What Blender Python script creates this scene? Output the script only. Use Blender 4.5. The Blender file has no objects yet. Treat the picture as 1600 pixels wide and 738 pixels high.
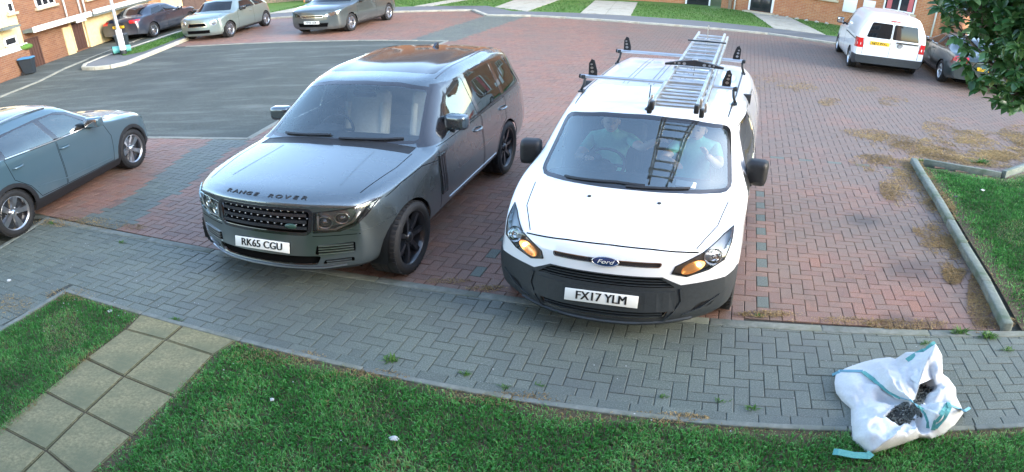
import bpy, bmesh, math, random
import numpy as np
from mathutils import Vector, Matrix
from mathutils.bvhtree import BVHTree
rnd = random.Random(7)
R = math.radians
PI = math.pi
SC = bpy.context.scene
COL = SC.collection

# ------------------------------------------------------------------ camera
# wide security camera on a house wall; its picture is squeezed sideways, so the lens is a cylindrical one
CAM_A, CAM_B, CAM_K, CAM_P, CAM_H = 1173.1, 934.4, .102, R(22.48), 3.42
cam = bpy.data.cameras.new('camera')
cam_o = bpy.data.objects.new('camera', cam)
COL.objects.link(cam_o)
SC.camera = cam_o
cam.type = 'PANO'
cam.panorama_type = 'CENTRAL_CYLINDRICAL'
cam.central_cylindrical_range_u_min = -800 / CAM_A
cam.central_cylindrical_range_u_max = 800 / CAM_A
cam.central_cylindrical_range_v_min = -CAM_K - 369 / CAM_B
cam.central_cylindrical_range_v_max = -CAM_K + 369 / CAM_B
cam.central_cylindrical_radius = 1
cam.clip_start = .05
cam.clip_end = 2000
cam_o.matrix_world = Matrix.Translation((0, 0, CAM_H)) @ Matrix.Rotation(PI / 2 - CAM_P, 4, 'X') @ Matrix.Rotation(R(-.23), 4, 'Z')

# ------------------------------------------------------------------ sky, sun, exposure
SUN_EL, SUN_AZ = R(25), R(120)       # soft evening light from the right
world = bpy.data.worlds.new('World')
SC.world = world
world.use_nodes = True
wn = world.node_tree
bg = wn.nodes['Background']
sky = wn.nodes.new('ShaderNodeTexSky')
sky.sky_type = 'NISHITA'
sky.sun_disc = False
sky.sun_elevation = SUN_EL
sky.sun_rotation = SUN_AZ
sky.air_density = 1.0
sky.dust_density = 0.7
sky.ozone_density = 0.0
wn.links.new(sky.outputs[0], bg.inputs[0])
bg.inputs[1].default_value = .15
sun = bpy.data.lights.new('sun', 'SUN')
sun.energy = .5
sun.angle = R(30)
sun.color = (1, .99, .97)
sun_o = bpy.data.objects.new('sun', sun)
COL.objects.link(sun_o)
sd = Vector((math.sin(SUN_AZ) * math.cos(SUN_EL), math.cos(SUN_AZ) * math.cos(SUN_EL), math.sin(SUN_EL)))
sun_o.rotation_euler = sd.to_track_quat('Z', 'Y').to_euler()
SC.view_settings.view_transform = 'Standard'
SC.view_settings.look = 'None'
SC.view_settings.gamma = 1
SC.view_settings.exposure = 2.75
SC.cycles.max_bounces = 8
SC.cycles.transparent_max_bounces = 24
SC.cycles.use_denoising = True
SC.cycles.caustics_reflective = False
SC.cycles.caustics_refractive = False


def at(px, py, z=0):
    """ground-plan point (at height z) that the security camera sees at a place of its picture"""
    lon = (px - 800) / CAM_A
    x, d, y = math.sin(lon), math.cos(lon), (py - 369) / CAM_B + CAM_K
    c, s = math.cos(R(.23)), math.sin(R(.23))
    x, y = c * x - s * y, s * x + c * y
    Y = d * math.cos(CAM_P) - y * math.sin(CAM_P)
    Z = -d * math.sin(CAM_P) - y * math.cos(CAM_P)
    k = (z - CAM_H) / Z
    return Vector((x * k, Y * k, z))


# ------------------------------------------------------------------ materials
class NT:
    def __init__(s, name):
        s.m = bpy.data.materials.new(name)
        s.m.use_nodes = True
        s.t = s.m.node_tree
        s.t.nodes.clear()
        s.out = s.n('OutputMaterial')

    def n(s, kind, **kw):
        nd = s.t.nodes.new('ShaderNode' + kind)
        for k, v in kw.items():
            if k.startswith('i_'):
                key = k[2:]
                key = int(key) if key.isdigit() else key.replace('_', ' ')
                sock = nd.inputs[key]
                if hasattr(v, 'is_output'):
                    s.t.links.new(v, sock)
                elif isinstance(v, tuple) and len(v) == 3 and sock.type == 'RGBA':
                    sock.default_value = (*v, 1)
                else:
                    sock.default_value = v
            else:
                setattr(nd, k, v)
        return nd

    def link(s, a, b):
        s.t.links.new(a, b)

    def noise(s, scale, detail=4, rough=.55, vec=None, dist=0):
        nd = s.n('TexNoise', i_Scale=scale, i_Detail=detail, i_Roughness=rough, i_Distortion=dist)
        s.link(vec if vec else s.coord(), nd.inputs['Vector'])
        return nd.outputs['Fac']

    def coord(s, kind='Object'):
        if not hasattr(s, '_c'):
            s._c = s.n('TexCoord')
            s._g = s.n('NewGeometry')
        return s._g.outputs['Position'] if kind == 'World' else s._c.outputs[kind]

    def ramp(s, fac, stops, interp='LINEAR'):
        nd = s.n('ValToRGB', i_Fac=fac)
        cr = nd.color_ramp
        cr.interpolation = interp
        while len(cr.elements) < len(stops):
            cr.elements.new(.5)
        for e, (p, c) in zip(cr.elements, stops):
            e.position = p
            e.color = (*c, 1) if isinstance(c, tuple) else (c, c, c, 1)
        return nd.outputs['Color']

    def mix(s, fac, a, b, blend='MIX'):
        nd = s.n('Mix', data_type='RGBA', blend_type=blend)
        for v, k in ((fac, 0), (a, 6), (b, 7)):
            if hasattr(v, 'is_output'):
                s.link(v, nd.inputs[k])
            else:
                nd.inputs[k].default_value = (*v, 1) if isinstance(v, tuple) else v
        return nd.outputs[2]

    def math(s, op, a, b=0, c=0):
        nd = s.n('Math', operation=op)
        for i, v in enumerate((a, b, c)):
            if hasattr(v, 'is_output'):
                s.link(v, nd.inputs[i])
            else:
                nd.inputs[i].default_value = v
        return nd.outputs[0]

    def bump(s, h, strength=.3, dist=.01):
        return s.n('Bump', i_Strength=strength, i_Distance=dist, i_Height=h).outputs[0]

    def pbr(s, col, rough=.5, metal=0., normal=None, coat=0., spec=None, emit=None, estr=0., sheen=0., trans=None, sss=None):
        b = s.n('BsdfPrincipled')
        for k, v in (('Base Color', col), ('Roughness', rough), ('Metallic', metal), ('Coat Weight', coat)):
            if hasattr(v, 'is_output'):
                s.link(v, b.inputs[k])
            else:
                b.inputs[k].default_value = (*v, 1) if isinstance(v, tuple) else v
        b.inputs['Coat Roughness'].default_value = .04
        if spec is not None:
            b.inputs['Specular IOR Level'].default_value = spec
        if normal:
            s.link(normal, b.inputs['Normal'])
        if emit:
            b.inputs['Emission Color'].default_value = (*emit, 1)
            b.inputs['Emission Strength'].default_value = estr
        if sheen:
            b.inputs['Sheen Weight'].default_value = sheen
        s.link(b.outputs[0], s.out.inputs[0])
        s.b = b
        return s.m


M = {}


def plain(name, col, rough=.5, metal=0., coat=0., **kw):
    M[name] = NT(name).pbr(col, rough, metal, coat=coat, **kw)
    return M[name]


def grained(name, c1, c2, scale=30, rough=.6, metal=0., bump=.15, coat=0., dirt=None, bd=.004, detail=6):
    t = NT(name)
    n = t.noise(scale, detail)
    col = t.ramp(n, [(.3, c1), (.7, c2)])
    if dirt:
        d = t.noise(dirt[1], 5, .65)
        col = t.mix(t.ramp(d, [(dirt[2], 0.), (dirt[3], 1.)]), col, dirt[0])
    M[name] = t.pbr(col, rough, metal, t.bump(t.noise(scale * 4, 4), bump, bd) if bump else None, coat)
    return M[name]


def paint(name, col, metal=.5, flake=.05, rough=.32):
    """lacquered car paint with road film low down and a faint orange peel"""
    t = NT(name)
    n = t.noise(3.5, 2, .5)
    dusty = tuple(c * .7 + .09 for c in col)
    z = t.n('SeparateXYZ', i_0=t.coord()).outputs[2]
    low = t.math('MULTIPLY', t.ramp(z, [(.25, 1.), (.75, 0.)]), t.ramp(n, [(.35, .25), (.75, .8)]))
    film = t.math('ADD', t.math('MULTIPLY', t.ramp(n, [(.4, 0.), (.8, 1.)]), .03), low)
    c = t.mix(film, col, dusty)
    r = t.math('ADD', rough, t.math('MULTIPLY', film, .3))
    M[name] = t.pbr(c, r, metal, None, coat=1.)
    t.b.inputs['Coat Roughness'].default_value = .03
    return M[name]


def glass(name, tint, ior=1.6, dirt=.03, gloss=1.):
    """one thin pane: clear or tinted, with a mirror sheen that grows towards grazing angles and a dust film"""
    t = NT(name)
    tr = t.n('BsdfTransparent', i_Color=tint)
    gl = t.n('BsdfGlossy', i_Color=(gloss * .88, gloss, gloss), i_Roughness=.015)
    fr = t.n('Fresnel', i_IOR=ior)
    mx = t.n('MixShader', i_0=fr.outputs[0])
    t.link(tr.outputs[0], mx.inputs[1])
    t.link(gl.outputs[0], mx.inputs[2])
    df = t.n('BsdfDiffuse', i_Color=(.6, .62, .62))
    m2 = t.n('MixShader', i_0=t.math('MULTIPLY', t.ramp(t.noise(9, 5), [(.35, .4), (.75, 1.)]), dirt))
    t.link(mx.outputs[0], m2.inputs[1])
    t.link(df.outputs[0], m2.inputs[2])
    t.link(m2.outputs[0], t.out.inputs[0])
    M[name] = t.m
    return t.m


paint('paint_grey', (.145, .175, .185), .85, rough=.27)
paint('paint_white', (.80, .81, .80), 0., rough=.4)
paint('paint_blue_grey', (.068, .125, .155), .4)
paint('paint_white_caddy', (.78, .79, .78), 0., rough=.4)
paint('paint_green_grey', (.026, .042, .040), .5)
paint('paint_silver_green', (.22, .275, .26), .6)
paint('paint_dark_grey', (.06, .075, .076), .35)
paint('paint_navy', (.008, .014, .028), 0.)
plain('gloss_black', (.012, .012, .014), .12, coat=1.)
plain('piano', (.02, .021, .024), .2, coat=.6)
grained('black_plastic', (.009, .010, .011), (.016, .017, .019), 60, .5, bump=.1)
grained('grey_plastic', (.018, .023, .026), (.027, .033, .037), 40, .5, bump=.12)
grained('rubber', (.008, .0085, .009), (.016, .016, .016), 40, .75, bump=.2)
plain('gap', (.002, .002, .002), .9, spec=.1)
plain('chrome', (.75, .75, .76), .12, 1.)
plain('rib_shade_line', (.22, .23, .235), .5)  # grey for shade lines painted beside the van's roof ribs
plain('satin_silver', (.55, .56, .57), .32, 1.)
grained('alloy', (.50, .51, .52), (.62, .63, .64), 20, .3, 1., bump=.02)
plain('alloy_black', (.016, .018, .021), .32, .4, coat=.5)
plain('disc', (.25, .24, .23), .4, 1.)
glass('windscreen', (.90, .97, .97), 2.5, .03)
glass('windscreen_clear', (.93, .98, .98), 2.05, .03)
glass('side_glass', (.5, .56, .56), 2.2, .03)
glass('privacy_glass', (.05, .055, .06), 1.75, .02)
plain('dark_glass', (.010, .013, .016), .04, spec=.6)
plain('sunroof_glass', (.012, .014, .017), .10, spec=.9)
glass('lamp_cover', (.93, .94, .94), 1.5, .02)
plain('lamp_bowl', (.42, .44, .46), .25, .85)
plain('lamp_dark', (.03, .032, .036), .25, .3)
plain('reflector', (.8, .8, .8), .12, 1.)
plain('lamp_silver', (.42, .44, .46), .4, .35)
plain('drl_white', (.85, .87, .88), .3)
plain('amber', (.72, .46, .24), .3, .5, emit=(1., .45, .15), estr=.03)
plain('bulb', (1, .8, .5), .3, emit=(1., .72, .38), estr=1.6)
plain('red_lamp', (.5, .012, .014), .12, coat=1.)
plain('plate_white', (.78, .78, .72), .45)
plain('plate_yellow', (.80, .48, .02), .45)
plain('plate_text', (.008, .008, .008), .5)
plain('badge_blue', (.01, .03, .10), .2, coat=1.)
plain('badge_green', (.03, .07, .055), .3)
grained('cream_leather', (.70, .64, .53), (.78, .72, .61), 30, .5, bump=.1)
grained('dark_trim', (.03, .032, .036), (.05, .052, .056), 40, .7, bump=.1)
grained('seat_cloth', (.035, .04, .05), (.07, .075, .085), 120, .9, bump=.2)
grained('headliner', (.45, .45, .43), (.5, .5, .48), 90, .9)


# ------------------------------------------------------------------ mesh helpers
def finish(o, parent=None, loc=None, rot=None):
    COL.objects.link(o)
    if parent is not None:
        o.parent = parent
    if loc is not None:
        o.location = loc
    if rot is not None:
        o.rotation_euler = rot
    return o


def tag(o, label=None, cat=None, group=None, kind=None):
    for k, v in (('label', label), ('category', cat), ('group', group), ('kind', kind)):
        if v:
            o[k] = v
    return o


def thing(name, label, cat, loc=(0, 0, 0), rz=0., group=None):
    o = bpy.data.objects.new(name, None)
    o.empty_display_size = .2
    finish(o, None, loc, (0, 0, rz))
    return tag(o, label, cat, group)


class MB:
    """collects simple solids; build() links them as one mesh object"""

    def __init__(s):
        s.v, s.f, s.sm = [], [], []

    def add(s, vs, fs, smooth=False, mtx=None):
        b = len(s.v)
        if mtx is not None:
            vs = [mtx @ Vector(v) for v in vs]
        s.v += [tuple(v) for v in vs]
        s.f += [tuple(i + b for i in f) for f in fs]
        s.sm += [smooth] * len(fs)
        return s

    def box(s, c, size, rz=0, bev=0, mtx=None):
        hx, hy, hz = size[0] / 2, size[1] / 2, size[2] / 2
        m = Matrix.Translation(c) @ Matrix.Rotation(rz, 4, 'Z')
        if mtx is not None:
            m = mtx @ m
        if bev <= 0:
            vs = [(x, y, z) for z in (-hz, hz) for x, y in ((-hx, -hy), (hx, -hy), (hx, hy), (-hx, hy))]
            fs = [(3, 2, 1, 0), (4, 5, 6, 7), (0, 1, 5, 4), (1, 2, 6, 5), (2, 3, 7, 6), (3, 0, 4, 7)]
            return s.add(vs, fs, False, m)
        bm = bmesh.new()
        bmesh.ops.create_cube(bm, size=1, matrix=Matrix.Diagonal((*size, 1)))
        bmesh.ops.bevel(bm, geom=bm.edges[:], offset=bev, segments=2, affect='EDGES', profile=.5)
        return s.bm(bm, m, True)

    def bm(s, bm, m=None, smooth=True, free=True):
        bm.verts.index_update()
        s.add([v.co.copy() for v in bm.verts], [tuple(v.index for v in f.verts) for f in bm.faces], smooth, m)
        if free:
            bm.free()
        return s

    def lathe(s, prof, n=24, mtx=None, smooth=True, close=False, ang=2 * PI):
        """profile (r, h) turned about z"""
        full = abs(ang - 2 * PI) < 1e-6
        k = n if full else n + 1
        vs = [(r * math.cos(ang * i / n), r * math.sin(ang * i / n), h) for i in range(k) for r, h in prof]
        p = len(prof)
        fs = []
        for i in range(n):
            j = (i + 1) % k
            for q in range(p if close else p - 1):
                q2 = (q + 1) % p
                fs.append((i * p + q, j * p + q, j * p + q2, i * p + q2))
        return s.add(vs, fs, smooth, mtx)

    def cyl(s, a, b, r, n=12, r2=None, smooth=True, caps=True):
        a, b = Vector(a), Vector(b)
        d = b - a
        m = Matrix.Translation(a) @ d.to_track_quat('Z', 'Y').to_matrix().to_4x4()
        L = d.length
        r2 = r if r2 is None else r2
        prof = [(r, 0), (r2, L)]
        s.lathe(prof, n, m, smooth)
        if caps:
            for h, rr, fl in ((0, r, 1), (L, r2, 0)):
                vs = [(rr * math.cos(2 * PI * i / n), rr * math.sin(2 * PI * i / n), h) for i in range(n)]
                f = tuple(range(n))
                s.add(vs, [f[::-1] if fl else f], False, m)
        return s

    def tube(s, pts, r, n=8, closed=False, caps=True):
        """r a number or a list of radii"""
        P = [Vector(p) for p in pts]
        k = len(P)
        rs = r if isinstance(r, (list, tuple)) else [r] * k
        up = Vector((0, 0, 1))
        vs = []
        prev = None
        for i in range(k):
            a = P[(i - 1) % k] if (closed or i > 0) else P[i]
            b = P[(i + 1) % k] if (closed or i < k - 1) else P[i]
            t = (b - a).normalized()
            if prev is None:
                u = up.cross(t)
                if u.length < .05:
                    u = Vector((1, 0, 0)).cross(t)
            else:
                u = prev - t * prev.dot(t)
            u.normalize()
            prev = u
            w = t.cross(u)
            vs += [P[i] + (u * math.cos(2 * PI * q / n) + w * math.sin(2 * PI * q / n)) * rs[i] for q in range(n)]
        fs = []
        for i in range(k if closed else k - 1):
            j = (i + 1) % k
            for q in range(n):
                q2 = (q + 1) % n
                fs.append((i * n + q, i * n + q2, j * n + q2, j * n + q))
        if caps and not closed:
            fs += [tuple(range(n))[::-1], tuple((k - 1) * n + q for q in range(n))]
        return s.add(vs, fs, True)

    def prism(s, poly, h, mtx=None, smooth=False):
        """2-D polygon (x, y) extruded 0..h in z"""
        n = len(poly)
        vs = [(x, y, 0) for x, y in poly] + [(x, y, h) for x, y in poly]
        fs = [tuple(range(n))[::-1], tuple(range(n, 2 * n))] + [(i, (i + 1) % n, n + (i + 1) % n, n + i) for i in range(n)]
        return s.add(vs, fs, smooth, mtx)

    def ball(s, c, r, n=12, mtx=None):
        bm = bmesh.new()
        bmesh.ops.create_uvsphere(bm, u_segments=n, v_segments=max(6, n // 2 + 2), radius=1)
        rr = r if isinstance(r, (tuple, list)) else (r, r, r)
        m = Matrix.Translation(c) @ Matrix.Diagonal((*rr, 1))
        return s.bm(bm, (mtx @ m) if mtx is not None else m, True)

    def mesh(s, name, mat):
        me = bpy.data.meshes.new(name)
        me.from_pydata(s.v, [], s.f)
        me.polygons.foreach_set('use_smooth', s.sm)
        mats = mat if isinstance(mat, (list, tuple)) else [mat]
        for m in mats:
            me.materials.append(M[m])
        return me

    def build(s, name, mat, parent=None, loc=None, rot=None, fix=True):
        me = s.mesh(name, mat)
        if fix:
            bm = bmesh.new()
            bm.from_mesh(me)
            bmesh.ops.recalc_face_normals(bm, faces=bm.faces)
            bm.to_mesh(me)
            bm.free()
        return finish(bpy.data.objects.new(name, me), parent, loc, rot)


def inst(name, me, parent=None, loc=None, rot=None):
    return finish(bpy.data.objects.new(name, me), parent, loc, rot)


_tc = {}


def text_mb(txt, size, thick=.002, squash=1., align='CENTER', shear=0., bold=0.):
    """lettering as a solid in the x-z plane facing -y, centred at the origin"""
    cu = bpy.data.curves.new('lettering', 'FONT')
    cu.body = txt
    cu.size = size
    cu.extrude = thick / 2
    cu.align_x = align
    cu.align_y = 'CENTER'
    cu.shear = shear
    cu.offset = bold
    cu.resolution_u = 3
    o = bpy.data.objects.new('lettering', cu)
    COL.objects.link(o)
    dg = bpy.context.evaluated_depsgraph_get()
    dg.update()
    me = o.evaluated_get(dg).to_mesh()
    mb = MB()
    mb.add([(v.co.x * squash, -v.co.z, v.co.y) for v in me.vertices], [tuple(p.vertices) for p in me.polygons])
    o.evaluated_get(dg).to_mesh_clear()
    bpy.data.objects.remove(o)
    bpy.data.curves.remove(cu)
    return mb


def in_poly(x, y, poly):
    c = False
    j = len(poly) - 1
    for i in range(len(poly)):
        xi, yi = poly[i]
        xj, yj = poly[j]
        if (yi > y) != (yj > y) and x < (xj - xi) * (y - yi) / (yj - yi) + xi:
            c = not c
        j = i
    return c


# ------------------------------------------------------------------ vehicle bodies
# local frame of a vehicle: x to its left, y from nose to tail, z up
def pchip(t, P, tn):
    """monotone cubic through P (n, m) at t, sampled at tn"""
    t = np.asarray(t, float)
    h = np.diff(t)
    d = np.diff(P, axis=0) / h[:, None]
    m = np.zeros_like(P)
    m[0], m[-1] = d[0], d[-1]
    for i in range(1, len(t) - 1):
        a, b = d[i - 1], d[i]
        w1, w2 = 2 * h[i] + h[i - 1], h[i] + 2 * h[i - 1]
        with np.errstate(divide='ignore', invalid='ignore'):
            hm = (w1 + w2) / (w1 / a + w2 / b)
        m[i] = np.where(a * b > 0, hm, 0)
    out = []
    for x in tn:
        i = min(max(np.searchsorted(t, x) - 1, 0), len(h) - 1)
        s = (x - t[i]) / h[i]
        s2, s3 = s * s, s ** 3
        out.append((2 * s3 - 3 * s2 + 1) * P[i] + (s3 - 2 * s2 + s) * h[i] * m[i] + (-2 * s3 + 3 * s2) * P[i + 1] + (s3 - s2) * h[i] * m[i + 1])
    return np.array(out)


def section(y, zs, xs, zw, xw, zb, xb, zr, xr, zt, dyr=0., dyc=0., bul=.02):
    """half cross-section: sill, flank, waist, belt, rail, roof centre"""
    P = [(xs, y, zs), (xs + (xw - xs) * .8, y, zs + (zw - zs) * .35), (xw, y, zw), (xw + (xb - xw) * .5, y, zw + (zb - zw) * .6),
         (xb, y, zb), ((xb + xr) / 2 + bul, y + dyr * .5, (zb + zr) / 2), (xr, y + dyr, zr),
         (xr * .56, y + dyr + (dyc - dyr) * .75, zr + (zt - zr) * .78), (0, y + dyc, zt)]
    return P


class Body:
    def __init__(s, stations, front=.3, rear=.1, sub=4, vsub=4, fprof=None, rprof=None, tens=.5):
        C = np.array([section(*q) for q in stations], float)      # ns, 9, 3
        ns, npt, _ = C.shape
        # along the ring: cardinal spline, mirrored at the centre line
        def ring(row):
            g0 = 2 * row[0] - row[1]
            g1 = row[-2] * np.array([-1, 1, 1])
            Q = np.vstack([g0, row, g1])
            o = []
            for i in range(1, npt):
                p0, p1, p2, p3 = Q[i - 1], Q[i], Q[i + 1], Q[i + 2]
                m1, m2 = tens * (p2 - p0), tens * (p3 - p1)
                L = np.linalg.norm(p2 - p1)
                for m in (m1, m2):
                    ln = np.linalg.norm(m)
                    if ln > L * 1.15:
                        m *= L * 1.15 / ln
                for k in range(sub):
                    t = k / sub
                    o.append((2 * t ** 3 - 3 * t * t + 1) * p1 + (t ** 3 - 2 * t * t + t) * m1 + (-2 * t ** 3 + 3 * t * t) * p2 + (t ** 3 - t * t) * m2)
            o.append(row[-1])
            return np.array(o)
        D = np.array([ring(r) for r in C])                       # ns, nr, 3
        nr = D.shape[1]
        ty = C[:, 4, 1].copy()
        tn = []
        for i in range(ns - 1):
            k = max(2, min(vsub * 2, int(round((ty[i + 1] - ty[i]) / .45 * vsub))))
            tn += list(np.linspace(ty[i], ty[i + 1], k, endpoint=False))
        tn.append(ty[-1])
        G = pchip(ty, D.reshape(ns, -1), tn).reshape(len(tn), nr, 3)
        bm = bmesh.new()
        full = []
        for row in G:
            half = [bm.verts.new(p) for p in row]
            left = [bm.verts.new((-p[0], p[1], p[2])) for p in row[:-1]]
            full.append(left + half[::-1])                        # x<0 bottom .. top .. x>0 bottom
        for a, b in zip(full[:-1], full[1:]):
            for i in range(len(a) - 1):
                bm.faces.new((a[i], a[i + 1], b[i + 1], b[i]))
        for end, bul, prof in ((0, front, fprof), (-1, rear, rprof)):
            row = G[end]
            c = 4 * sub
            side, top = row[:c + 1], row[c:]
            n = len(top) - 1
            sg = -1 if end == 0 else 1
            cols = 2 * n
            T = [np.array((-p[0], p[1], p[2])) for p in top[:-1]] + [p for p in top[::-1]]
            grid = []
            B0 = side[0]
            for j in range(c + 1):
                v = j / c
                rw = []
                for i in range(cols + 1):
                    u = i / cols
                    xt = T[i][0] / max(T[-1][0], 1e-6)
                    t = xt
                    Lp = np.array((-side[j][0], side[j][1], side[j][2]))
                    Rp = side[j]
                    bot = np.array((t * B0[0], B0[1] + sg * bul * (1 - abs(t) ** 2.4), B0[2]))
                    w = (t + 1) / 2
                    P = (1 - w) * Lp + w * Rp + (1 - v) * bot + v * T[i]
                    BL, BR = np.array((-B0[0], B0[1], B0[2])), B0
                    P = P - ((1 - w) * (1 - v) * BL + w * (1 - v) * BR + (1 - w) * v * T[0] + w * v * T[-1])
                    if prof:
                        e = np.interp(v, [q[0] for q in prof], [q[1] for q in prof])
                        P[1] += sg * e * (1 - abs(t) ** 3)
                    rw.append(P)
                grid.append(rw)
            V = [[bm.verts.new(p) for p in rw] for rw in grid]
            for j in range(c):
                for i in range(cols):
                    bm.faces.new((V[j][i], V[j][i + 1], V[j + 1][i + 1], V[j + 1][i]))
        bmesh.ops.remove_doubles(bm, verts=bm.verts[:], dist=.0004)
        bmesh.ops.recalc_face_normals(bm, faces=bm.faces[:])
        c0 = max(bm.faces, key=lambda f: f.calc_center_median().z)
        if c0.normal.z < 0:
            bmesh.ops.reverse_faces(bm, faces=bm.faces[:])
        s.bm = bm
        s.reg = bm.faces.layers.int.new('reg')
        bm.normal_update()
        s.bvh = BVHTree.FromBMesh(bm)
        s.names = ['body']

    AX = {'x+': (1, 2, 0, 1), 'x-': (1, 2, 0, -1), 'y': (0, 2, 1, -1), 'yb': (0, 2, 1, 1), 'z': (0, 1, 2, 1)}

    def hit(s, axis, a, b):
        """surface point and outward normal seen along an axis"""
        ia, ib, ic, sg = s.AX[axis]
        o = [0, 0, 0]
        o[ia], o[ib], o[ic] = a, b, sg * 9
        d = [0, 0, 0]
        d[ic] = -sg
        l, n, i, q = s.bvh.ray_cast(Vector(o), Vector(d))
        if l is None:
            return None, None
        if n.dot(Vector(d)) > 0:
            n = -n
        return l, n

    def carve(s, name, poly, axis, lo=None, hi=None, new=True, only=None, nmin=.12):
        """cut the outline of poly (seen along axis) into the shell and give the faces inside it to region name"""
        ia, ib, ic, sg = s.AX[axis]
        if name not in s.names:
            s.names.append(name)
        rid = s.names.index(name)
        bm, reg = s.bm, s.reg
        ax0, ax1 = min(p[0] for p in poly) - .001, max(p[0] for p in poly) + .001
        b0, b1 = min(p[1] for p in poly) - .001, max(p[1] for p in poly) + .001

        def ok(f):
            if f.normal[ic] * sg < nmin:
                return False
            c = f.calc_center_median()
            if axis[0] == 'x' and c[0] * sg < .05:
                return False
            if lo is not None and c[ic] < lo or hi is not None and c[ic] > hi:
                return False
            if only is not None and s.names[f[reg]] not in only:
                return False
            us = [v.co[ia] for v in f.verts]
            if max(us) < ax0 or min(us) > ax1:
                return False
            ws = [v.co[ib] for v in f.verts]
            return not (max(ws) < b0 or min(ws) > b1)
        cand = [f for f in bm.faces if ok(f)]
        n = len(poly)
        for i in range(n):
            p, q = poly[i], poly[(i + 1) % n]
            e = (q[0] - p[0], q[1] - p[1])
            L = math.hypot(*e)
            if L < 1e-6:
                continue
            co = [0, 0, 0]
            co[ia], co[ib] = p
            no = [0, 0, 0]
            no[ia], no[ib] = e[1] / L, -e[0] / L
            lo1, hi1 = min(p[0], q[0]) - .02, max(p[0], q[0]) + .02
            lo2, hi2 = min(p[1], q[1]) - .02, max(p[1], q[1]) + .02
            fs = []
            for f in cand:
                us = [v.co[ia] for v in f.verts]
                ws = [v.co[ib] for v in f.verts]
                if max(us) < lo1 or min(us) > hi1 or max(ws) < lo2 or min(ws) > hi2:
                    continue
                fs.append(f)
            if not fs:
                continue
            geom = list({v for f in fs for v in f.verts}) + list({e for f in fs for e in f.edges}) + fs
            before = set(fs)
            r = bmesh.ops.bisect_plane(bm, geom=geom, dist=1e-5, plane_co=co, plane_no=no)
            newf = [g for g in r['geom'] if isinstance(g, bmesh.types.BMFace)]
            have = set(cand)
            cand += [g for g in newf if g not in have]
            cand = [f for f in cand if f.is_valid]
        k = 0
        for f in cand:
            c = f.calc_center_median()
            if in_poly(c[ia], c[ib], poly) and (only is None or s.names[f[reg]] in only):
                f[reg] = rid
                k += 1
        return k

    def both(s, name, poly, **kw):
        s.carve(name + '|L', poly, 'x+', **kw)
        s.carve(name + '|R', poly, 'x-', **kw)

    def mirror_front(s, name, poly, axis='y', **kw):
        s.carve(name + '|L', poly, axis, **kw)
        s.carve(name + '|R', [(-x, z) for x, z in poly], axis, **kw)

    def part(s, region, name, mat, parent, off=0., rim=.012, smooth=True, solid=None):
        """a region of the shell as a mesh of its own, its edge turned inwards; off moves it along the normals"""
        if region not in s.names:
            return None
        rid = s.names.index(region)
        bm, reg = s.bm, s.reg
        fs = [f for f in bm.faces if f[reg] == rid]
        if not fs:
            return None
        vs = {}
        co, no, faces = [], [], []
        for f in fs:
            idx = []
            for v in f.verts:
                if v not in vs:
                    vs[v] = len(co)
                    co.append(v.co + v.normal * off)
                    no.append(v.normal.copy())
                idx.append(vs[v])
            faces.append(tuple(idx))
        if rim:
            fset = set(fs)
            dup = {}
            for f in fs:
                for lp in f.loops:
                    e = lp.edge
                    if sum(1 for g in e.link_faces if g in fset) == 1:
                        a, b = lp.vert, lp.link_loop_next.vert
                        ids = []
                        for v in (a, b):
                            if v not in dup:
                                dup[v] = len(co)
                                co.append(v.co + v.normal * (off - rim))
                                no.append(v.normal.copy())
                            ids.append(dup[v])
                        faces.append((vs[b], vs[a], ids[0], ids[1]))
        me = bpy.data.meshes.new(name)
        me.from_pydata([tuple(c) for c in co], [], faces)
        me.polygons.foreach_set('use_smooth', [smooth] * len(faces))
        me.materials.append(M[mat])
        if smooth:
            me.normals_split_custom_set_from_vertices([tuple(x) for x in no])
        return finish(bpy.data.objects.new(name, me), parent)

    def pair(s, region, name, mat, parent, **kw):
        return [s.part(region + '|' + q, name, mat, parent, **kw) for q in 'LR']

    def ribbon(s, axis, pts, w, t=.004, off=.001, mb=None, up=None, step=.04, rnd_=False):
        """a flat bar of width w and thickness t laid along pts on the shell"""
        P = []
        for (a, b), (c, d) in zip(pts[:-1], pts[1:]):
            L = math.hypot(c - a, d - b)
            k = max(1, int(L / step))
            P += [(a + (c - a) * i / k, b + (d - b) * i / k) for i in range(k)]
        P.append(pts[-1])
        H = [s.hit(axis, *p) for p in P]
        H = [h for h in H if h[0] is not None]
        mb = mb or MB()
        if len(H) < 2:
            return mb
        vs = []
        for i, (l, n) in enumerate(H):
            a = H[max(i - 1, 0)][0]
            b = H[min(i + 1, len(H) - 1)][0]
            tg = (b - a)
            tg = tg - n * tg.dot(n)
            tg.normalize()
            sd = n.cross(tg)
            for q, h in ((-.5, off), (.5, off), (.5, off + t), (-.5, off + t)):
                vs.append(l + sd * (q * w) + n * h)
        fs = []
        for i in range(len(H) - 1):
            for q in range(4):
                fs.append((i * 4 + q, i * 4 + (q + 1) % 4, i * 4 + 4 + (q + 1) % 4, i * 4 + 4 + q))
        fs += [(0, 1, 2, 3), tuple(len(vs) - 4 + q for q in (3, 2, 1, 0))]
        return mb.add(vs, fs, False)

    def frame(s, axis, a, b, up=Vector((0, 0, 1)), off=0.):
        """placing matrix on the shell: local -y points out of the surface, z up"""
        l, n = s.hit(axis, a, b)
        x = up.cross(-n)
        if axis in ('y',):
            x = Vector((1, 0, 0))
        x = (x - n * x.dot(n)).normalized()
        z = x.cross(-n)
        m = Matrix((x, -n, z)).transposed().to_4x4()
        return Matrix.Translation(l + n * off) @ m


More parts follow.
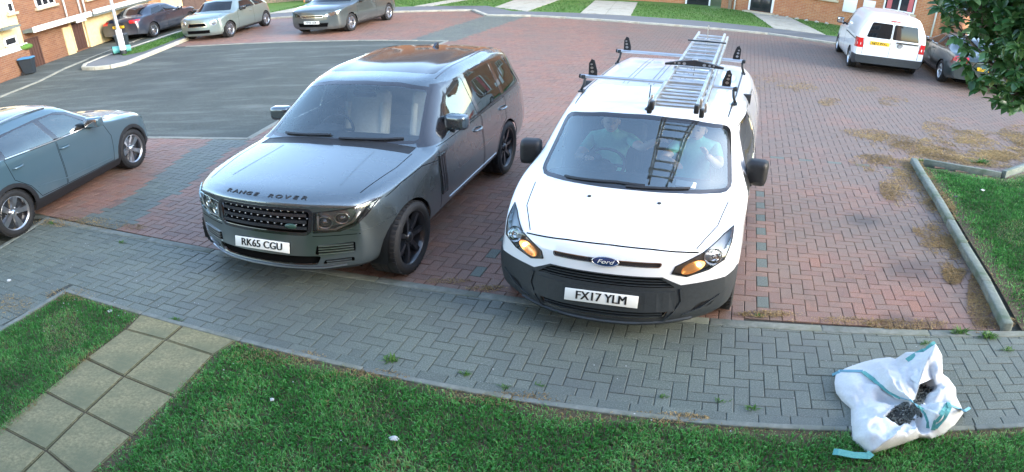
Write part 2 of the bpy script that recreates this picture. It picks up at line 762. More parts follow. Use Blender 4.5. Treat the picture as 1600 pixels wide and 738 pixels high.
def circle(cy, cz, r, n=22, a0=0, a1=2 * PI):
    return [(cy + r * math.cos(a0 + (a1 - a0) * i / n), cz + r * math.sin(a0 + (a1 - a0) * i / n)) for i in range(n)]


def arch_poly(cy, cz, r, zlow=.05, n=14):
    return [(cy + r * math.cos(PI * i / n), cz + r * math.sin(PI * i / n)) for i in range(n + 1)] + [(cy - r, zlow), (cy + r, zlow)]


# ------------------------------------------------------------------ wheels
_wheel_cache = {}


def wheel_meshes(kind, r, w, rim):
    key = (kind, r, w, rim)
    if key in _wheel_cache:
        return _wheel_cache[key]
    RX = Matrix.Rotation(PI / 2, 4, 'Y')                # lathe axis z -> x (outer face +x)
    h = w / 2
    t = MB()
    t.lathe([(rim, -h * .86), (rim + .02, -h), (r - .045, -h * 1.02), (r - .012, -h * .88), (r, -h * .62), (r, -h * .3), (r - .007, -h * .28), (r - .007, -h * .22), (r, -h * .2),
             (r, h * .2), (r - .007, h * .22), (r - .007, h * .28), (r, h * .3), (r, h * .62), (r - .012, h * .88), (r - .045, h * 1.02), (rim + .02, h), (rim, h * .86)], 40, RX)
    for k in range(44):                                 # tread blocks on the shoulder
        a = 2 * PI * k / 44
        m = Matrix.Rotation(a, 4, 'X')
        for sx in (-1, 1):
            t.box((sx * h * .74, 0, r - .004), (h * .3, r * .09, .011), mtx=m)
    tyre = t.mesh('tyre', 'rubber')
    q = MB()
    g = MB()
    if kind == 'five':
        g.lathe([(rim * .97, -h * .85), (rim * .93, -h * .3), (rim * .93, h * .5), (rim * .955, h * .72)], 40, RX)
        q.lathe([(rim * .95, h * .72), (rim * .985, h * .84), (rim * 1.012, h * .9), (rim * 1.012, h * .82)], 40, RX)
    else:
        q.lathe([(rim * .97, -h * .85), (rim * .93, -h * .3), (rim * .93, h * .5), (rim * .985, h * .84), (rim * 1.012, h * .9), (rim * 1.012, h * .82)], 40, RX)
    mat = 'alloy'
    xf = h * .72
    def spoke(a, r0, r1, w0, w1, th, tilt=0., xo=0., dish=.02):
        m = Matrix.Rotation(a, 4, 'X')
        c0, c1 = xf - dish + xo, xf + xo
        vs = []
        for rr, ww, xx, of in ((r0, w0, c0, 0.), ((r0 + r1) / 2, (w0 + w1) / 2 * .92, (c0 + c1) / 2 + .008, tilt * .5), (r1, w1, c1, tilt)):
            vs += [(xx, of - ww / 2, rr), (xx, of + ww / 2, rr), (xx - th, of + ww / 2 * 1.25, rr), (xx - th, of - ww / 2 * 1.25, rr)]
        fs = []
        for i in range(2):
            for k in range(4):
                fs.append((i * 4 + k, i * 4 + (k + 1) % 4, i * 4 + 4 + (k + 1) % 4, i * 4 + 4 + k))
        q.add(vs, fs, False, m)
    if kind == 'five_twin':
        mat = 'alloy_black'
        for k in range(7):
            for d in (-.14, .14):
                spoke(2 * PI * k / 7 + d, rim * .18, rim * .97, .035, .05, .035, tilt=d * .28)
    elif kind == 'five':
        for k in range(5):
            a = 2 * PI * k / 5 + .3
            spoke(a, rim * .2, rim * .97, .055, .085, .035)
    elif kind == 'steel':
        mat = 'satin_silver'
        q.lathe([(.02, h * .62), (rim * .45, h * .66), (rim * .7, h * .5), (rim * .95, h * .6)], 32, RX)
        for k in range(9):
            spoke(2 * PI * k / 9, rim * .5, rim * .95, .04, .06, .012)
    elif kind == 'multi':
        for k in range(7):
            spoke(2 * PI * k / 7, rim * .2, rim * .97, .05, .07, .03)
    else:
        for k in range(10):
            spoke(2 * PI * k / 10, rim * .2, rim * .97, .034, .05, .03)
    q.lathe([(0, xf + .012), (rim * .13, xf + .01), (rim * .2, xf - .005), (rim * .22, xf - .03), (rim * .22, xf - .06)], 20, RX)
    for k in range(5):
        a = 2 * PI * k / 5
        q.cyl((xf - .02, rim * .3 * math.sin(a), rim * .3 * math.cos(a)), (xf - .002, rim * .3 * math.sin(a), rim * .3 * math.cos(a)), .011, 6)
    rimm = q.mesh('rim', mat)
    d = MB()
    d.lathe([(.03, h * .12), (rim * .78, h * .12), (rim * .78, h * .02), (.03, h * .02)], 32, RX)
    d.lathe([(.0, -h * .5), (rim * .95, -h * .5)], 24, RX)
    disc = d.mesh('brake_disc', 'disc')
    ins = None
    if kind == 'five':                                  # black inserts between machined spokes
        for k in range(5):
            a = 2 * PI * (k + .5) / 5 + .3
            m = Matrix.Rotation(a, 4, 'X')
            g.prism([(rim * .3, -.012), (rim * .93, -.10), (rim * .93, .10), (rim * .3, .012)], .012,
                    m @ Matrix(((0, 0, 1, xf - .05), (0, 1, 0, 0), (1, 0, 0, 0), (0, 0, 0, 1))))
        ins = g.mesh('rim_insert', 'gloss_black')
    _wheel_cache[key] = (tyre, rimm, disc, ins)
    return _wheel_cache[key]


def add_wheels(parent, ys, xo, r, w, rim, kind, steer=0., sides=(1, -1)):
    tyre, rimm, disc, ins = wheel_meshes(kind, r, w, rim)
    for i, y in enumerate(ys):
        for s in sides:
            e = bpy.data.objects.new('wheel', None)
            e.empty_display_size = .1
            finish(e, parent, (s * (xo - w / 2), y, r), (rnd.uniform(0, 1.2) if False else 0, 0, (0 if s > 0 else PI) + (steer if i == 0 else 0)))
            inst('tyre', tyre, e)
            a = inst('rim', rimm, e, rot=(rnd.uniform(0, 6), 0, 0))
            inst('brake_disc', disc, e)
            if ins:
                inst('rim_insert', ins, e, rot=a.rotation_euler)


def arch_liner(parent, y, r, xo, depth=.34, zc=None):
    for s in (1, -1):
        m = MB()
        n = 16
        zc_ = zc if zc else r * .92
        rr = r
        pts = [(y + rr * math.cos(PI * i / n), zc_ + rr * math.sin(PI * i / n)) for i in range(n + 1)]
        pts = [(y + rr, .3)] + pts + [(y - rr, .3)]
        vs = [(s * xo, a, b) for a, b in pts] + [(s * (xo - depth), a, b) for a, b in pts]
        k = len(pts)
        m.add(vs, [(i, i + 1, k + i + 1, k + i) for i in range(k - 1)] + [tuple(range(k, 2 * k))], True)
        m.build('wheel_arch_liner', 'black_plastic', parent, fix=False)


def number_plate(parent, txt, mtx, mat='plate_white', w=.52, h=.111, name='number_plate', squash=.78):
    m = MB()
    m.box((0, 0, 0), (w, .008, h), bev=.003)
    p = m.build(name, mat, parent)
    p.matrix_local = mtx
    t = text_mb(txt, h * .98, .002, squash)
    q = list(t.v), list(t.f)
    for k, dx in enumerate((-.0028, .0028)):            # a heavier stroke
        t.add([(x + dx, y + .0002 * (k + 1), z) for x, y, z in q[0]], q[1])
    c = t.build('lettering', 'plate_text', p, fix=False)
    c.location = (0, -.0055, 0)
    return p


def seat(parent, x, y, z, mat, w=.5, h=.62, head=True, tilt=.28):
    m = MB()
    m.box((x, y, z + .09), (w, .52, .18), bev=.06)
    T = Matrix.Translation((x, y + .25, z + .14)) @ Matrix.Rotation(-tilt, 4, 'X')
    m.box((0, 0, h / 2), (w, .15, h), bev=.06, mtx=T)
    m.box((w * .40, -.05, h * .42), (w * .16, .1, h * .7), bev=.04, mtx=T)
    m.box((-w * .40, -.05, h * .42), (w * .16, .1, h * .7), bev=.04, mtx=T)
    if head:
        m.box((0, -.01, h + .13), (w * .52, .11, .19), bev=.05, mtx=T)
        for q in (-.07, .07):
            m.cyl(T @ Vector((q, 0, h - .02)), T @ Vector((q, 0, h + .08)), .007, 6)
    return m.build('seat', mat, parent)


def steering_wheel(parent, loc, tilt=.45, r=.185, name='steering_wheel', mat='black_plastic'):
    m = MB()
    m.tube([(r * math.cos(a), 0, r * math.sin(a)) for a in np.linspace(0, 2 * PI, 28, endpoint=False)], .016, 8, closed=True)
    m.ball((0, -.02, 0), (.075, .035, .065), 12)
    for a in (0, PI, -PI / 2):
        m.box((.11 * math.cos(a), -.01, .11 * math.sin(a)), (.14 if a != -PI / 2 else .035, .018, .035 if a != -PI / 2 else .14), bev=.006)
    m.cyl((0, -.02, 0), (0, -.3, -.03), .03, 10)
    return m.build(name, mat, parent, loc, (-tilt, 0, 0))


def dashboard(parent, y0, y1, z, hw, mat='dark_trim', drop=.35):
    """top follows the foot of the windscreen, rounded towards the cabin"""
    prof = [(y0, z - .10), (y0, z - .02), (y0 + .1, z), ((y0 + y1) / 2, z + .012), (y1 - .08, z), (y1, z - .06), (y1 + .02, z - .18), (y1 - .06, z - drop)]
    m = MB()
    n = len(prof)
    xs = [-hw, -hw * .8, -hw * .3, hw * .3, hw * .8, hw]
    vs = [(x, y + .16 * (abs(x) / hw) ** 2 * (1 if i < 3 else .0), zz - (.05 if abs(x) == hw else 0)) for x in xs for i, (y, zz) in enumerate(prof)]
    fs = [(i * n + j, i * n + j + 1, (i + 1) * n + j + 1, (i + 1) * n + j) for i in range(len(xs) - 1) for j in range(n - 1)]
    m.add(vs, fs, True)
    m.ball((-hw * .48, y1 - .06, z + .01), (.17, .12, .07), 14)
    return m.build('dashboard', mat, parent)


def door_mirror(parent, s, base, head, size, mat, arm='black_plastic', glassmat='chrome', cap=None):
    """s side; base on the door, head centre, size of the shell"""
    m = MB()
    bm = bmesh.new()
    bmesh.ops.create_cube(bm, size=1)
    bmesh.ops.subdivide_edges(bm, edges=bm.edges[:], cuts=2, use_grid_fill=True)
    for v in bm.verts:
        x, y, z = v.co * 2
        taper = 1 - .22 * (1 - y) / 2
        v.co = Vector((x * taper * (1 - .12 * z * s * 0), y, z * taper + .0))
    bmesh.ops.subdivide_edges(bm, edges=bm.edges[:], cuts=1, use_grid_fill=True, smooth=.5)
    for v in bm.verts:
        p = v.co
        k = (abs(p.x) ** 6 + abs(p.y) ** 3.5 + abs(p.z) ** 6) ** (1 / 6)
        v.co = p / max(k, .4)
    mt = Matrix.Translation(head) @ Matrix.Rotation(-s * .12, 4, 'Z') @ Matrix.Diagonal((size[0] / 2, size[1] / 2, size[2] / 2, 1))
    m.bm(bm, mt, True)
    o = m.build('door_mirror', mat, parent)
    a = MB()
    b = Vector(base)
    hd = Vector(head) - Vector((s * size[0] * .3, 0, size[2] * .33))
    a.tube([b, (b + hd) / 2 + Vector((0, -.01, -.015)), hd, hd + Vector((s * size[0] * .25, 0, .02))], [.05, .04, .035, .02], 8)
    a.build('mirror_arm', arm, o)
    g = MB()
    g.box((0, 0, 0), (size[0] * .82, .006, size[2] * .78), bev=.002)
    gl = g.build('mirror_glass', glassmat, o)
    gl.location = Vector(head) + Vector((0, size[1] / 2 + .001, 0))
    gl.rotation_euler = (0, 0, -s * .12)
    return o


def wiper(parent, body, pts, axis='y', name='wiper'):
    m = MB()
    body.ribbon(axis, pts, .02, .018, .006, m)
    return m.build(name, 'black_plastic', parent)


def gaps(parent, body, lines, w=.007):
    m = MB()
    for axis, pts in lines:
        body.ribbon(axis, pts, w, .0012, -.0002, m)
    return tag(m.build('panel_gap', 'gap', parent), kind='stuff')


def handles(parent, body, spots, mat, L=.2):
    for s, y, z in spots:
        ax = 'x+' if s > 0 else 'x-'
        l, n = body.hit(ax, y, z)
        if l is None:
            continue
        m = MB()
        P = [body.hit(ax, y + L * (q - .5), z)[0] for q in (0, .25, .5, .75, 1)]
        m.tube([P[0] + n * .002, P[1] + n * .034, P[2] + n * .04, P[3] + n * .034, P[4] + n * .002], [.012, .015, .016, .015, .012], 8)
        m.build('door_handle', mat, parent)


def refine(pts, off):
    return [(a + off[0], b + off[1]) for a, b in pts]


def outline(poly):
    return list(poly) + [poly[0]]


def grow(poly, d):
    """offset a polygon outwards by d (any winding)"""
    n = len(poly)
    A = sum(poly[i][0] * poly[(i + 1) % n][1] - poly[(i + 1) % n][0] * poly[i][1] for i in range(n))
    sg = 1 if A > 0 else -1
    out = []
    for i in range(n):
        p, q, r = Vector(poly[i - 1]), Vector(poly[i]), Vector(poly[(i + 1) % n])
        e1, e2 = (q - p).normalized(), (r - q).normalized()
        n1, n2 = Vector((e1.y, -e1.x)) * sg, Vector((e2.y, -e2.x)) * sg
        b = (n1 + n2)
        b = b / max(b.length_squared / 2, .35)
        out.append(tuple(q + b * d))
    return out


def rounded(poly, r=.03, k=3):
    """round the corners of a polygon"""
    n = len(poly)
    out = []
    for i in range(n):
        p, q, s = Vector(poly[i - 1]), Vector(poly[i]), Vector(poly[(i + 1) % n])
        a = q + (p - q).normalized() * min(r, (p - q).length * .45)
        b = q + (s - q).normalized() * min(r, (s - q).length * .45)
        for j in range(k + 1):
            t = j / k
            out.append(tuple(a * (1 - t) ** 2 + q * 2 * t * (1 - t) + b * t * t))
    return out


# ------------------------------------------------------------------ large grey off-road estate
def build_estate():
    v = thing('parked_car', 'dark grey four-wheel-drive estate with black grille parked left of the white van', 'car', (-2.0, 5.02, 0), -.272)
    B = Body([
        # y    zs   xs   zw   xw   zb   xb   zr   xr   zt   dyr  dyc
        (.30, .30, .70, .58, .80, .93, .785, 1.005, .70, 1.04, -.05, -.20),
        (.42, .30, .78, .60, .88, .97, .85, 1.045, .76, 1.085, -.03, -.19),
        (.65, .30, .87, .62, .965, 1.02, .91, 1.085, .82, 1.125, 0, -.12),
        (.95, .30, .89, .66, .985, 1.06, .935, 1.115, .84, 1.16, 0, -.08),
        (1.30, .30, .89, .68, .985, 1.085, .945, 1.145, .845, 1.19, 0, -.10),
        (1.50, .30, .89, .68, .985, 1.10, .95, 1.165, .83, 1.205, .02, -.14),
        (1.60, .30, .89, .68, .985, 1.105, .95, 1.235, .80, 1.28, .02, -.14),
        (1.90, .30, .89, .68, .985, 1.12, .95, 1.44, .74, 1.50, 0, -.13),
        (2.20, .30, .89, .68, .985, 1.125, .95, 1.64, .685, 1.70, 0, -.12),
        (2.34, .30, .89, .68, .985, 1.13, .95, 1.70, .67, 1.755, 0, -.11),
        (3.0, .30, .89, .68, .985, 1.14, .95, 1.765, .70, 1.81, 0, 0),
        (3.8, .30, .89, .68, .985, 1.15, .945, 1.762, .70, 1.805, 0, 0),
        (4.45, .32, .88, .68, .965, 1.16, .92, 1.71, .68, 1.755, 0, .04),
        (4.68, .36, .85, .68, .93, 1.16, .88, 1.63, .66, 1.68, 0, .05),
        (4.84, .40, .82, .68, .90, 1.15, .84, 1.34, .70, 1.36, 0, .04),
        (4.92, .42, .80, .68, .87, 1.10, .81, 1.16, .74, 1.17, 0, .04),
    ], front=.27, rear=.06, sub=4, vsub=5, fprof=[(0, -.03), (.12, .02), (.3, .035), (.45, .02), (.6, .015), (.85, .0), (1, 0)])
    WY, RW = (.85, 3.77), .395
    # lower black sill and bumper skirt, wheel openings
    B.both('sill', [(1.2, .2), (3.4, .2), (3.4, .40), (1.2, .40)])
    B.carve('skirt', [(-.95, .2), (.95, .2), (.95, .345), (-.95, .345)], 'y', hi=.6)
    # glass band
    band = [(1.78, 1.165), (4.66, 1.20), (4.44, 1.62), (4.20, 1.675), (3.3, 1.712), (2.52, 1.68), (2.34, 1.635)]
    B.both('a_pillar', [(1.50, 1.168), (1.90, 1.166), (2.50, 1.685), (2.26, 1.70)], nmin=.02)
    B.both('pillar', band)
    fg = rounded([(1.90, 1.195), (2.80, 1.195), (2.80, 1.665), (2.56, 1.645), (2.38, 1.59)], .03)
    rg = rounded([(2.88, 1.20), (3.70, 1.21), (3.70, 1.672), (2.88, 1.672)], .03)
    qg = rounded([(3.79, 1.215), (4.53, 1.225), (4.36, 1.60), (3.79, 1.67)], .03)
    B.both('front_glass', fg)
    B.both('rear_glass', rg)
    B.both('quarter_glass', qg)
    # windscreen
    ws = rounded([(-.765, 1.222), (-.4, 1.245), (0, 1.25), (.4, 1.245), (.765, 1.222), (.645, 1.65), (.35, 1.70), (0, 1.712), (-.35, 1.70), (-.645, 1.65)], .03, 2)
    B.carve('screen_edge', grow(ws, .028), 'y', lo=1.3, hi=2.5)
    B.carve('screen', ws, 'y', lo=1.3, hi=2.5)
    B.carve('scuttle', [(-.78, 1.32), (.78, 1.32), (.78, 1.50), (.4, 1.44), (0, 1.415), (-.4, 1.44), (-.78, 1.50)], 'z', lo=1.1)
    # bonnet, roof glass
    B.carve('bonnet', [(-.73, .44), (-.4, .24), (0, .18), (.4, .24), (.73, .44), (.80, 1.0), (.80, 1.34), (-.80, 1.34), (-.80, 1.0)], 'z', lo=.95, only=('body',))
    B.carve('sunroof', rounded([(-.59, 2.50), (.59, 2.50), (.60, 4.35), (-.60, 4.35)], .06), 'z', lo=1.5)
    # doors
    fd = [(1.52, .41), (2.815, .41), (2.83, 1.165), (1.62, 1.15), (1.54, .9)]
    rd = [(2.845, .41), (3.28, .41), (3.36, .62), (3.50, .78), (3.72, .86), (3.76, 1.18), (2.86, 1.17)]
    B.both('front_door', fd, only=('body',))
    B.both('rear_door', rd, only=('body',))
    # front face
    gr = rounded([(-.405, .735), (.405, .735), (.425, .955), (-.425, .955)], .04)
    B.carve('grille_frame', grow(gr, .03), 'y', hi=.7)
    B.carve('grille', gr, 'y', hi=.7)
    hl = [(.455, .74), (.64, .75), (.745, .80), (.80, .87), (.865, 1.0), (.84, 1.005), (.68, .96), (.465, .935)]
    B.mirror_front('lamp_edge', grow(hl, .012), hi=1.2, nmin=.02)
    B.mirror_front('lamp', hl, hi=1.2, nmin=.02)
    low = rounded([(-.46, .385), (.46, .385), (.50, .49), (-.50, .49)], .03)
    B.carve('lower_intake', low, 'y', hi=.7)
    it = rounded([(.45, .50), (.735, .515), (.74, .625), (.465, .60)], .02)
    B.mirror_front('intake', it, hi=.8)
    it2 = rounded([(.50, .39), (.72, .40), (.72, .455), (.52, .445)], .015)
    B.mirror_front('fog', it2, hi=.8)
    for y in WY:
        B.both('hole', arch_poly(y, .395, .435), )
    B.part('body', 'body', 'paint_grey', v)
    B.part('bonnet', 'bonnet', 'paint_grey', v)
    for q in 'LR':
        d = B.part('front_door|' + q, 'door', 'paint_grey', v)
        s = 1 if q == 'L' else -1
        handles(d, B, [(s, 2.68, 1.03)], 'paint_grey', .23)
        m = MB()                                           # three blades behind the front wheel
        for k in range(3):
            y0 = 1.56 + k * .05
            B.ribbon('x+' if s > 0 else 'x-', [(y0, .60), (y0 + .03, 1.06)], .034, .012, .001, m)
        m.build('side_vent', 'piano', d)
        d = B.part('rear_door|' + q, 'door', 'paint_grey', v)
        handles(d, B, [(s, 3.62, 1.05)], 'paint_grey', .23)
        B.part('front_glass|' + q, 'side_window', 'side_glass', v, off=-.006, rim=0)
        B.part('rear_glass|' + q, 'side_window', 'privacy_glass', v, off=-.006, rim=0)
        B.part('quarter_glass|' + q, 'side_window', 'privacy_glass', v, off=-.006, rim=0)
        B.part('pillar|' + q, 'pillar_trim', 'gloss_black', v, off=-.003)
        B.part('a_pillar|' + q, 'pillar_trim', 'gloss_black', v, off=-.001)
        B.part('sill|' + q, 'sill', 'black_plastic', v, off=-.01)
        B.part('lamp_edge|' + q, 'lamp_surround', 'gloss_black', v, off=-.004)
        L = B.part('lamp|' + q, 'headlight', 'lamp_bowl', v, off=-.05, rim=0)
        B.part('lamp|' + q, 'cover', 'lamp_cover', L, off=.002, rim=.03)
        m = MB()
        for (x, z, r) in ((.535, .832, .062), (.66, .868, .056)):
            m2 = MB()
            F = B.frame('y', s * x, z, off=-.02) @ Matrix.Rotation(PI / 2, 4, 'X')
            m.lathe([(r, -.03), (r * 1.08, .0), (r * .98, .004), (r * .8, -.01), (r * .78, -.03)], 24, F)
            m2.lathe([(0, .012), (r * .4, .006), (r * .72, -.012), (r * .74, -.03)], 20, F)
            m2.build('lens', 'lamp_bowl', L)
        m.build('lamp_ring', 'reflector', L)
        m = MB()
        m.tube([B.frame('y', s * x, z, off=-.012).to_translation() for x, z in ((.49, .905), (.485, .765), (.61, .762), (.73, .83), (.79, .93))], .010, 6)
        m.build('light_strip', 'drl_white', L)
        k = B.part('intake|' + q, 'air_intake', 'gap', v, off=-.02, rim=0)
        for i in range(4):
            z = .517 + i * .027
            m = MB()
            B.ribbon('y', [(s * (.48), z - .003), (s * .60, z + .003), (s * .725, z + .008)], .011, .016, -.004, m)
            m.build('slat', 'satin_silver', k)
        k = B.part('fog|' + q, 'fog_lamp_slot', 'gap', v, off=-.015, rim=0)
        for i in range(2):
            m = MB()
            B.ribbon('y', [(s * .53, .408 + i * .022), (s * .70, .416 + i * .022)], .007, .012, -.004, m)
            m.build('slat', 'satin_silver', k)
    B.part('screen_edge', 'windscreen_frit', 'gloss_black', v, off=-.002)
    B.part('screen', 'windscreen', 'windscreen_clear', v, off=-.004, rim=0)
    B.part('scuttle', 'scuttle_panel', 'black_plastic', v, off=-.006)
    B.part('sunroof', 'roof_glass', 'sunroof_glass', v, off=.001)
    B.part('skirt', 'bumper_skirt', 'black_plastic', v, off=-.006)
    B.part('lower_intake', 'lower_intake', 'gap', v, off=-.03, rim=0)
    B.part('grille_frame', 'grille_frame', 'gloss_black', v, off=.003)
    g = B.part('grille', 'grille', 'gap', v, off=-.03, rim=0)
    for i in range(3):
        z = .78 + i * .066
        m = MB()
        B.ribbon('y', [(-.40, z), (.40, z)], .03, .02, -.02, m)
        m.build('grille_bar', 'piano', g)
        m = MB()
        for k in range(13):
            F = B.frame('y', -.375 + .0625 * k + (.03 if i % 2 else 0), z + .034, off=-.012)
            m.box((0, 0, 0), (.014, .014, .013), bev=.003, mtx=F)
        tag(m.build('grille_stud', 'lamp_bowl', g), kind='stuff')
    m = MB()
    B.ribbon('y', [(-.66, .375), (-.5, .358), (-.3, .362), (.3, .362), (.5, .358), (.66, .375)], .014, .01, .004, m)
    m.build('bumper_trim', 'satin_silver', v)
    # lettering along the bonnet edge, oval badge, plate
    for i, ch in enumerate('RANGE ROVER'):
        if ch == ' ':
            continue
        x = -.36 + i * .072
        l, n = B.hit('z', x, .165 + .30 * x * x)
        ex = Vector((1, 0, 0))
        ex = (ex - n * ex.dot(n)).normalized()
        t = text_mb(ch, .068, .005, 1.2, bold=.0012).build('bonnet_letter', 'plate_text', v, fix=False)
        t.matrix_local = Matrix.Translation(l + n * .004) @ Matrix((ex, -n, ex.cross(-n))).transposed().to_4x4()
    F = B.frame('y', .27, .80, off=.002)
    m = MB()
    m.lathe([(0, .006), (.045, .006), (.05, 0)], 20, F @ Matrix.Rotation(PI / 2, 4, 'X') @ Matrix.Diagonal((1, .55, 1, 1)))
    m.build('badge', 'badge_green', v)
    number_plate(v, 'RK65 CGU', B.frame('y', 0, .575, off=.012))
    # shut lines, trim strips
    gaps(v, B, [(s, p) for s in ('x+', 'x-') for p in (outline(fd), outline(rd), [(1.55, 1.02), (1.2, 1.075), (.8, 1.05), (.55, .995)])]
         + [('z', [(-.73, .44), (-.80, 1.0), (-.80, 1.34)]), ('z', [(.73, .44), (.80, 1.0), (.80, 1.34)]),
            ('y', [(-.44, .70), (-.78, .705)]), ('y', [(.44, .70), (.78, .705)])])
    for s in ('x+', 'x-'):
        m = MB()
        B.ribbon(s, [(1.75, .475), (2.8, .475), (3.3, .475)], .018, .006, .0, m)
        m.build('door_trim', 'satin_silver', v)
    for s in (-1, 1):
        m = MB()
        B.ribbon('z', [(s * .635, 2.42), (s * .64, 3.2), (s * .625, 4.4)], .012, .004, 0, m)
        m.build('roof_channel', 'gloss_black', v)
    for s in (-1, 1):                                      # pressed creases of the bonnet
        m = MB()
        B.ribbon('z', [(s * .53, .50), (s * .50, .8), (s * .47, 1.26)], .012, .0045, -.001, m)
        m.build('bonnet_crease', 'paint_grey', v)
    m = MB()
    l, n = B.hit('z', 0, 4.1)
    m.prism([(-.09, 0), (.07, 0), (.06, .055), (.03, .06)], .03, Matrix.Translation(l + Vector((-.015, 0, 0))) @ Matrix(((0, 0, 1, 0), (1, 0, 0, 0), (0, 1, 0, 0), (0, 0, 0, 1))))
    m.build('aerial_fin', 'gloss_black', v)
    for s in (1, -1):
        door_mirror(v, s, (s * .89, 2.08, 1.19), (s * .965, 2.06, 1.315), (.23, .15, .18), 'paint_grey')
        arch_liner(v, WY[0], .437, .93)
        arch_liner(v, WY[1], .437, .93)
    add_wheels(v, WY, .985, RW, .275, .292, 'five_twin', steer=0)
    wiper(v, B, [(-.58, 1.24), (-.05, 1.27)], name='wiper')
    wiper(v, B, [(.05, 1.245), (.64, 1.245)], name='wiper')
    # cabin
    m = MB()
    m.box((0, 2.9, .48), (1.7, 2.9, .06))
    m.box((0, 4.1, .80), (1.6, .06, .6))
    m.build('cabin_floor', 'dark_trim', v)
    dashboard(v, 1.42, 2.05, 1.14, .78)
    steering_wheel(v, (-.40, 2.2, 1.08), .35)
    for x in (-.40, .40):
        seat(v, x, 2.6, .62, 'cream_leather', .54, .66)
    m = MB()
    m.box((0, 3.55, .72), (1.35, .5, .2), bev=.06)
    m.box((0, 3.88, 1.02), (1.35, .16, .62), bev=.06, mtx=None)
    for x in (-.42, 0, .42):
        m.box((x, 3.9, 1.42), (.26, .1, .17), bev=.04)
    m.build('rear_bench', 'cream_leather', v)
    m = MB()
    m.box((0, 2.12, 1.585), (.24, .03, .07), bev=.012)
    m.box((0, 2.2, 1.66), (.16, .16, .06), bev=.02)
    m.build('rear_view_mirror', 'black_plastic', v)
    return v


def underbody(v, y0, y1, hw, z=.24):
    m = MB()
    m.box((0, (y0 + y1) / 2, z), (hw * 2, y1 - y0, .05))
    m.build('underbody', 'gap', v)


e = build_estate()
underbody(e, .45, 4.7, .66)


# ------------------------------------------------------------------ white panel van with ladder rack
VAN = (.583, 4.283, .334)
VAN_M = Matrix.Translation((VAN[0], VAN[1], 0)) @ Matrix.Rotation(-VAN[2], 4, 'Z')


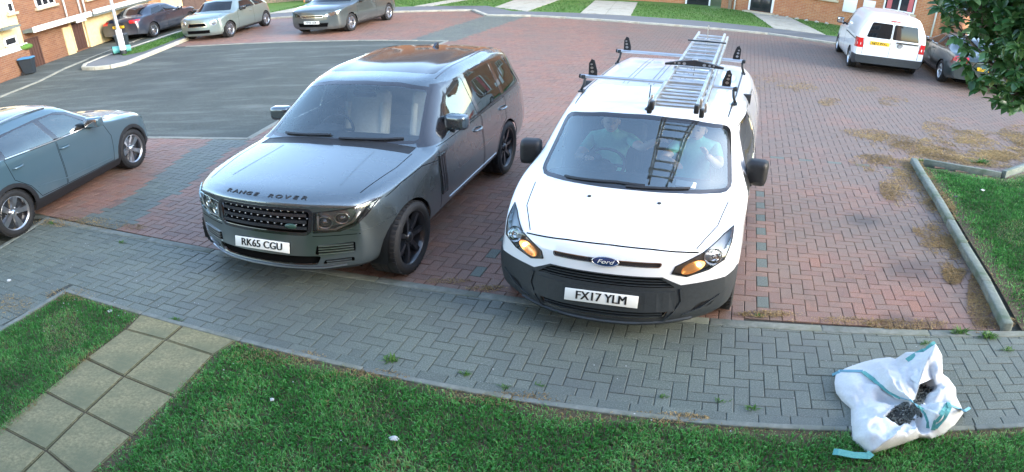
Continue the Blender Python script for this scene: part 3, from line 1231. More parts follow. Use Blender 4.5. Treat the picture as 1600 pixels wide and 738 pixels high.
def build_van():
    v = thing('panel_van', 'white panel van with grey bumper, lit headlights and roof bars beside the grey car', 'van', (VAN[0], VAN[1], 0), -VAN[2])
    B = Body([
        (.40, .20, .72, .50, .835, .80, .80, .87, .66, .905, -.06, -.17, .01),
        (.52, .20, .80, .52, .885, .88, .84, .945, .70, .975, -.03, -.14, .01),
        (.72, .20, .84, .55, .915, .98, .875, 1.035, .745, 1.065, .02, -.09, .01),
        (.92, .20, .84, .58, .918, 1.05, .895, 1.09, .77, 1.12, .08, -.09, .01),
        (1.02, .20, .84, .58, .918, 1.08, .90, 1.125, .77, 1.15, .10, -.16, .01),
        (1.10, .20, .84, .58, .918, 1.10, .90, 1.20, .755, 1.225, .10, -.17),
        (1.36, .20, .84, .58, .918, 1.12, .905, 1.44, .715, 1.48, .08, -.14),
        (1.60, .20, .84, .58, .918, 1.13, .905, 1.64, .68, 1.69, .03, -.12),
        (1.74, .20, .84, .58, .918, 1.13, .905, 1.695, .675, 1.745, 0, -.10),
        (2.3, .20, .84, .58, .918, 1.14, .908, 1.75, .70, 1.80, 0, 0, .05),
        (3.4, .20, .84, .58, .918, 1.14, .908, 1.755, .70, 1.805, 0, 0, .05),
        (4.1, .22, .84, .58, .912, 1.14, .90, 1.73, .68, 1.78, 0, 0, .05),
        (4.32, .26, .82, .58, .89, 1.14, .87, 1.66, .66, 1.71, 0, .03, .05),
        (4.40, .30, .80, .58, .86, 1.14, .84, 1.50, .68, 1.53, 0, .03, .03),
    ], front=.34, rear=.04, sub=4, vsub=5, fprof=[(0, -.05), (.1, .0), (.25, .03), (.4, .02), (.55, .02), (.8, .03), (.92, .02), (1, 0)])
    WY, RW = (.90, 3.56), .325
    # unpainted lower bumper, sills
    B.carve('bumper', [(-.90, .16), (.90, .16), (.90, .63), (.80, .615), (.66, .60), (.53, .588), (.40, .668), (-.40, .668), (-.53, .588), (-.66, .60), (-.80, .615), (-.90, .63)], 'y', hi=.75, nmin=-.2)
    B.both('sill', [(1.2, .16), (4.45, .16), (4.45, .33), (1.2, .33)])
    B.both('bumper_end', [(.30, .16), (.62, .16), (.56, .55), (.60, .632), (.42, .618), (.30, .60)], only=('body',), nmin=.3)
    gu = rounded([(-.50, .565), (.50, .565), (.39, .658), (-.39, .658)], .02)
    B.carve('grille', gu, 'y', hi=.5)
    gl_ = rounded([(-.44, .27), (.44, .27), (.47, .375), (-.47, .375)], .03)
    B.carve('lower_grille', gl_, 'y', hi=.5)
    slot = rounded([(-.375, .755), (.375, .755), (.385, .795), (-.385, .795)], .015)
    B.carve('slot', slot, 'y', hi=.5)
    fog = rounded([(.60, .31), (.74, .345), (.78, .42), (.66, .40)], .03)
    B.mirror_front('fog', fog, hi=.7)
    # headlamps sweep up the wings
    hl = [(.46, .70), (.56, .668), (.70, .715), (.80, .79), (.832, .90), (.832, .985), (.775, .955), (.70, .90), (.59, .83), (.48, .765)]
    B.mirror_front('lamp', hl, hi=1.1, nmin=-.1)
    # glass
    ws = rounded([(-.74, 1.155), (-.4, 1.178), (0, 1.185), (.4, 1.178), (.74, 1.155), (.655, 1.62), (.35, 1.665), (0, 1.68), (-.35, 1.665), (-.655, 1.62)], .05, 3)
    B.carve('screen_edge', grow(ws, .03), 'y', lo=.8, hi=2.0)
    B.carve('screen', ws, 'y', lo=.8, hi=2.0)
    fg = rounded([(1.42, 1.155), (2.30, 1.155), (2.30, 1.60), (1.86, 1.585), (1.70, 1.53)], .04)
    B.both('front_glass_edge', grow(fg, .025))
    B.both('front_glass', fg)
    tri = [(1.13, 1.10), (1.37, 1.10), (1.37, 1.26)]
    B.both('corner', tri)
    B.carve('bonnet', [(-.60, .345), (-.3, .275), (0, .26), (.3, .275), (.60, .345), (.715, .62), (.755, .98), (.6, .94), (0, .84), (-.6, .94), (-.755, .98), (-.715, .62)], 'z', lo=.8, only=('body',))
    fd = [(1.22, .36), (2.36, .36), (2.40, 1.12), (2.36, 1.63), (1.75, 1.61), (1.20, 1.12)]
    sl = [(2.42, .36), (3.14, .36), (3.20, .7), (3.42, .86), (3.42, 1.62), (2.42, 1.64)]
    B.both('front_door', fd, only=('body',))
    B.both('slide_door', sl, only=('body',))
    for y in WY:
        B.both('hole', arch_poly(y, .325, .365))
    B.part('body', 'body', 'paint_white', v)
    B.part('bonnet', 'bonnet', 'paint_white', v)
    bp = B.part('bumper', 'bumper', 'grey_plastic', v, off=.006, rim=.02)
    g = B.part('grille', 'grille', 'gap', v, off=-.03, rim=0)
    for i in range(3):
        m = MB()
        B.ribbon('y', [(-.48 + .03 * i, .582 + i * .025), (.48 - .03 * i, .582 + i * .025)], .008, .02, -.02, m)
        m.build('grille_bar', 'grey_plastic', g)
    g = B.part('lower_grille', 'lower_grille', 'gap', v, off=-.025, rim=0)
    for i in range(3):
        m = MB()
        B.ribbon('y', [(-.43, .292 + i * .03), (.43, .292 + i * .03)], .008, .02, -.02, m)
        m.build('grille_bar', 'grey_plastic', g)
    B.part('slot', 'upper_grille_slot', 'piano', v, off=-.008, rim=0)
    m = MB()
    B.ribbon('y', outline(slot), .006, .004, 0, m)
    m.build('slot_edge', 'chrome', v)
    m = MB()                                               # raised band of the bumper round the plate
    B.ribbon('y', [(-.50, .445), (-.3, .44), (.3, .44), (.50, .445)], .19, .012, .004, m)
    m.build('plate_panel', 'grey_plastic', bp)
    for s in (-1, 1):                                      # creases that frame the fog lamp corners
        m = MB()
        B.ribbon('y', [(s * .53, .56), (s * .55, .44), (s * .50, .33), (s * .44, .25)], .02, .014, .002, m)
        m.build('bumper_crease', 'grey_plastic', bp)
        m = MB()
        B.ribbon('y', [(s * .56, .30), (s * .68, .345), (s * .80, .45)], .016, .012, .002, m)
        m.build('bumper_crease', 'grey_plastic', bp)
    m = MB()
    B.ribbon('y', [(-.62, .245), (-.4, .232), (0, .228), (.4, .232), (.62, .245)], .035, .022, .0, m)
    m.build('bumper_lip', 'grey_plastic', bp)
    # oval badge
    F = B.frame('y', 0, .775, off=.006) @ Matrix.Rotation(PI / 2, 4, 'X')
    m = MB()
    m.lathe([(0, .008), (.088, .007), (.098, .003), (.098, -.005)], 28, F @ Matrix.Diagonal((1, .42, 1, 1)))
    bd = m.build('badge', 'badge_blue', v)
    m = MB()
    m.tube([F @ Vector((.093 * math.cos(a), .041 * math.sin(a), .006)) for a in np.linspace(0, 2 * PI, 28, endpoint=False)], .004, 6, closed=True)
    m.build('badge_rim', 'chrome', bd)
    t = text_mb('Ford', .05, .002, 1.2, shear=.3).build('lettering', 'plate_white', bd, fix=False)
    t.matrix_local = B.frame('y', 0, .775, off=.017)
    number_plate(v, 'FX17 YLM', B.frame('y', 0, .45, off=.022))
    for q in 'LR':
        s = 1 if q == 'L' else -1
        d = B.part('front_door|' + q, 'door', 'paint_white', v)
        handles(d, B, [(s, 2.27, .98)], 'black_plastic', .17)
        B.part('slide_door|' + q, 'sliding_door', 'paint_white', v)
        B.part('front_glass_edge|' + q, 'window_seal', 'gloss_black', v, off=-.002)
        B.part('front_glass|' + q, 'side_window', 'side_glass', v, off=-.006, rim=0)
        B.part('corner|' + q, 'mirror_corner', 'black_plastic', v, off=.002)
        B.part('sill|' + q, 'sill', 'grey_plastic', v, off=.004, rim=.02)
        B.part('bumper_end|' + q, 'bumper_end', 'grey_plastic', v, off=.006, rim=.02)
        k = B.part('fog|' + q, 'fog_lamp_recess', 'black_plastic', v, off=-.012, rim=0)
        L = B.part('lamp|' + q, 'headlight', 'lamp_silver', v, off=-.04, rim=0)
        B.part('lamp|' + q, 'cover', 'lamp_cover', L, off=.002, rim=.035)
        m = MB()
        B.ribbon('y', outline([(s * a, b) for a, b in hl]), .009, .005, 0, m)
        m.build('lamp_seal', 'black_plastic', L)
        m, m2, m3 = MB(), MB(), MB()
        F = B.frame('y', s * .725, .825, off=-.012) @ Matrix.Rotation(PI / 2, 4, 'X')
        m.lathe([(.075, .01), (.07, -.012), (.05, -.03), (.02, -.04), (0, -.04)], 24, F)
        m.lathe([(.016, .0), (.014, .012), (0, .014)], 12, F)
        m.build('reflector', 'reflector', L)
        F = B.frame('y', s * .60, .742, off=-.018) @ Matrix.Rotation(PI / 2, 4, 'X')
        m2.lathe([(.066, .01), (.06, -.008), (.04, -.02), (0, -.022)], 20, F @ Matrix.Rotation(s * .55, 4, 'Z') @ Matrix.Diagonal((1.45, .72, 1, 1)))
        m2.build('indicator', 'amber', L)
        m3.ball(F @ Vector((s * .045, .018, -.004)), .017, 10)
        m3.build('bulb', 'bulb', L)
        m = MB()
        F = B.frame('y', s * .815, .925, off=-.012)
        m.box((0, 0, 0), (.03, .01, .12), bev=.004, mtx=F)
        m.build('side_reflector', 'red_lamp' if False else 'amber', L) if False else None
    B.part('screen_edge', 'windscreen_frit', 'gloss_black', v, off=-.001)
    B.part('screen', 'windscreen', 'windscreen', v, off=-.003, rim=0)
    gaps(v, B, [(s, p) for s in ('x+', 'x-') for p in (outline(fd), outline(sl))]
         + [('y', [(-.62, .868), (-.3, .895), (0, .902), (.3, .895), (.62, .868)]), ('y', [(-.62, .873), (-.3, .90), (0, .907), (.3, .90), (.62, .873)])]
         + [('z', [(s * .60, .345), (s * .715, .62), (s * .76, .98)]) for s in (1, -1)])
    m = MB()                                               # thin grey lines paint the shade along the edges of the roof's pressed ribs
    for x in (-.36, -.12, .12, .36):
        for e in (-.022, .022):
            B.ribbon('z', [(x + e, 2.42), (x + e, 4.15)], .008, .003, -.001, m, step=.2)
    tag(m.build('rib_shade_line', 'rib_shade_line', v), kind='stuff')
    for x in (-.645, .645):
        m = MB()
        B.ribbon('z', [(x, 1.72), (x * 1.03, 2.4), (x * 1.03, 3.6), (x, 4.2)], .014, .002, 0, m, step=.1)
        m.build('roof_channel', 'grey_plastic', v)
    for x in (-.27, .26):
        l, n = B.hit('z', x, .765)
        m = MB()
        m.ball(l + n * .004, (.016, .02, .01), 10)
        m.build('washer_jet', 'black_plastic', v)
    for s in (1, -1):
        door_mirror(v, s, (s * .885, 1.38, 1.14), (s * .945, 1.44, 1.235), (.18, .15, .27), 'black_plastic')
        arch_liner(v, WY[0], .367, .86)
        arch_liner(v, WY[1], .367, .86)
    add_wheels(v, WY, .905, RW, .215, .205, 'steel')
    wiper(v, B, [(-.52, 1.17), (-.1, 1.20), (.12, 1.193)], name='wiper')
    wiper(v, B, [(-.02, 1.178), (.45, 1.182)], name='wiper')
    # aerial
    l, n = B.hit('z', -.01, 1.62)
    m = MB()
    m.ball(l, (.028, .04, .022), 10)
    m.tube([l + Vector((0, 0, .01)), l + Vector((0, .02, .10)), l + Vector((0, .05, .24))], [.008, .006, .004], 6)
    m.build('aerial', 'black_plastic', v)
    # roof bars with end stops
    for y, x0, x1 in ((2.04, -.69, .66), (3.62, -.69, .66)):
        m = MB()
        m.cyl((x0, y, 1.93), (x1, y, 1.93), .02, 14)
        b = m.build('roof_bar', 'satin_silver', v)
        for x in (x0, x1):
            m = MB()
            m.cyl((x - .008, y, 1.93), (x + .008, y, 1.93), .023, 14)
            m.build('bar_cap', 'black_plastic', b)
        for s in (-1, 1):
            m = MB()
            m.tube([(s * .645, y, 1.925), (s * .655, y, 1.84), (s * .68, y, 1.765)], .012, 8)
            m.box((s * .66, y, 1.925), (.04, .045, .045), bev=.008)
            m.box((s * .672, y, 1.765), (.05, .09, .02), bev=.005)
            m.build('bar_foot', 'grey_plastic', b)
            m = MB()
            prof = [(-.038, 0), (.038, 0), (.038, .05), (.010, .165), (-.016, .178), (-.038, .13)]
            m.prism(prof, .008, Matrix.Translation((s * .58, y + .0, 1.945)) @ Matrix(((-s, 0, 0, 0), (0, 0, 1, 0), (0, 1, 0, 0), (0, 0, 0, 1))))
            st = m.build('end_stop', 'black_plastic', b)
            m = MB()
            for zz, r in ((.04, .015), (.082, .013), (.12, .010)):
                m.cyl((s * .58 + s * zz * .12, y - .0012, 1.945 + zz), (s * .58 + s * zz * .12, y - .0004, 1.945 + zz), r, 14)
            tag(m.build('lightening_hole', 'satin_silver', st), kind='stuff')
    # cabin
    m = MB()
    m.box((0, 2.0, .48), (1.6, 1.6, .06))
    m.box((0, 2.68, 1.10), (1.6, .04, 1.25))
    m.build('bulkhead', 'dark_trim', v)
    dashboard(v, .98, 1.55, 1.09, .78, 'dark_trim', .4)
    steering_wheel(v, (-.37, 1.68, 1.06), .75, .19)
    for x in (-.38, .40):
        seat(v, x, 2.12, .55, 'seat_cloth', .5, .64)
    m = MB()
    l, n = B.hit('y', .38, 1.215)
    m.box((0, 0, 0), (.16, .004, .06), mtx=B.frame('y', .42, 1.222, off=-.012))
    m.build('windscreen_sticker', 'plate_white', v)
    m = MB()
    m.box((0, 0, 0), (.08, .004, .08), mtx=B.frame('y', .305, 1.228, off=-.012))
    m.build('windscreen_sticker', 'badge_green', v)
    underbody(v, .5, 4.2, .62, .24)
    return v, B


van_o, van_B = build_van()


# ladder and clamps on the roof bars: things of their own, placed in the van's frame
def in_van(o):
    o.location = VAN_M @ Vector(o.location)
    o.rotation_euler = (o.rotation_euler[0], o.rotation_euler[1], o.rotation_euler[2] - VAN[2])
    return o


grained('aluminium', (.48, .48, .47), (.62, .62, .60), 18, .42, 1., bump=.03, dirt=((.30, .28, .25), 5, .5, .75))
plain('clamp_black', (.02, .02, .022), .45)
A0, A1 = Vector((.32, .57, 1.975)), Vector((.215, 4.9, 1.975))
lad = thing('extension_ladder', 'aluminium extension ladder clamped along the white van roof bars', 'ladder', tuple(A0), 0)
ang = math.atan2(-(A1 - A0).x, (A1 - A0).y)
lad.rotation_euler = (0, 0, ang)
LL = (A1 - A0).length
for lvl, (w, z0, y0, y1) in enumerate(((.36, 0, .15, LL), (.30, .075, 0, LL - .25))):
    for s in (-1, 1):
        m = MB()
        m.box((s * w / 2, (y0 + y1) / 2, z0 + .032), (.024, y1 - y0, .064), bev=.004)
        m.build('rail', 'aluminium', lad)
    n = int((y1 - y0) / .25)
    mm = MB()
    mm.cyl((-w / 2, 0, z0 + .034), (w / 2, 0, z0 + .034), .016, 10)
    rm = mm.mesh('rung', 'aluminium')
    for i in range(n):
        inst('rung', rm, lad, (0, y0 + .14 + i * .25, 0))
    for s in (-1, 1):
        m = MB()
        m.box((s * w / 2, y0 - .01, z0 + .03), (.034, .06, .075), bev=.008)
        m.build('foot', 'black_plastic', lad)
        m = MB()
        m.box((s * (w / 2 + .016), y0 + .12, z0 + .05), (.02, .06, .09), bev=.005)
        m.build('bracket', 'satin_silver', lad)
in_van(lad)
for i, (y, txt) in enumerate(((2.06, 'black ladder clamp with holed cross plate above the front roof bar'), (3.64, 'thin ladder clamp on the rear roof bar of the white van'))):
    k = thing('ladder_clamp', txt, 'clamp', (.29 - i * .04, y, 2.128), 0, 'clamps holding the ladder')
    if i == 0:
        prof = [(-.25, -.006), (-.25, .012), (-.12, .045), (-.03, .06), (.03, .06), (.12, .045), (.25, .012), (.25, -.006), (.10, .002), (-.10, .002)]
        m = MB()
        m.prism(prof, .05, Matrix.Translation((0, -.025, 0)) @ Matrix(((1, 0, 0, 0), (0, 0, 1, 0), (0, 1, 0, 0), (0, 0, 0, 1))))
        p = m.build('plate', 'clamp_black', k)
        for x, r in ((-.13, .012), (-.085, .015), (.085, .015), (.13, .012), (.165, .009), (-.165, .009)):
            m = MB()
            m.cyl((x, -.0262, .022), (x, -.0255, .022), r, 12)
            m.build('hole', 'satin_silver', p)
    else:
        m = MB()
        m.box((0, 0, .01), (.40, .03, .018), bev=.004)
        m.build('plate', 'grey_plastic', k)
    m = MB()
    m.cyl((0, 0, -.17), (0, 0, .22 if i else .05), .006, 8)
    m.box((0, 0, .065 if i == 0 else .03), (.05, .03, .02), bev=.005)
    m.build('threaded_rod', 'satin_silver', k)
    in_van(k)


# ------------------------------------------------------------------ blue-grey crossover at the left edge
def build_crossover():
    pose = (-5.916, 9.589, 3.209)
    v = thing('parked_car', 'blue-grey crossover with five-spoke alloy wheels cut off by the left picture edge', 'car', (pose[0], pose[1], 0), -pose[2])
    B = Body([
        (.28, .20, .70, .48, .82, .74, .80, .82, .70, .86, -.05, -.18),
        (.45, .20, .80, .50, .88, .82, .855, .895, .745, .93, -.02, -.14),
        (.80, .20, .85, .53, .918, .90, .885, .96, .78, 1.0, 0, -.08),
        (1.12, .20, .85, .56, .918, .95, .89, 1.0, .78, 1.045, 0, -.12),
        (1.26, .20, .85, .58, .918, .975, .89, 1.05, .765, 1.09, .05, -.16),
        (1.60, .20, .85, .60, .918, 1.02, .885, 1.265, .69, 1.325, .05, -.14),
        (1.92, .20, .85, .60, .918, 1.04, .88, 1.42, .64, 1.485, 0, -.12),
        (2.18, .20, .85, .60, .918, 1.06, .88, 1.475, .625, 1.54, 0, -.08),
        (2.7, .20, .85, .60, .918, 1.09, .875, 1.49, .62, 1.565, 0, 0),
        (3.4, .22, .85, .60, .918, 1.12, .86, 1.45, .60, 1.525, 0, .04),
        (3.92, .26, .84, .60, .90, 1.14, .82, 1.35, .58, 1.415, 0, .08),
        (4.18, .30, .80, .60, .87, 1.10, .78, 1.20, .60, 1.24, 0, .05),
        (4.36, .34, .74, .60, .80, .98, .72, 1.02, .60, 1.03, 0, .04),
    ], front=.25, rear=.06, sub=4, vsub=5, fprof=[(0, -.03), (.2, .02), (.5, .03), (.8, .02), (1, 0)])
    WY, RW = (.82, 3.48), .345
    for i, y in enumerate(WY):
        B.both('cladding%d' % i, arch_poly(y, .345, .435))
    B.both('sill', [(.9, .15), (3.5, .15), (3.3, .40), (3.0, .375), (1.2, .33), (.9, .33)])
    B.carve('skirt', [(-.95, .15), (.95, .15), (.95, .40), (-.95, .40)], 'y', hi=.7)
    B.both('a_pillar', [(1.40, 1.05), (1.62, 1.05), (2.08, 1.44), (1.92, 1.44)], nmin=.02)
    band = [(1.42, 1.035), (2.4, 1.06), (3.35, 1.115), (3.85, 1.22), (3.6, 1.335), (3.1, 1.41), (2.5, 1.43), (2.08, 1.415), (1.85, 1.345)]
    B.both('pillar', band)
    fg = rounded([(1.58, 1.06), (2.34, 1.082), (2.42, 1.40), (2.14, 1.395), (1.92, 1.33)], .025)
    rg = rounded([(2.44, 1.085), (3.32, 1.14), (3.30, 1.36), (2.9, 1.40), (2.52, 1.405)], .025)
    B.both('front_glass', fg)
    B.both('rear_glass', rg)
    ws = rounded([(-.70, 1.085), (-.4, 1.105), (0, 1.112), (.4, 1.105), (.70, 1.085), (.60, 1.435), (.3, 1.475), (0, 1.485), (-.3, 1.475), (-.60, 1.435)], .03, 2)
    B.carve('screen', ws, 'y', lo=.9, hi=2.3)
    B.carve('roof', rounded([(-.52, 2.15), (.52, 2.15), (.50, 3.7), (-.50, 3.7)], .08), 'z', lo=1.3)
    B.carve('bonnet', [(-.70, .42), (-.35, .22), (0, .16), (.35, .22), (.70, .42), (.755, .8), (.75, 1.10), (-.75, 1.10), (-.755, .8)], 'z', lo=.75, only=('body',))
    hl = [(.55, .66), (.72, .68), (.82, .75), (.84, .80), (.72, .775), (.56, .74)]
    B.mirror_front('lamp', hl, hi=.9, nmin=-.05)
    fd = [(1.36, .345), (2.44, .375), (2.42, 1.06), (1.42, 1.03), (1.30, .75)]
    rd = [(2.46, .375), (2.98, .40), (3.12, .62), (3.34, .80), (3.38, 1.11), (2.44, 1.06)]
    B.both('front_door', fd, only=('body',))
    B.both('rear_door', rd, only=('body',))
    B.carve('rear_lamp', [(.5, .82), (.86, .80), (.86, .93), (.5, .93)], 'yb', lo=3.8)
    for y in WY:
        B.both('hole', arch_poly(y, .345, .375))
    P = 'paint_blue_grey'
    B.part('body', 'body', P, v)
    B.part('bonnet', 'bonnet', P, v)
    B.part('skirt', 'bumper_skirt', 'black_plastic', v)
    for q in 'LR':
        s = 1 if q == 'L' else -1
        d = B.part('front_door|' + q, 'door', P, v)
        handles(d, B, [(s, 2.31, .925)], P, .2)
        d = B.part('rear_door|' + q, 'door', P, v)
        handles(d, B, [(s, 3.22, .955)], P, .2)
        B.part('front_glass|' + q, 'side_window', 'side_glass', v, off=-.006, rim=0)
        B.part('rear_glass|' + q, 'side_window', 'side_glass', v, off=-.006, rim=0)
        B.part('pillar|' + q, 'pillar_trim', 'gloss_black', v, off=-.003)
        B.part('a_pillar|' + q, 'a_pillar', P, v)
        for i in (0, 1):
            B.part('cladding%d|' % i + q, 'arch_cladding', 'black_plastic', v, off=.006, rim=.02)
        B.part('sill|' + q, 'sill', 'black_plastic', v, off=.004, rim=.02)
        L = B.part('lamp|' + q, 'headlight', 'reflector', v, off=-.02, rim=0)
        B.part('lamp|' + q, 'cover', 'lamp_cover', L, off=.001)
        m = MB()
        B.ribbon('x+' if s > 0 else 'x-', [(1.62, 1.045), (2.4, 1.07), (3.35, 1.125)], .014, .005, 0, m)
        m.build('window_trim', 'satin_silver', v)
        m = MB()
        ax = 'x+' if s > 0 else 'x-'
        pts = [(2.1, 1.50), (2.6, 1.545), (3.2, 1.53), (3.75, 1.44)]
        m.tube([(s * (.57 - .01 * i), y, z) for i, (y, z) in enumerate(pts)], .016, 8)
        m.build('roof_rail', 'satin_silver', v)
    B.part('screen', 'windscreen', 'windscreen', v, off=-.003, rim=0)
    B.part('roof', 'roof_glass', 'sunroof_glass', v, off=.001)
    B.part('rear_lamp', 'rear_lamp', 'red_lamp', v, off=.004)
    gaps(v, B, [(s, p) for s in ('x+', 'x-') for p in (outline(fd), outline(rd))] + [('z', [(q * .70, .42), (q * .755, .8), (q * .75, 1.10)]) for q in (1, -1)])
    for q in ('x+', 'x-'):
        m = MB()
        B.ribbon(q, [(1.42, .40), (2.4, .46), (3.0, .56)], .02, .006, -.001, m)
        m.build('door_crease', P, v)
    for s in (1, -1):
        door_mirror(v, s, (s * .86, 1.66, 1.06), (s * .985, 1.70, 1.125), (.22, .17, .155), P)
        arch_liner(v, WY[0], .377, .87)
        arch_liner(v, WY[1], .377, .87)
    add_wheels(v, WY, .895, RW, .235, .245, 'five')
    dashboard(v, 1.2, 1.75, .98, .72)
    m = MB()
    m.box((0, 2.4, .42), (1.5, 2.4, .06))
    m.box((0, 3.7, .8), (1.4, .06, .6))
    m.build('cabin_floor', 'dark_trim', v)
    steering_wheel(v, (-.36, 1.9, .93), .4)
    for x in (-.38, .38):
        seat(v, x, 2.2, .48, 'seat_cloth', .5, .6)
    m = MB()
    m.box((0, 3.0, .6), (1.3, .5, .2), bev=.06)
    m.box((0, 3.3, .9), (1.3, .16, .55), bev=.06)
    m.build('rear_bench', 'seat_cloth', v)
    underbody(v, .4, 4.1, .6, .22)
    return v


build_crossover()


# ------------------------------------------------------------------ cars further away
def car_stations(L, W, zf, yc, zc, yh, zh, zroof, yr, yd, zd, zb0, zb1, xr, zs=.2, boot=0.):
    """nose zf, foot of screen (yc, zc), header (yh, zh), roof, rear header yr, tail (yd, zd)"""
    ym = (yh + yr) / 2
    S = [(.28, zs, W * .76, .48, W * .89, zf - .10, W * .87, zf - .03, W * .76, zf, -.05, -.18),
         (.45, zs, W * .87, .50, W * .96, zf - .02, W * .93, zf + .04, W * .81, zf + .065, -.02, -.14),
         (.80, zs, W * .92, .53, W, zf + .05, W * .965, zf + .10, W * .85, zf + .135, 0, -.08),
         (yc - .14, zs, W * .92, .55, W, zb0 - .03, W * .97, zc - .045, W * .85, zc - .02, 0, -.10),
         (yc, zs, W * .92, .56, W, zb0, W * .97, zc, W * .83, zc + .03, .05, -.14),
         ((yc + yh) / 2, zs, W * .92, .58, W, zb0 + .03, W * .965, (zc + zh) / 2 + .01, (W * .83 + xr) / 2, (zc + zh) / 2 + .07, .03, -.13),
         (yh, zs, W * .92, .58, W, zb0 + .05, W * .96, zh, xr, zh + .06, 0, -.10),
         (ym, zs, W * .92, .58, W, (zb0 + zb1) / 2 + .03, W * .955, zroof - .06, xr, zroof, 0, 0),
         (yr, zs + .02, W * .92, .58, W, zb1, W * .94, zroof - .10, xr * .97, zroof - .045, 0, .05)]
    if boot:
        S += [(boot, zs + .04, W * .91, .58, W * .985, zb1 + .01, W * .90, zd + .02, W * .76, zd + .05, 0, .10),
              ((boot + yd) / 2, zs + .05, W * .90, .58, W * .97, zb1, W * .88, zd + .0, W * .76, zd + .025, 0, .06)]
    S += [(yd, zs + .08, W * .88, .58, W * .94, zd - .10 if boot else zb1 - .02, W * .86, zd - .02, W * .70, zd, 0, .06),
          (L - .06, zs + .12, W * .80, .58, W * .86, .86, W * .78, .90, W * .66, .91, 0, .04)]
    return S


def small_car(name, label, pose, S, WY, RW, P, rim='multi', side=None, ws=None, rear=None, lamp=None, grille=None, plate='', roof=None, group=None,
              rear_lamp=None, wheelw=.21, rear_plate='', badge=True, extra=None, mirror=None, lampmat='reflector', xo=None, glassmat='dark_glass'):
    v = thing(name, label, 'car', (pose[0], pose[1], 0), -pose[2], group)
    B = Body(S, front=.24, rear=.07, sub=3, vsub=4, fprof=[(0, -.03), (.2, .02), (.5, .025), (.8, .02), (1, 0)])
    W = max(s[4] for s in S)
    xo = xo or W - .02
    for i, w in enumerate(side):
        B.both('glass%d' % i, rounded(w, .02, 2))
    B.carve('screen', rounded(ws, .02, 2), 'y', lo=.7, hi=2.6)
    if rear:
        B.carve('rear_screen', rounded(rear, .02, 2), 'yb', lo=2.2)
    if roof:
        B.carve('roof', roof, 'z', lo=1.15)
    B.mirror_front('lamp', lamp, hi=1.2, nmin=-.05)
    for i, g in enumerate(grille):
        B.carve('grille%d' % i, rounded(g, .02, 2), 'y', hi=.8)
    if rear_lamp:
        B.mirror_front('rlamp', rear_lamp, axis='yb', lo=3., nmin=.3)
    B.both('sill', [(1.1, .1), (WY[1] - .3, .1), (WY[1] - .3, .28), (1.1, .28)])
    for y in WY:
        B.both('hole', arch_poly(y, RW, RW + .045))
    B.part('body', 'body', P, v)
    for i in range(len(side)):
        B.pair('glass%d' % i, 'side_window', glassmat, v, off=-.004)
    B.pair('sill', 'sill', 'black_plastic', v)
    B.part('screen', 'windscreen', glassmat, v, off=-.003)
    B.part('rear_screen', 'rear_window', glassmat, v, off=-.003)
    B.part('roof', 'roof', 'gloss_black', v, off=.001)
    for q in B.pair('lamp', 'headlight', lampmat, v, off=-.01):
        pass
    B.pair('lamp', 'headlight_cover', 'lamp_cover', v, off=.004)
    for i in range(len(grille)):
        g = B.part('grille%d' % i, 'grille', 'gap', v, off=-.01)
        m = MB()
        B.ribbon('y', outline(grille[i]), .016, .006, 0, m)
        m.build('grille_edge', 'chrome' if i == 0 else 'black_plastic', v)
    if rear_lamp:
        B.pair('rlamp', 'rear_lamp', 'red_lamp', v, off=.004)
    if plate:
        number_plate(v, plate, B.frame('y', 0, .46, off=.012))
    if rear_plate:
        l, n = B.hit('yb', 0, .70)
        number_plate(v, rear_plate, Matrix.Translation(l + n * .012) @ Matrix.Rotation(PI, 4, 'Z'), 'plate_yellow')
    y0 = S[4][0] + .08
    y1 = (S[6][0] + S[8][0]) / 2
    zb = S[6][5]
    gaps(v, B, [(s, p) for s in ('x+', 'x-') for p in ([(y0, .30), (y1 + .02, .30), (y1 + .05, zb - .02), (y0 + .05, zb - .05), (y0, .30)],)])
    gaps(v, B, [('z', [(q * W * .76, .45), (q * W * .83, .85), (q * W * .83, S[4][0] - .1)]) for q in (1, -1)])
    for s in (1, -1):
        door_mirror(v, s, (s * W * .95, y0 + .28, zb - .0), (s * (W + .06), y0 + .30, zb + .05), (.19, .13, .13), mirror or P)
        handles(v, B, [(s, y1 - .12, zb - .13)], P, .17)
        for y in WY:
            arch_liner(v, y, RW + .047, W - .05)
    add_wheels(v, WY, xo, RW, wheelw, RW * .68, rim)
    underbody(v, .4, S[-1][0] - .2, W * .66, .2)
    if extra:
        extra(v, B)
    return v


# silver-green three-door hatchback with round lamps
def mini_extra(v, B):
    for s in (1, -1):
        m = MB()
        F = B.frame('y', s * .56, .70, off=.0) @ Matrix.Rotation(PI / 2, 4, 'X')
        m.lathe([(.118, -.01), (.122, .012), (.11, .016), (.10, .006)], 24, F)
        m.build('lamp_ring', 'chrome', v)
        m = MB()
        m.lathe([(.10, .008), (.06, .016), (0, .02)], 20, F)
        m.build('lens', 'lamp_bowl', v)


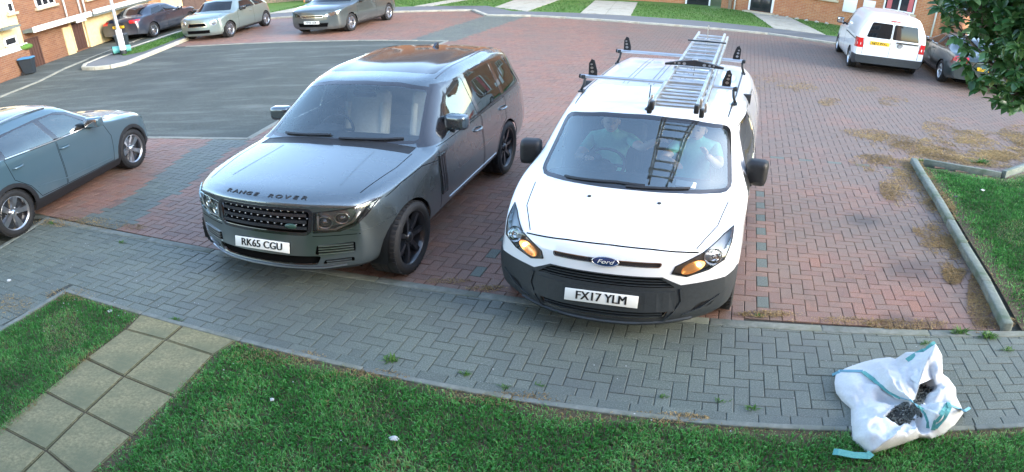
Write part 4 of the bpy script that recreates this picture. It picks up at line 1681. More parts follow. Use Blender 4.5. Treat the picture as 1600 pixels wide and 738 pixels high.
small_car('parked_car', 'pale green-grey three-door hatchback with round headlights across the road', (-9.748, 22.454, .174),
          car_stations(3.82, .86, .86, 1.18, .98, 1.68, 1.33, 1.41, 3.0, 3.58, 1.10, .93, .98, .60), (.72, 3.24), .315, 'paint_silver_green', 'multi',
          side=[[(1.46, .98), (2.55, .99), (2.50, 1.29), (1.80, 1.28)], [(2.62, .99), (3.35, 1.01), (3.18, 1.26), (2.60, 1.29)]],
          ws=[(-.64, 1.01), (0, 1.04), (.64, 1.01), (.56, 1.31), (0, 1.355), (-.56, 1.31)],
          rear=[(-.52, 1.06), (.52, 1.06), (.46, 1.28), (-.46, 1.28)],
          lamp=circle(.56, .70, .10, 14), grille=[[(-.36, .56), (.36, .56), (.30, .70), (-.30, .70)], [(-.42, .30), (.42, .30), (.42, .42), (-.42, .42)]],
          roof=rounded([(-.54, 1.72), (.54, 1.72), (.52, 3.0), (-.52, 3.0)], .06), extra=mini_extra, mirror='gloss_black')

small_car('parked_car', 'dark grey five-door hatchback with long swept headlights parked on far red paving', (-5.875, 22.046, .283),
          car_stations(4.42, .905, .88, 1.22, 1.0, 1.95, 1.38, 1.49, 3.3, 4.05, 1.15, .98, 1.04, .60), (.93, 3.61), .33, 'paint_dark_grey', 'multi',
          side=[[(1.62, 1.02), (2.48, 1.06), (2.46, 1.37), (2.0, 1.33)], [(2.54, 1.06), (3.35, 1.09), (3.25, 1.33), (2.52, 1.37)]],
          ws=[(-.68, 1.05), (0, 1.075), (.68, 1.05), (.57, 1.37), (0, 1.42), (-.57, 1.37)],
          lamp=[(.40, .66), (.62, .66), (.78, .72), (.85, .90), (.74, .84), (.46, .745)],
          grille=[[(-.36, .64), (.36, .64), (.40, .71), (-.40, .71)], [(-.48, .30), (.48, .30), (.52, .44), (-.52, .44)]], plate='YP10 XEK')

small_car('parked_car', 'dark navy saloon with red rear lamps parked by the brick wall beyond the lamp post', (-12.878, 28.604, 3.274),
          car_stations(4.5, .90, .84, 1.3, .96, 2.05, 1.32, 1.42, 3.05, 4.2, 1.02, .93, .98, .58, boot=3.85), (.9, 3.55), .33, 'paint_navy', 'multi',
          side=[[(1.75, .98), (2.55, 1.01), (2.5, 1.30), (2.12, 1.27)], [(2.62, 1.01), (3.45, 1.03), (3.15, 1.24), (2.58, 1.30)]],
          ws=[(-.66, 1.0), (.66, 1.0), (.55, 1.31), (-.55, 1.31)], rear=[(-.58, 1.10), (.58, 1.10), (.46, 1.32), (-.46, 1.32)],
          lamp=[(.5, .62), (.8, .66), (.84, .76), (.55, .72)], grille=[[(-.4, .5), (.4, .5), (.4, .66), (-.4, .66)]],
          rear_lamp=[(.50, .80), (.88, .80), (.88, .94), (.46, .94)], rear_plate='BD62 KRX')

small_car('parked_car', 'dark green-grey saloon half hidden behind the leafy branches at the right', (12.241, 19.344, 3.447),
          car_stations(4.75, .92, .86, 1.35, 1.0, 2.15, 1.35, 1.46, 3.25, 4.45, 1.05, .96, 1.0, .60, boot=4.1), (.9, 3.72), .335, 'paint_green_grey', 'multi',
          side=[[(1.85, 1.0), (2.68, 1.04), (2.62, 1.34), (2.22, 1.30)], [(2.75, 1.04), (3.62, 1.06), (3.32, 1.28), (2.70, 1.34)]],
          ws=[(-.66, 1.05), (.66, 1.05), (.55, 1.34), (-.55, 1.34)], rear=[(-.62, 1.12), (.62, 1.12), (.48, 1.37), (-.48, 1.37)],
          lamp=[(.5, .62), (.8, .66), (.84, .76), (.55, .72)], grille=[[(-.4, .5), (.4, .5), (.4, .66), (-.4, .66)]],
          rear_lamp=[(.52, .82), (.90, .82), (.90, .97), (.48, .97)], rear_plate='LN14 OVT')


# small white van seen from behind
def build_small_van():
    pose = (10.203, 20.546, 3.44)
    v = thing('panel_van', 'small white van with dark rear windows and yellow plate seen from behind', 'van', (pose[0], pose[1], 0), -pose[2])
    P = 'paint_white_caddy'
    B = Body([
        (.30, .22, .70, .48, .80, .76, .78, .84, .68, .87, -.05, -.18),
        (.60, .22, .82, .52, .88, .90, .85, .96, .74, .99, 0, -.10),
        (1.0, .22, .84, .55, .897, 1.0, .87, 1.05, .76, 1.09, 0, -.10),
        (1.15, .22, .84, .56, .897, 1.03, .875, 1.12, .74, 1.16, .03, -.14),
        (1.5, .22, .84, .58, .897, 1.06, .88, 1.40, .67, 1.47, 0, -.12),
        (1.85, .22, .84, .58, .897, 1.07, .885, 1.66, .63, 1.73, 0, -.08),
        (2.4, .22, .84, .58, .897, 1.08, .885, 1.75, .63, 1.81, 0, 0, .05),
        (3.6, .22, .84, .58, .897, 1.08, .885, 1.75, .63, 1.81, 0, 0, .05),
        (4.1, .24, .84, .58, .89, 1.08, .88, 1.73, .62, 1.79, 0, .02, .05),
        (4.24, .26, .82, .58, .875, 1.08, .86, 1.68, .61, 1.73, 0, .02, .05),
        (4.32, .28, .81, .58, .86, 1.08, .845, 1.58, .64, 1.62, 0, .02, .05),
        (4.38, .30, .80, .58, .84, 1.06, .82, 1.10, .78, 1.11, 0, .02, .01),
    ], front=.24, rear=.03, sub=3, vsub=4)
    WY, RW = (.88, 3.56), .32
    B.carve('rear_bumper', [(-.95, .2), (.95, .2), (.95, .56), (.78, .54), (-.78, .54), (-.95, .56)], 'yb', lo=3.9)
    B.both('bumper_end', [(4.0, .2), (4.5, .2), (4.5, .54), (4.02, .54)], nmin=.05)
    for s, nm in ((-1, 'A'), (1, 'B')):
        lo, hi = (-.66, .02) if s < 0 else (.06, .66)
        B.carve('rg' + nm, rounded([(lo, 1.09), (hi, 1.09), (hi if hi < .1 else .56, 1.54), (lo if lo > 0 else -.56, 1.54)], .04, 2), 'yb', lo=3.9)
    B.mirror_front('rlamp', [(.70, .76), (.90, .76), (.90, 1.05), (.72, 1.05)], axis='yb', lo=4.15, nmin=-.1)
    B.both('front_glass', rounded([(1.45, 1.10), (2.25, 1.10), (2.22, 1.58), (1.88, 1.56)], .03, 2))
    B.carve('screen', [(-.66, 1.16), (.66, 1.16), (.58, 1.64), (-.58, 1.64)], 'y', lo=.9, hi=2.2)
    for y in WY:
        B.both('hole', arch_poly(y, RW, .365))
    B.part('body', 'body', P, v)
    B.part('rear_bumper', 'rear_bumper', 'grey_plastic', v, off=.01, rim=.03)
    B.pair('bumper_end', 'bumper_end', 'grey_plastic', v, off=.008, rim=.02)
    for nm in 'AB':
        d = B.part('rg' + nm, 'rear_window', 'dark_glass', v, off=.001)
    for q in 'LR':
        s = 1 if q == 'L' else -1
        d = B.part('rlamp|' + q, 'rear_lamp', 'red_lamp', v, off=.006)
        m = MB()
        B.ribbon('yb', [(s * .76, .875), (s * .84, .875)], .07, .006, .006, m)
        m.build('clear_lens', 'plate_white', d)
        B.part('front_glass|' + q, 'side_window', 'dark_glass', v, off=-.003)
        door_mirror(v, s, (s * .86, 1.55, 1.10), (s * 1.0, 1.58, 1.20), (.19, .13, .2), 'black_plastic')
        for y in WY:
            arch_liner(v, y, .367, .85)
    B.part('screen', 'windscreen', 'dark_glass', v)
    gaps(v, B, [('yb', [(.04, .56), (.04, 1.62)]), ('yb', [(-.70, .56), (-.70, 1.04)]), ('yb', [(.70, .56), (.70, 1.04)])], .01)
    gaps(v, B, [(s, [(2.35, .32), (2.35, 1.62)]) for s in ('x+', 'x-')] + [(s, [(1.2, .32), (1.25, 1.05)]) for s in ('x+', 'x-')], .01)
    for s in ('x+', 'x-'):
        m = MB()
        B.ribbon(s, [(2.4, .98), (4.2, .98)], .03, .006, 0, m)
        m.build('door_track', 'grey_plastic', v)
    m = MB()
    B.ribbon('yb', [(-.10, 1.02), (-.66, 1.02)], .04, .03, .0, m)
    m.build('tailgate_handle', 'black_plastic', v)
    # the two doors' plate and round badge: mirrored frame, seen from behind
    RB = Matrix.Rotation(PI, 4, 'Z')
    for x, z, kind in ((.30, .93, 'plate'), (-.20, .93, 'badge')):
        l, n = B.hit('yb', x, z)
        if kind == 'plate':
            number_plate(v, 'GJ13 WXC', Matrix.Translation(l + n * .012) @ RB, 'plate_yellow', .48)
        else:
            m = MB()
            F = Matrix.Translation(l + n * .01) @ RB @ Matrix.Rotation(PI / 2, 4, 'X')
            m.lathe([(.062, 0), (.068, .008), (.055, .008), (.055, 0)], 20, F)
            for pts in (((-.04, .03), (-.018, -.035), (0, .0), (.018, -.035), (.04, .03)), ((-.022, .05), (0, .005), (.022, .05))):
                m.tube([F @ Vector((a, b, .006)) for a, b in pts], .005, 6)
            m.build('badge', 'lamp_dark', v)
    m = MB()
    l, n = B.hit('yb', 0.02, 1.62)
    m.box(tuple(l + Vector((0, .01, .02))), (.24, .05, .03), bev=.01)
    m.build('brake_light', 'red_lamp', v)
    add_wheels(v, WY, .885, RW, .21, .21, 'steel')
    underbody(v, .5, 4.2, .62, .22)


build_small_van()


# ------------------------------------------------------------------ the two people in the van
grained('skin', (.62, .42, .33), (.70, .50, .40), 20, .5, bump=.05)
grained('shirt_green', (.22, .58, .42), (.27, .65, .48), 40, .85, bump=.3)
grained('shirt_teal', (.15, .52, .46), (.20, .58, .52), 40, .85, bump=.3)
grained('hair', (.16, .11, .07), (.24, .17, .11), 80, .7, bump=.4)
grained('trousers', (.03, .035, .05), (.05, .055, .07), 40, .9)


def skin_mesh(name, pts, edges, mat, parent, levels=2):
    me = bpy.data.meshes.new(name)
    me.from_pydata([p[:3] for p in pts], edges, [])
    o = bpy.data.objects.new(name, me)
    COL.objects.link(o)
    sk = o.modifiers.new('s', 'SKIN')
    for d, p in zip(me.skin_vertices[0].data, pts):
        d.radius = (p[3], p[4] if len(p) > 4 else p[3])
    me.skin_vertices[0].data[0].use_root = True
    ss = o.modifiers.new('u', 'SUBSURF')
    ss.levels = ss.render_levels = levels
    dg = bpy.context.evaluated_depsgraph_get()
    dg.update()
    nm = bpy.data.meshes.new_from_object(o.evaluated_get(dg))
    bpy.data.objects.remove(o)
    nm.name = name
    nm.polygons.foreach_set('use_smooth', [True] * len(nm.polygons))
    nm.materials.clear()
    for q in (mat if isinstance(mat, (list, tuple)) else [mat]):
        nm.materials.append(M[q])
    return finish(bpy.data.objects.new(name, nm), parent)


def hand(parent, wrist, d, up, s):
    """palm, four bent fingers and a thumb as one skin, reaching along d"""
    w, d, up = Vector(wrist), Vector(d).normalized(), Vector(up).normalized()
    sd = d.cross(up) * s
    P, E = [], []
    def add(p, r):
        P.append((*p, r, r))
        return len(P) - 1
    a = add(w, .026)
    b = add(w + d * .05, .032)
    E.append((a, b))
    for k, (o, L) in enumerate(((-.03, .062), (-.01, .072), (.01, .068), (.03, .054))):
        i = add(w + d * .085 + sd * o, .011)
        E.append((b, i))
        j = add(w + d * (.085 + L * .55) + sd * o - up * .012, .0095)
        E.append((i, j))
        l = add(w + d * (.085 + L * .85) + sd * o - up * .035, .008)
        E.append((j, l))
    i = add(w + d * .055 - sd * .045 - up * .005, .012)
    E.append((b, i))
    j = add(w + d * .085 - sd * .06 - up * .015, .0095)
    E.append((i, j))
    return skin_mesh('hand', P, E, 'skin', parent, 1)


def person(label, x, shirt, armL, armR, look, lean=0.):
    """seated upper body and thighs; arms as (elbow, wrist, hand direction)"""
    v = thing('person', label, 'person', (0, 0, 0))
    hip = Vector((x, 2.08, .74))
    chest = Vector((x + lean, 2.16, 1.10))
    sh = Vector((x + lean, 2.17, 1.235))
    neck = Vector((x + lean, 2.13, 1.31))
    hd = Vector((x + lean + .0, 2.08, 1.425))
    P = [(*hip, .15, .13), (*((hip + chest) / 2), .145, .12), (*chest, .165, .125), (*sh, .12, .09), (*neck, .056, .056), (*(neck + Vector((0, -.015, .05))), .052, .052)]
    E = [(0, 1), (1, 2), (2, 3), (3, 4), (4, 5)]
    hands = []
    for s, (el, wr, hdir) in ((1, armL), (-1, armR)):
        S0 = sh + Vector((s * .165, 0, -.02))
        b = len(P)
        el, wr = Vector(el), Vector(wr)
        P += [(*S0, .068, .068), (*((S0 + el) / 2), .058, .058), (*el, .046, .046), (*((el + wr) / 2), .042, .042), (*wr, .029, .029)]
        E += [(3, b), (b, b + 1), (b + 1, b + 2), (b + 2, b + 3), (b + 3, b + 4)]
        hands.append((wr, hdir, s))
    for s in (1, -1):
        b = len(P)
        P += [(hip.x + s * .10, hip.y - .08, hip.z - .02, .095, .095), (hip.x + s * .14, hip.y - .42, hip.z + .02, .07, .07), (hip.x + s * .14, hip.y - .50, hip.z - .28, .05, .05)]
        E += [(0, b), (b, b + 1), (b + 1, b + 2)]
    o = skin_mesh('body', P, E, [shirt, 'skin', 'trousers'], v)
    me = o.data
    for p in me.polygons:                                   # sleeves end above the elbow, collar at the neck, legs in trousers
        c = p.center
        mi = 0
        if c.z > 1.335:
            mi = 1
        for k, (el, wr, _) in enumerate((armL, armR)):
            s = 1 if k == 0 else -1
            S0 = sh + Vector((s * .165, 0, -.02))
            for a, b in ((S0.lerp(Vector(el), .62), Vector(el)), (Vector(el), Vector(wr))):
                ab = b - a
                t = max(-.02, min(1.05, (c - a).dot(ab) / ab.length_squared))
                if t > 0 and (c - (a + ab * t)).length < .065:
                    mi = 1
        if c.z < .80:
            mi = 2
        p.material_index = mi
    # head: skull, jaw, nose, ears, eyes, mouth, hair
    m = MB()
    bm = bmesh.new()
    bmesh.ops.create_uvsphere(bm, u_segments=20, v_segments=14, radius=1)
    for q in bm.verts:
        a = q.co.copy()
        q.co = Vector((a.x * .075 * (1 - .18 * max(0, -a.z)), a.y * .096, a.z * .118))
        if a.z < -.2 and a.y < 0:
            q.co.y -= .010 * min(1, -a.z * 1.5)
        if a.z < -.5 and a.y > 0:
            q.co.y *= .7
        if abs(a.x) < .18 and a.y < -.8 and -.45 < a.z < .05:
            q.co.y -= .018 * (1 - abs(a.z + .22) / .28)
        if .15 < abs(a.x) < .55 and a.y < -.6 and .0 < a.z < .25:
            q.co.y += .008
    T = Matrix.Translation(hd) @ Matrix.Rotation(look, 4, 'Z')
    m.bm(bm, T)
    for s in (1, -1):
        m.ball(T @ Vector((s * .076, .01, -.005)), (.012, .022, .032), 8)
    h = m.build('head', 'skin', v)
    m = MB()
    for s in (1, -1):
        m.ball(T @ Vector((s * .031, -.083, .014)), (.012, .008, .007), 8)
    tag(m.build('eyes', 'plate_text', h), kind='stuff')
    m = MB()
    m.ball(T @ Vector((0, -.097, -.062)), (.024, .006, .006), 8)
    plain('lip', (.42, .2, .17), .5)
    m.build('mouth', 'lip', h)
    m = MB()
    bm = bmesh.new()
    bmesh.ops.create_uvsphere(bm, u_segments=20, v_segments=14, radius=1)
    bmesh.ops.delete(bm, geom=[q for q in bm.verts if q.co.z < .15 - q.co.y * .75], context='VERTS')
    m.bm(bm, T @ Matrix.Translation((0, .004, .006)) @ Matrix.Diagonal((.083, .104, .122, 1)))
    m.build('hair', 'hair', h)
    for wr, hdir, s in hands:
        hand(v, wr, hdir, (0, .2, 1), s)
    v.location = (VAN[0], VAN[1], 0)
    v.rotation_euler = (0, 0, -VAN[2])
    return v


person('driver in a green T-shirt behind the van steering wheel, one arm stretched across', -.40, 'shirt_green',
       ((-.08, 1.93, 1.20), (.06, 1.80, 1.35), (.5, -.5, .3)), ((-.66, 1.95, 1.02), (-.52, 1.75, 1.10), (.3, -.8, .3)), .25)
person('passenger in a teal T-shirt with bent arms in the van seat behind the reflected ladder', .38, 'shirt_teal',
       ((.62, 1.92, 1.08), (.50, 1.80, 1.24), (-.3, -.3, .8)), ((.12, 1.92, 1.10), (.24, 1.76, 1.13), (.3, -.7, .1)), -.2)


# ------------------------------------------------------------------ ground
W0 = .300                                          # the parking court is laid out at this angle
UU = Vector((math.cos(W0), -math.sin(W0), 0))
QQ = Vector((math.sin(W0), math.cos(W0), 0))


def asphalt(name, c1, c2, streak):
    t = NT(name)
    w = t.coord('World')
    n = t.noise(.35, 6, .6, w)
    mp = t.n('Mapping', i_Rotation=(0, 0, .5), i_Scale=(.5, 1.9, 1))
    t.link(w, mp.inputs[0])
    s = t.noise(1.0, 6, .62, mp.outputs[0])
    col = t.mix(t.ramp(n, [(.35, 0.), (.7, 1.)]), c1, c2)
    col = t.mix(t.ramp(s, [(.5, 0.), (.8, .75)]), col, streak)
    mp2 = t.n('Mapping', i_Rotation=(0, 0, .35), i_Scale=(.9, 5., 1))
    t.link(w, mp2.inputs[0])
    s2 = t.noise(1.3, 7, .7, mp2.outputs[0], .4)
    col = t.mix(t.ramp(s2, [(.54, 0.), (.72, .3)]), col, streak)
    sp = t.noise(45, 5, .8, w)
    col = t.mix(t.ramp(sp, [(.5, 0.), (.75, .7)]), col, (.17, .185, .18))
    col = t.mix(t.ramp(sp, [(.25, .7), (.42, 0.)]), col, (.03, .035, .034))
    pt = t.noise(.16, 3, .5, w)
    col = t.mix(t.ramp(pt, [(.55, 0.), (.57, .35)]), col, (.05, .057, .055))
    M[name] = t.pbr(col, .9, 0, t.bump(t.noise(140, 3, .6, w), .6, .006), spec=.25)


asphalt('asphalt', (.060, .068, .058), (.08, .089, .077), (.20, .215, .19))
asphalt('asphalt_pale', (.13, .137, .137), (.165, .17, .17), (.19, .195, .19))


def paver(name, cols, src, dirt, mossy):
    """concrete block paving: each block its own tone, stains and grime with a shape of their own"""
    t = NT(name)
    w = t.coord('World')
    if src == 'object':
        f = t.n('ObjectInfo').outputs['Random']
    else:
        f = t.n('Attribute', attribute_name='tone').outputs['Fac']
    n = len(cols)
    col = t.ramp(f, [(i / (n - 1), c) for i, c in enumerate(cols)])
    g = t.noise(95, 5, .8, w)
    fl = t.noise(150, 2, .5, w)
    col = t.mix(t.ramp(fl, [(.64, .0), (.72, .75)]), col, (.36, .37, .35))
    col = t.mix(t.ramp(g, [(.48, .0), (.74, .85)]), col, tuple(min(1, c * 2.0 + .05) for c in cols[n // 2]))
    col = t.mix(t.ramp(g, [(.26, .8), (.46, 0.)]), col, tuple(c * .3 for c in cols[n // 2]))
    big = t.noise(.75, 6, .62, w)
    if name.startswith('paver_red'):                 # the open court at the right is greyer and more worn
        xx = t.n('SeparateXYZ', i_0=w).outputs[0]
        big = t.math('ADD', big, t.ramp(t.math('MULTIPLY', t.math('ADD', xx, t.math('MULTIPLY', big, 3.)), .125), [(.42, 0.), (.75, .22)]))
    col = t.mix(t.ramp(big, [(.42, 0.), (.72, .75)]), col, dirt)
    b2 = t.noise(2.6, 5, .7, w, .6)
    col = t.mix(t.ramp(b2, [(.58, 0.), (.75, .55)]), col, mossy)
    if name.startswith('paver_red'):                 # oil stains below parked engines
        for cx, cy, rad in ((3.62, 5.25, .42), (3.75, 6.6, .30), (3.0, 4.35, .2), (-1.0, 9.2, .3)):
            dn = t.n('VectorMath', operation='DISTANCE', i_0=w)
            dn.inputs[1].default_value = (cx, cy, 0)
            q = t.math('ADD', t.math('MULTIPLY', dn.outputs['Value'], 1 / rad), t.math('MULTIPLY', t.noise(3.2, 5, .65, w), 1.2))
            col = t.mix(t.ramp(t.math('MULTIPLY', q, .5), [(.45, .6), (.8, 0.)]), col, (.040, .037, .033))
    M[name] = t.pbr(col, .6, 0, t.bump(t.noise(300, 4, .7, w), .35, .003), spec=.6)


REDS = [(0.122, 0.067, 0.048), (0.172, 0.080, 0.056), (0.191, 0.093, 0.063), (0.202, 0.106, 0.072), (0.159, 0.097, 0.070), (0.210, 0.092, 0.052), (0.185, 0.100, 0.071)]
GREYS = [(0.067, 0.080, 0.063), (0.089, 0.104, 0.082), (0.104, 0.120, 0.094), (0.077, 0.093, 0.074), (0.097, 0.112, 0.086)]
for s_ in ('object', 'attr'):
    paver('paver_red_' + s_, REDS, s_, (.138, .110, .086), (.08, .068, .054))
    paver('paver_grey_' + s_, GREYS, s_, (.085, .095, .09), (.07, .08, .065))
grained('joint_grey', (.022, .026, .022), (.075, .082, .07), 45, .95, bump=.4)
grained('joint_sand', (.018, .018, .016), (.04, .037, .03), 60, .95, bump=.4)
grained('concrete_edge', (.13, .145, .125), (.20, .21, .18), 25, .85, bump=.4, dirt=((.10, .115, .085), 4, .45, .7))
grained('concrete_kerb', (.12, .145, .125), (.19, .21, .18), 30, .85, bump=.5, dirt=((.08, .115, .075), 5, .45, .7))
grained('concrete_mid', (.20, .20, .165), (.28, .275, .225), 20, .85, bump=.3, dirt=((.14, .145, .12), 2, .45, .7))
grained('concrete_pale', (.36, .34, .27), (.46, .43, .34), 20, .85, bump=.3, dirt=((.28, .26, .20), 3, .5, .7))
grained('slab', (.14, .130, .066), (.29, .25, .132), 48, .88, bump=.5, dirt=((.14, .14, .075), 2.6, .42, .66), bd=.006)
grained('soil', (.06, .045, .026), (.11, .082, .048), 25, .95, bump=.6)
grained('soil_green', (.018, .034, .009), (.045, .06, .018), 25, .95, bump=.6)
grained('far_turf', (.05, .125, .014), (.095, .20, .028), 9, .9, bump=.6, dirt=((.11, .15, .04), 1.2, .5, .75))

# one sheet to the horizon, then flush sheets 4 mm and more above it
m = MB()
m.add([(-400, -60, -.05), (400, -60, -.05), (400, 500, -.05), (-400, 500, -.05)], [(0, 1, 2, 3)])
tag(m.build('ground', 'asphalt', fix=False), kind='structure')


def sheet(name, poly, z, mat, kind='structure', thick=0.):
    m = MB()
    n = len(poly)
    if thick:
        m.prism([(p[0], p[1]) for p in poly], thick, Matrix.Translation((0, 0, z - thick)))
    else:
        m.add([(p[0], p[1], z) for p in poly], [tuple(range(n))])
    o = m.build(name, mat)
    if not thick:
        me = o.data
        if me.polygons[0].normal.z < 0:
            me.flip_normals()
    return tag(o, kind=kind) if kind else o


def hi_edge(x):
    return 5.073 - x * math.tan(.287)


def lo_edge(x):
    return 3.70 - x * math.tan(.281)


road = sheet('road', [(-60, 3), (-5.29, 6.6), (-5.54, 10.32), (-3.9, 10.1), (-3.72, 11.16), (-3.68, 12.85), (-1.66, 19.86), (-4.18, 20.51), (-9.8, 21.5), (-10.4, 45), (-60, 60)], -.010, 'asphalt')

RED = [(-8.6, hi_edge(-8.6)), (3.83, hi_edge(3.83)), (4.2, 4.74), (5.0, 7.0), (5.62, 8.78), (6.69, 8.06), (9.5, 8.2), (16.5, 10.5), (16.5, 18.2), (12.0, 20.2),
       (9.82, 21.43), (7.95, 22.75), (4.07, 24.02), (.66, 25.51), (-.83, 25.77), (-1.34, 27.5), (-3.65, 27.58), (-8.78, 27.81), (-10.3, 27.9), (-10.3, 21.7), (-9.59, 21.48),
       (-6.74, 21.0), (-4.18, 20.51), (-1.66, 19.86), (-3.68, 12.85), (-3.72, 11.16), (-3.9, 10.1), (-5.54, 10.32), (-8.6, 10.7)]
GREY = [(-7.4, hi_edge(-5.29)), (-5.29, hi_edge(-5.29)), (3.9, hi_edge(3.9)), (5.4, hi_edge(5.4)), (5.4, lo_edge(5.4)), (-3.9, lo_edge(-3.9)), (-4.25, 2.6), (-5.5, 2.4), (-5.28, 5.6)]
GREY = [(-5.29, hi_edge(-5.29)), (3.9, hi_edge(3.9)), (5.4, hi_edge(5.4)), (5.4, lo_edge(5.4)), (-3.9, lo_edge(-3.9)), (-4.12, 3.6), (-4.35, 2.3), (-5.6, 2.3), (-5.30, 5.0)]
FIELD = [(-5.27, hi_edge(-5.27) - .05), (5.4, hi_edge(5.4) - .05), (5.4, lo_edge(5.4) + .085), (-3.93, lo_edge(-3.93) + .085), (-4.10, 3.6), (-4.34, 2.3), (-5.58, 2.3), (-5.28, 5.0)]
BAND1 = [(-4.54, 10.19), (-3.9, 10.1), (-4.02, 7.1), (-4.15, hi_edge(-4.15)), (-4.85, hi_edge(-4.85)), (-4.62, 7.1)]
BAND2 = [(-2.75, 20.1), (-1.5, 19.8), (.5, 25.5), (-.9, 25.8)]
court = sheet('parking_court', RED, -.012, 'joint_sand')
path = sheet('block_path', GREY, -.007, 'joint_grey')

ORG = Vector((2.013, 5.051, 0))
BR = .1                                             # half a block is .1 m
VEH = [((-2.0, 5.02, .272), 1.1, 5.1), ((.583, 4.283, .334), 1.0, 4.5), ((-5.916, 9.589, 3.209), 1.0, 4.5)]


def under_vehicle(p):
    for (x, y, w), hw, L in VEH:
        dx, dy = p.x - x, p.y - y
        a = dx * math.cos(w) - dy * math.sin(w)
        b = dx * math.sin(w) + dy * math.cos(w)
        if abs(a) < hw - .25 and .5 < b < L - .3:
            return True
    return False


def block_mesh(L, Wd, h=.018, ch=.0045):
    x, y = L / 2, Wd / 2
    return [(-x, -y, -h), (x, -y, -h), (x, y, -h), (-x, y, -h), (-x, -y, -ch * .7), (x, -y, -ch * .7), (x, y, -ch * .7), (-x, y, -ch * .7),
            (-x + ch, -y + ch, 0), (x - ch, -y + ch, 0), (x - ch, y - ch, 0), (-x + ch, y - ch, 0)], \
        [(0, 1, 5, 4), (1, 2, 6, 5), (2, 3, 7, 6), (3, 0, 4, 7), (4, 5, 9, 8), (5, 6, 10, 9), (6, 7, 11, 10), (7, 4, 8, 11), (8, 9, 10, 11)]


def lay(parent, poly, kinds, ylimit=99, rot=W0, org=ORG, single=300, grey_fn=None):
    """90-degree herringbone: the blocks that show largest are objects, the rest one mesh"""
    u = Vector((math.cos(rot), -math.sin(rot), 0))
    q = Vector((math.sin(rot), math.cos(rot), 0))
    P = [Vector((p[0], p[1], 0)) - org for p in poly]
    i0, i1 = int(min(p.dot(u) for p in P) / BR) - 2, int(max(p.dot(u) for p in P) / BR) + 2
    j0, j1 = int(min(p.dot(q) for p in P) / BR) - 2, int(max(p.dot(q) for p in P) / BR) + 2
    r = random.Random(3)
    blocks = []
    for i in range(i0, i1):
        for j in range(j0, j1):
            s = (i - j) % 4
            if s == 0:
                c, ang = (i + 1, j + .5), 0
            elif s == 2:
                c, ang = (i + .5, j), 1
            else:
                continue
            w = org + u * (c[0] * BR) + q * (c[1] * BR)
            if w.y > ylimit or w.y < 2.0 or abs(w.x) > w.y * 1.05 + 1.2:
                continue
            c2 = ((i + .5, j + .5), (i + 1.5, j + .5)) if ang == 0 else ((i + .5, j + .5), (i + .5, j - .5))
            cells = [org + u * (a * BR) + q * (b * BR) for a, b in c2]
            ins_ = [in_poly(p.x, p.y, poly) for p in cells]
            if all(ins_):
                blocks.append((w, ang, i, j))
            elif any(ins_):                          # cut block against the edging
                blocks.append((cells[ins_.index(True)], ang + 2, i, j))
    vis = [b for b in blocks if b[1] < 2 and not under_vehicle(b[0])]
    def size(b):
        d = b[0].length
        lon = abs(math.atan2(b[0].x, b[0].y))
        return d + (9 if lon > .66 else 0) + (9 if at_y(b[0]) > 730 else 0)
    vis.sort(key=size)
    one = set(id(b) for b in vis[:single])
    groups = {k: ([], [], []) for k in kinds}
    bv, bf = block_mesh(.2 - .005, .1 - .005)
    protos = {}
    for k, (mo, ma) in kinds.items():
        me = bpy.data.meshes.new('brick')
        me.from_pydata(bv, [], bf)
        me.materials.append(M[mo])
        protos[k] = me
    bva = np.array(bv)
    bvh_ = np.array(block_mesh(.1 - .005, .1 - .005)[0])
    for b in blocks:
        w, ang, i, j = b
        k = grey_fn(b) if grey_fn else next(iter(kinds))
        rz = -rot + (ang % 2) * PI / 2 + r.gauss(0, .006)
        tx, ty, dz = r.gauss(0, .0045), r.gauss(0, .0045), r.gauss(0, .0011)
        if id(b) in one:
            inst('brick', protos[k], parent, (w.x, w.y, dz), (tx, ty, rz))
        else:
            c, s_ = math.cos(rz), math.sin(rz)
            X = (bva if ang < 2 else bvh_).copy()
            z = X[:, 2] + dz + X[:, 0] * ty * -1 + X[:, 1] * tx
            V = np.stack([w.x + c * X[:, 0] - s_ * X[:, 1], w.y + s_ * X[:, 0] + c * X[:, 1], z], 1)
            groups[k][0].append(V)
            groups[k][1].append(r.random())
    nv = len(bv)
    for k, (Vs, tones, _) in groups.items():
        if not Vs:
            continue
        V = np.concatenate(Vs)
        n = len(Vs)
        F = (np.array(bf)[None] + (np.arange(n) * nv)[:, None, None]).reshape(-1, 4)
        me = quick_mesh('brick_field', V, F)
        a = me.attributes.new('tone', 'FLOAT', 'FACE')
        a.data.foreach_set('value', np.repeat(np.array(tones, np.float32), len(bf)))
        me.materials.append(M[kinds[k][1]])
        tag(finish(bpy.data.objects.new('brick_field', me), parent), kind='stuff')
    return len(blocks)


def at_y(p):
    """picture row of a ground point"""
    d = p.y * math.cos(CAM_P) + CAM_H * math.sin(CAM_P)
    y = -(-CAM_H * math.cos(CAM_P) + p.y * math.sin(CAM_P))
    return 369 + CAM_B * (y / math.hypot(p.x, d) - CAM_K)


def quick_mesh(name, V, F):
    me = bpy.data.meshes.new(name)
    V = np.asarray(V, np.float32)
    F = np.asarray(F, np.int32)
    k = F.shape[1]
    me.vertices.add(len(V))
    me.vertices.foreach_set('co', V.ravel())
    me.loops.add(F.size)
    me.loops.foreach_set('vertex_index', F.ravel())
    me.polygons.add(len(F))
    me.polygons.foreach_set('loop_start', np.arange(0, F.size, k, dtype=np.int32))
    me.update(calc_edges=True)
    me.polygons.foreach_set('use_smooth', np.zeros(len(F), bool))
    return me


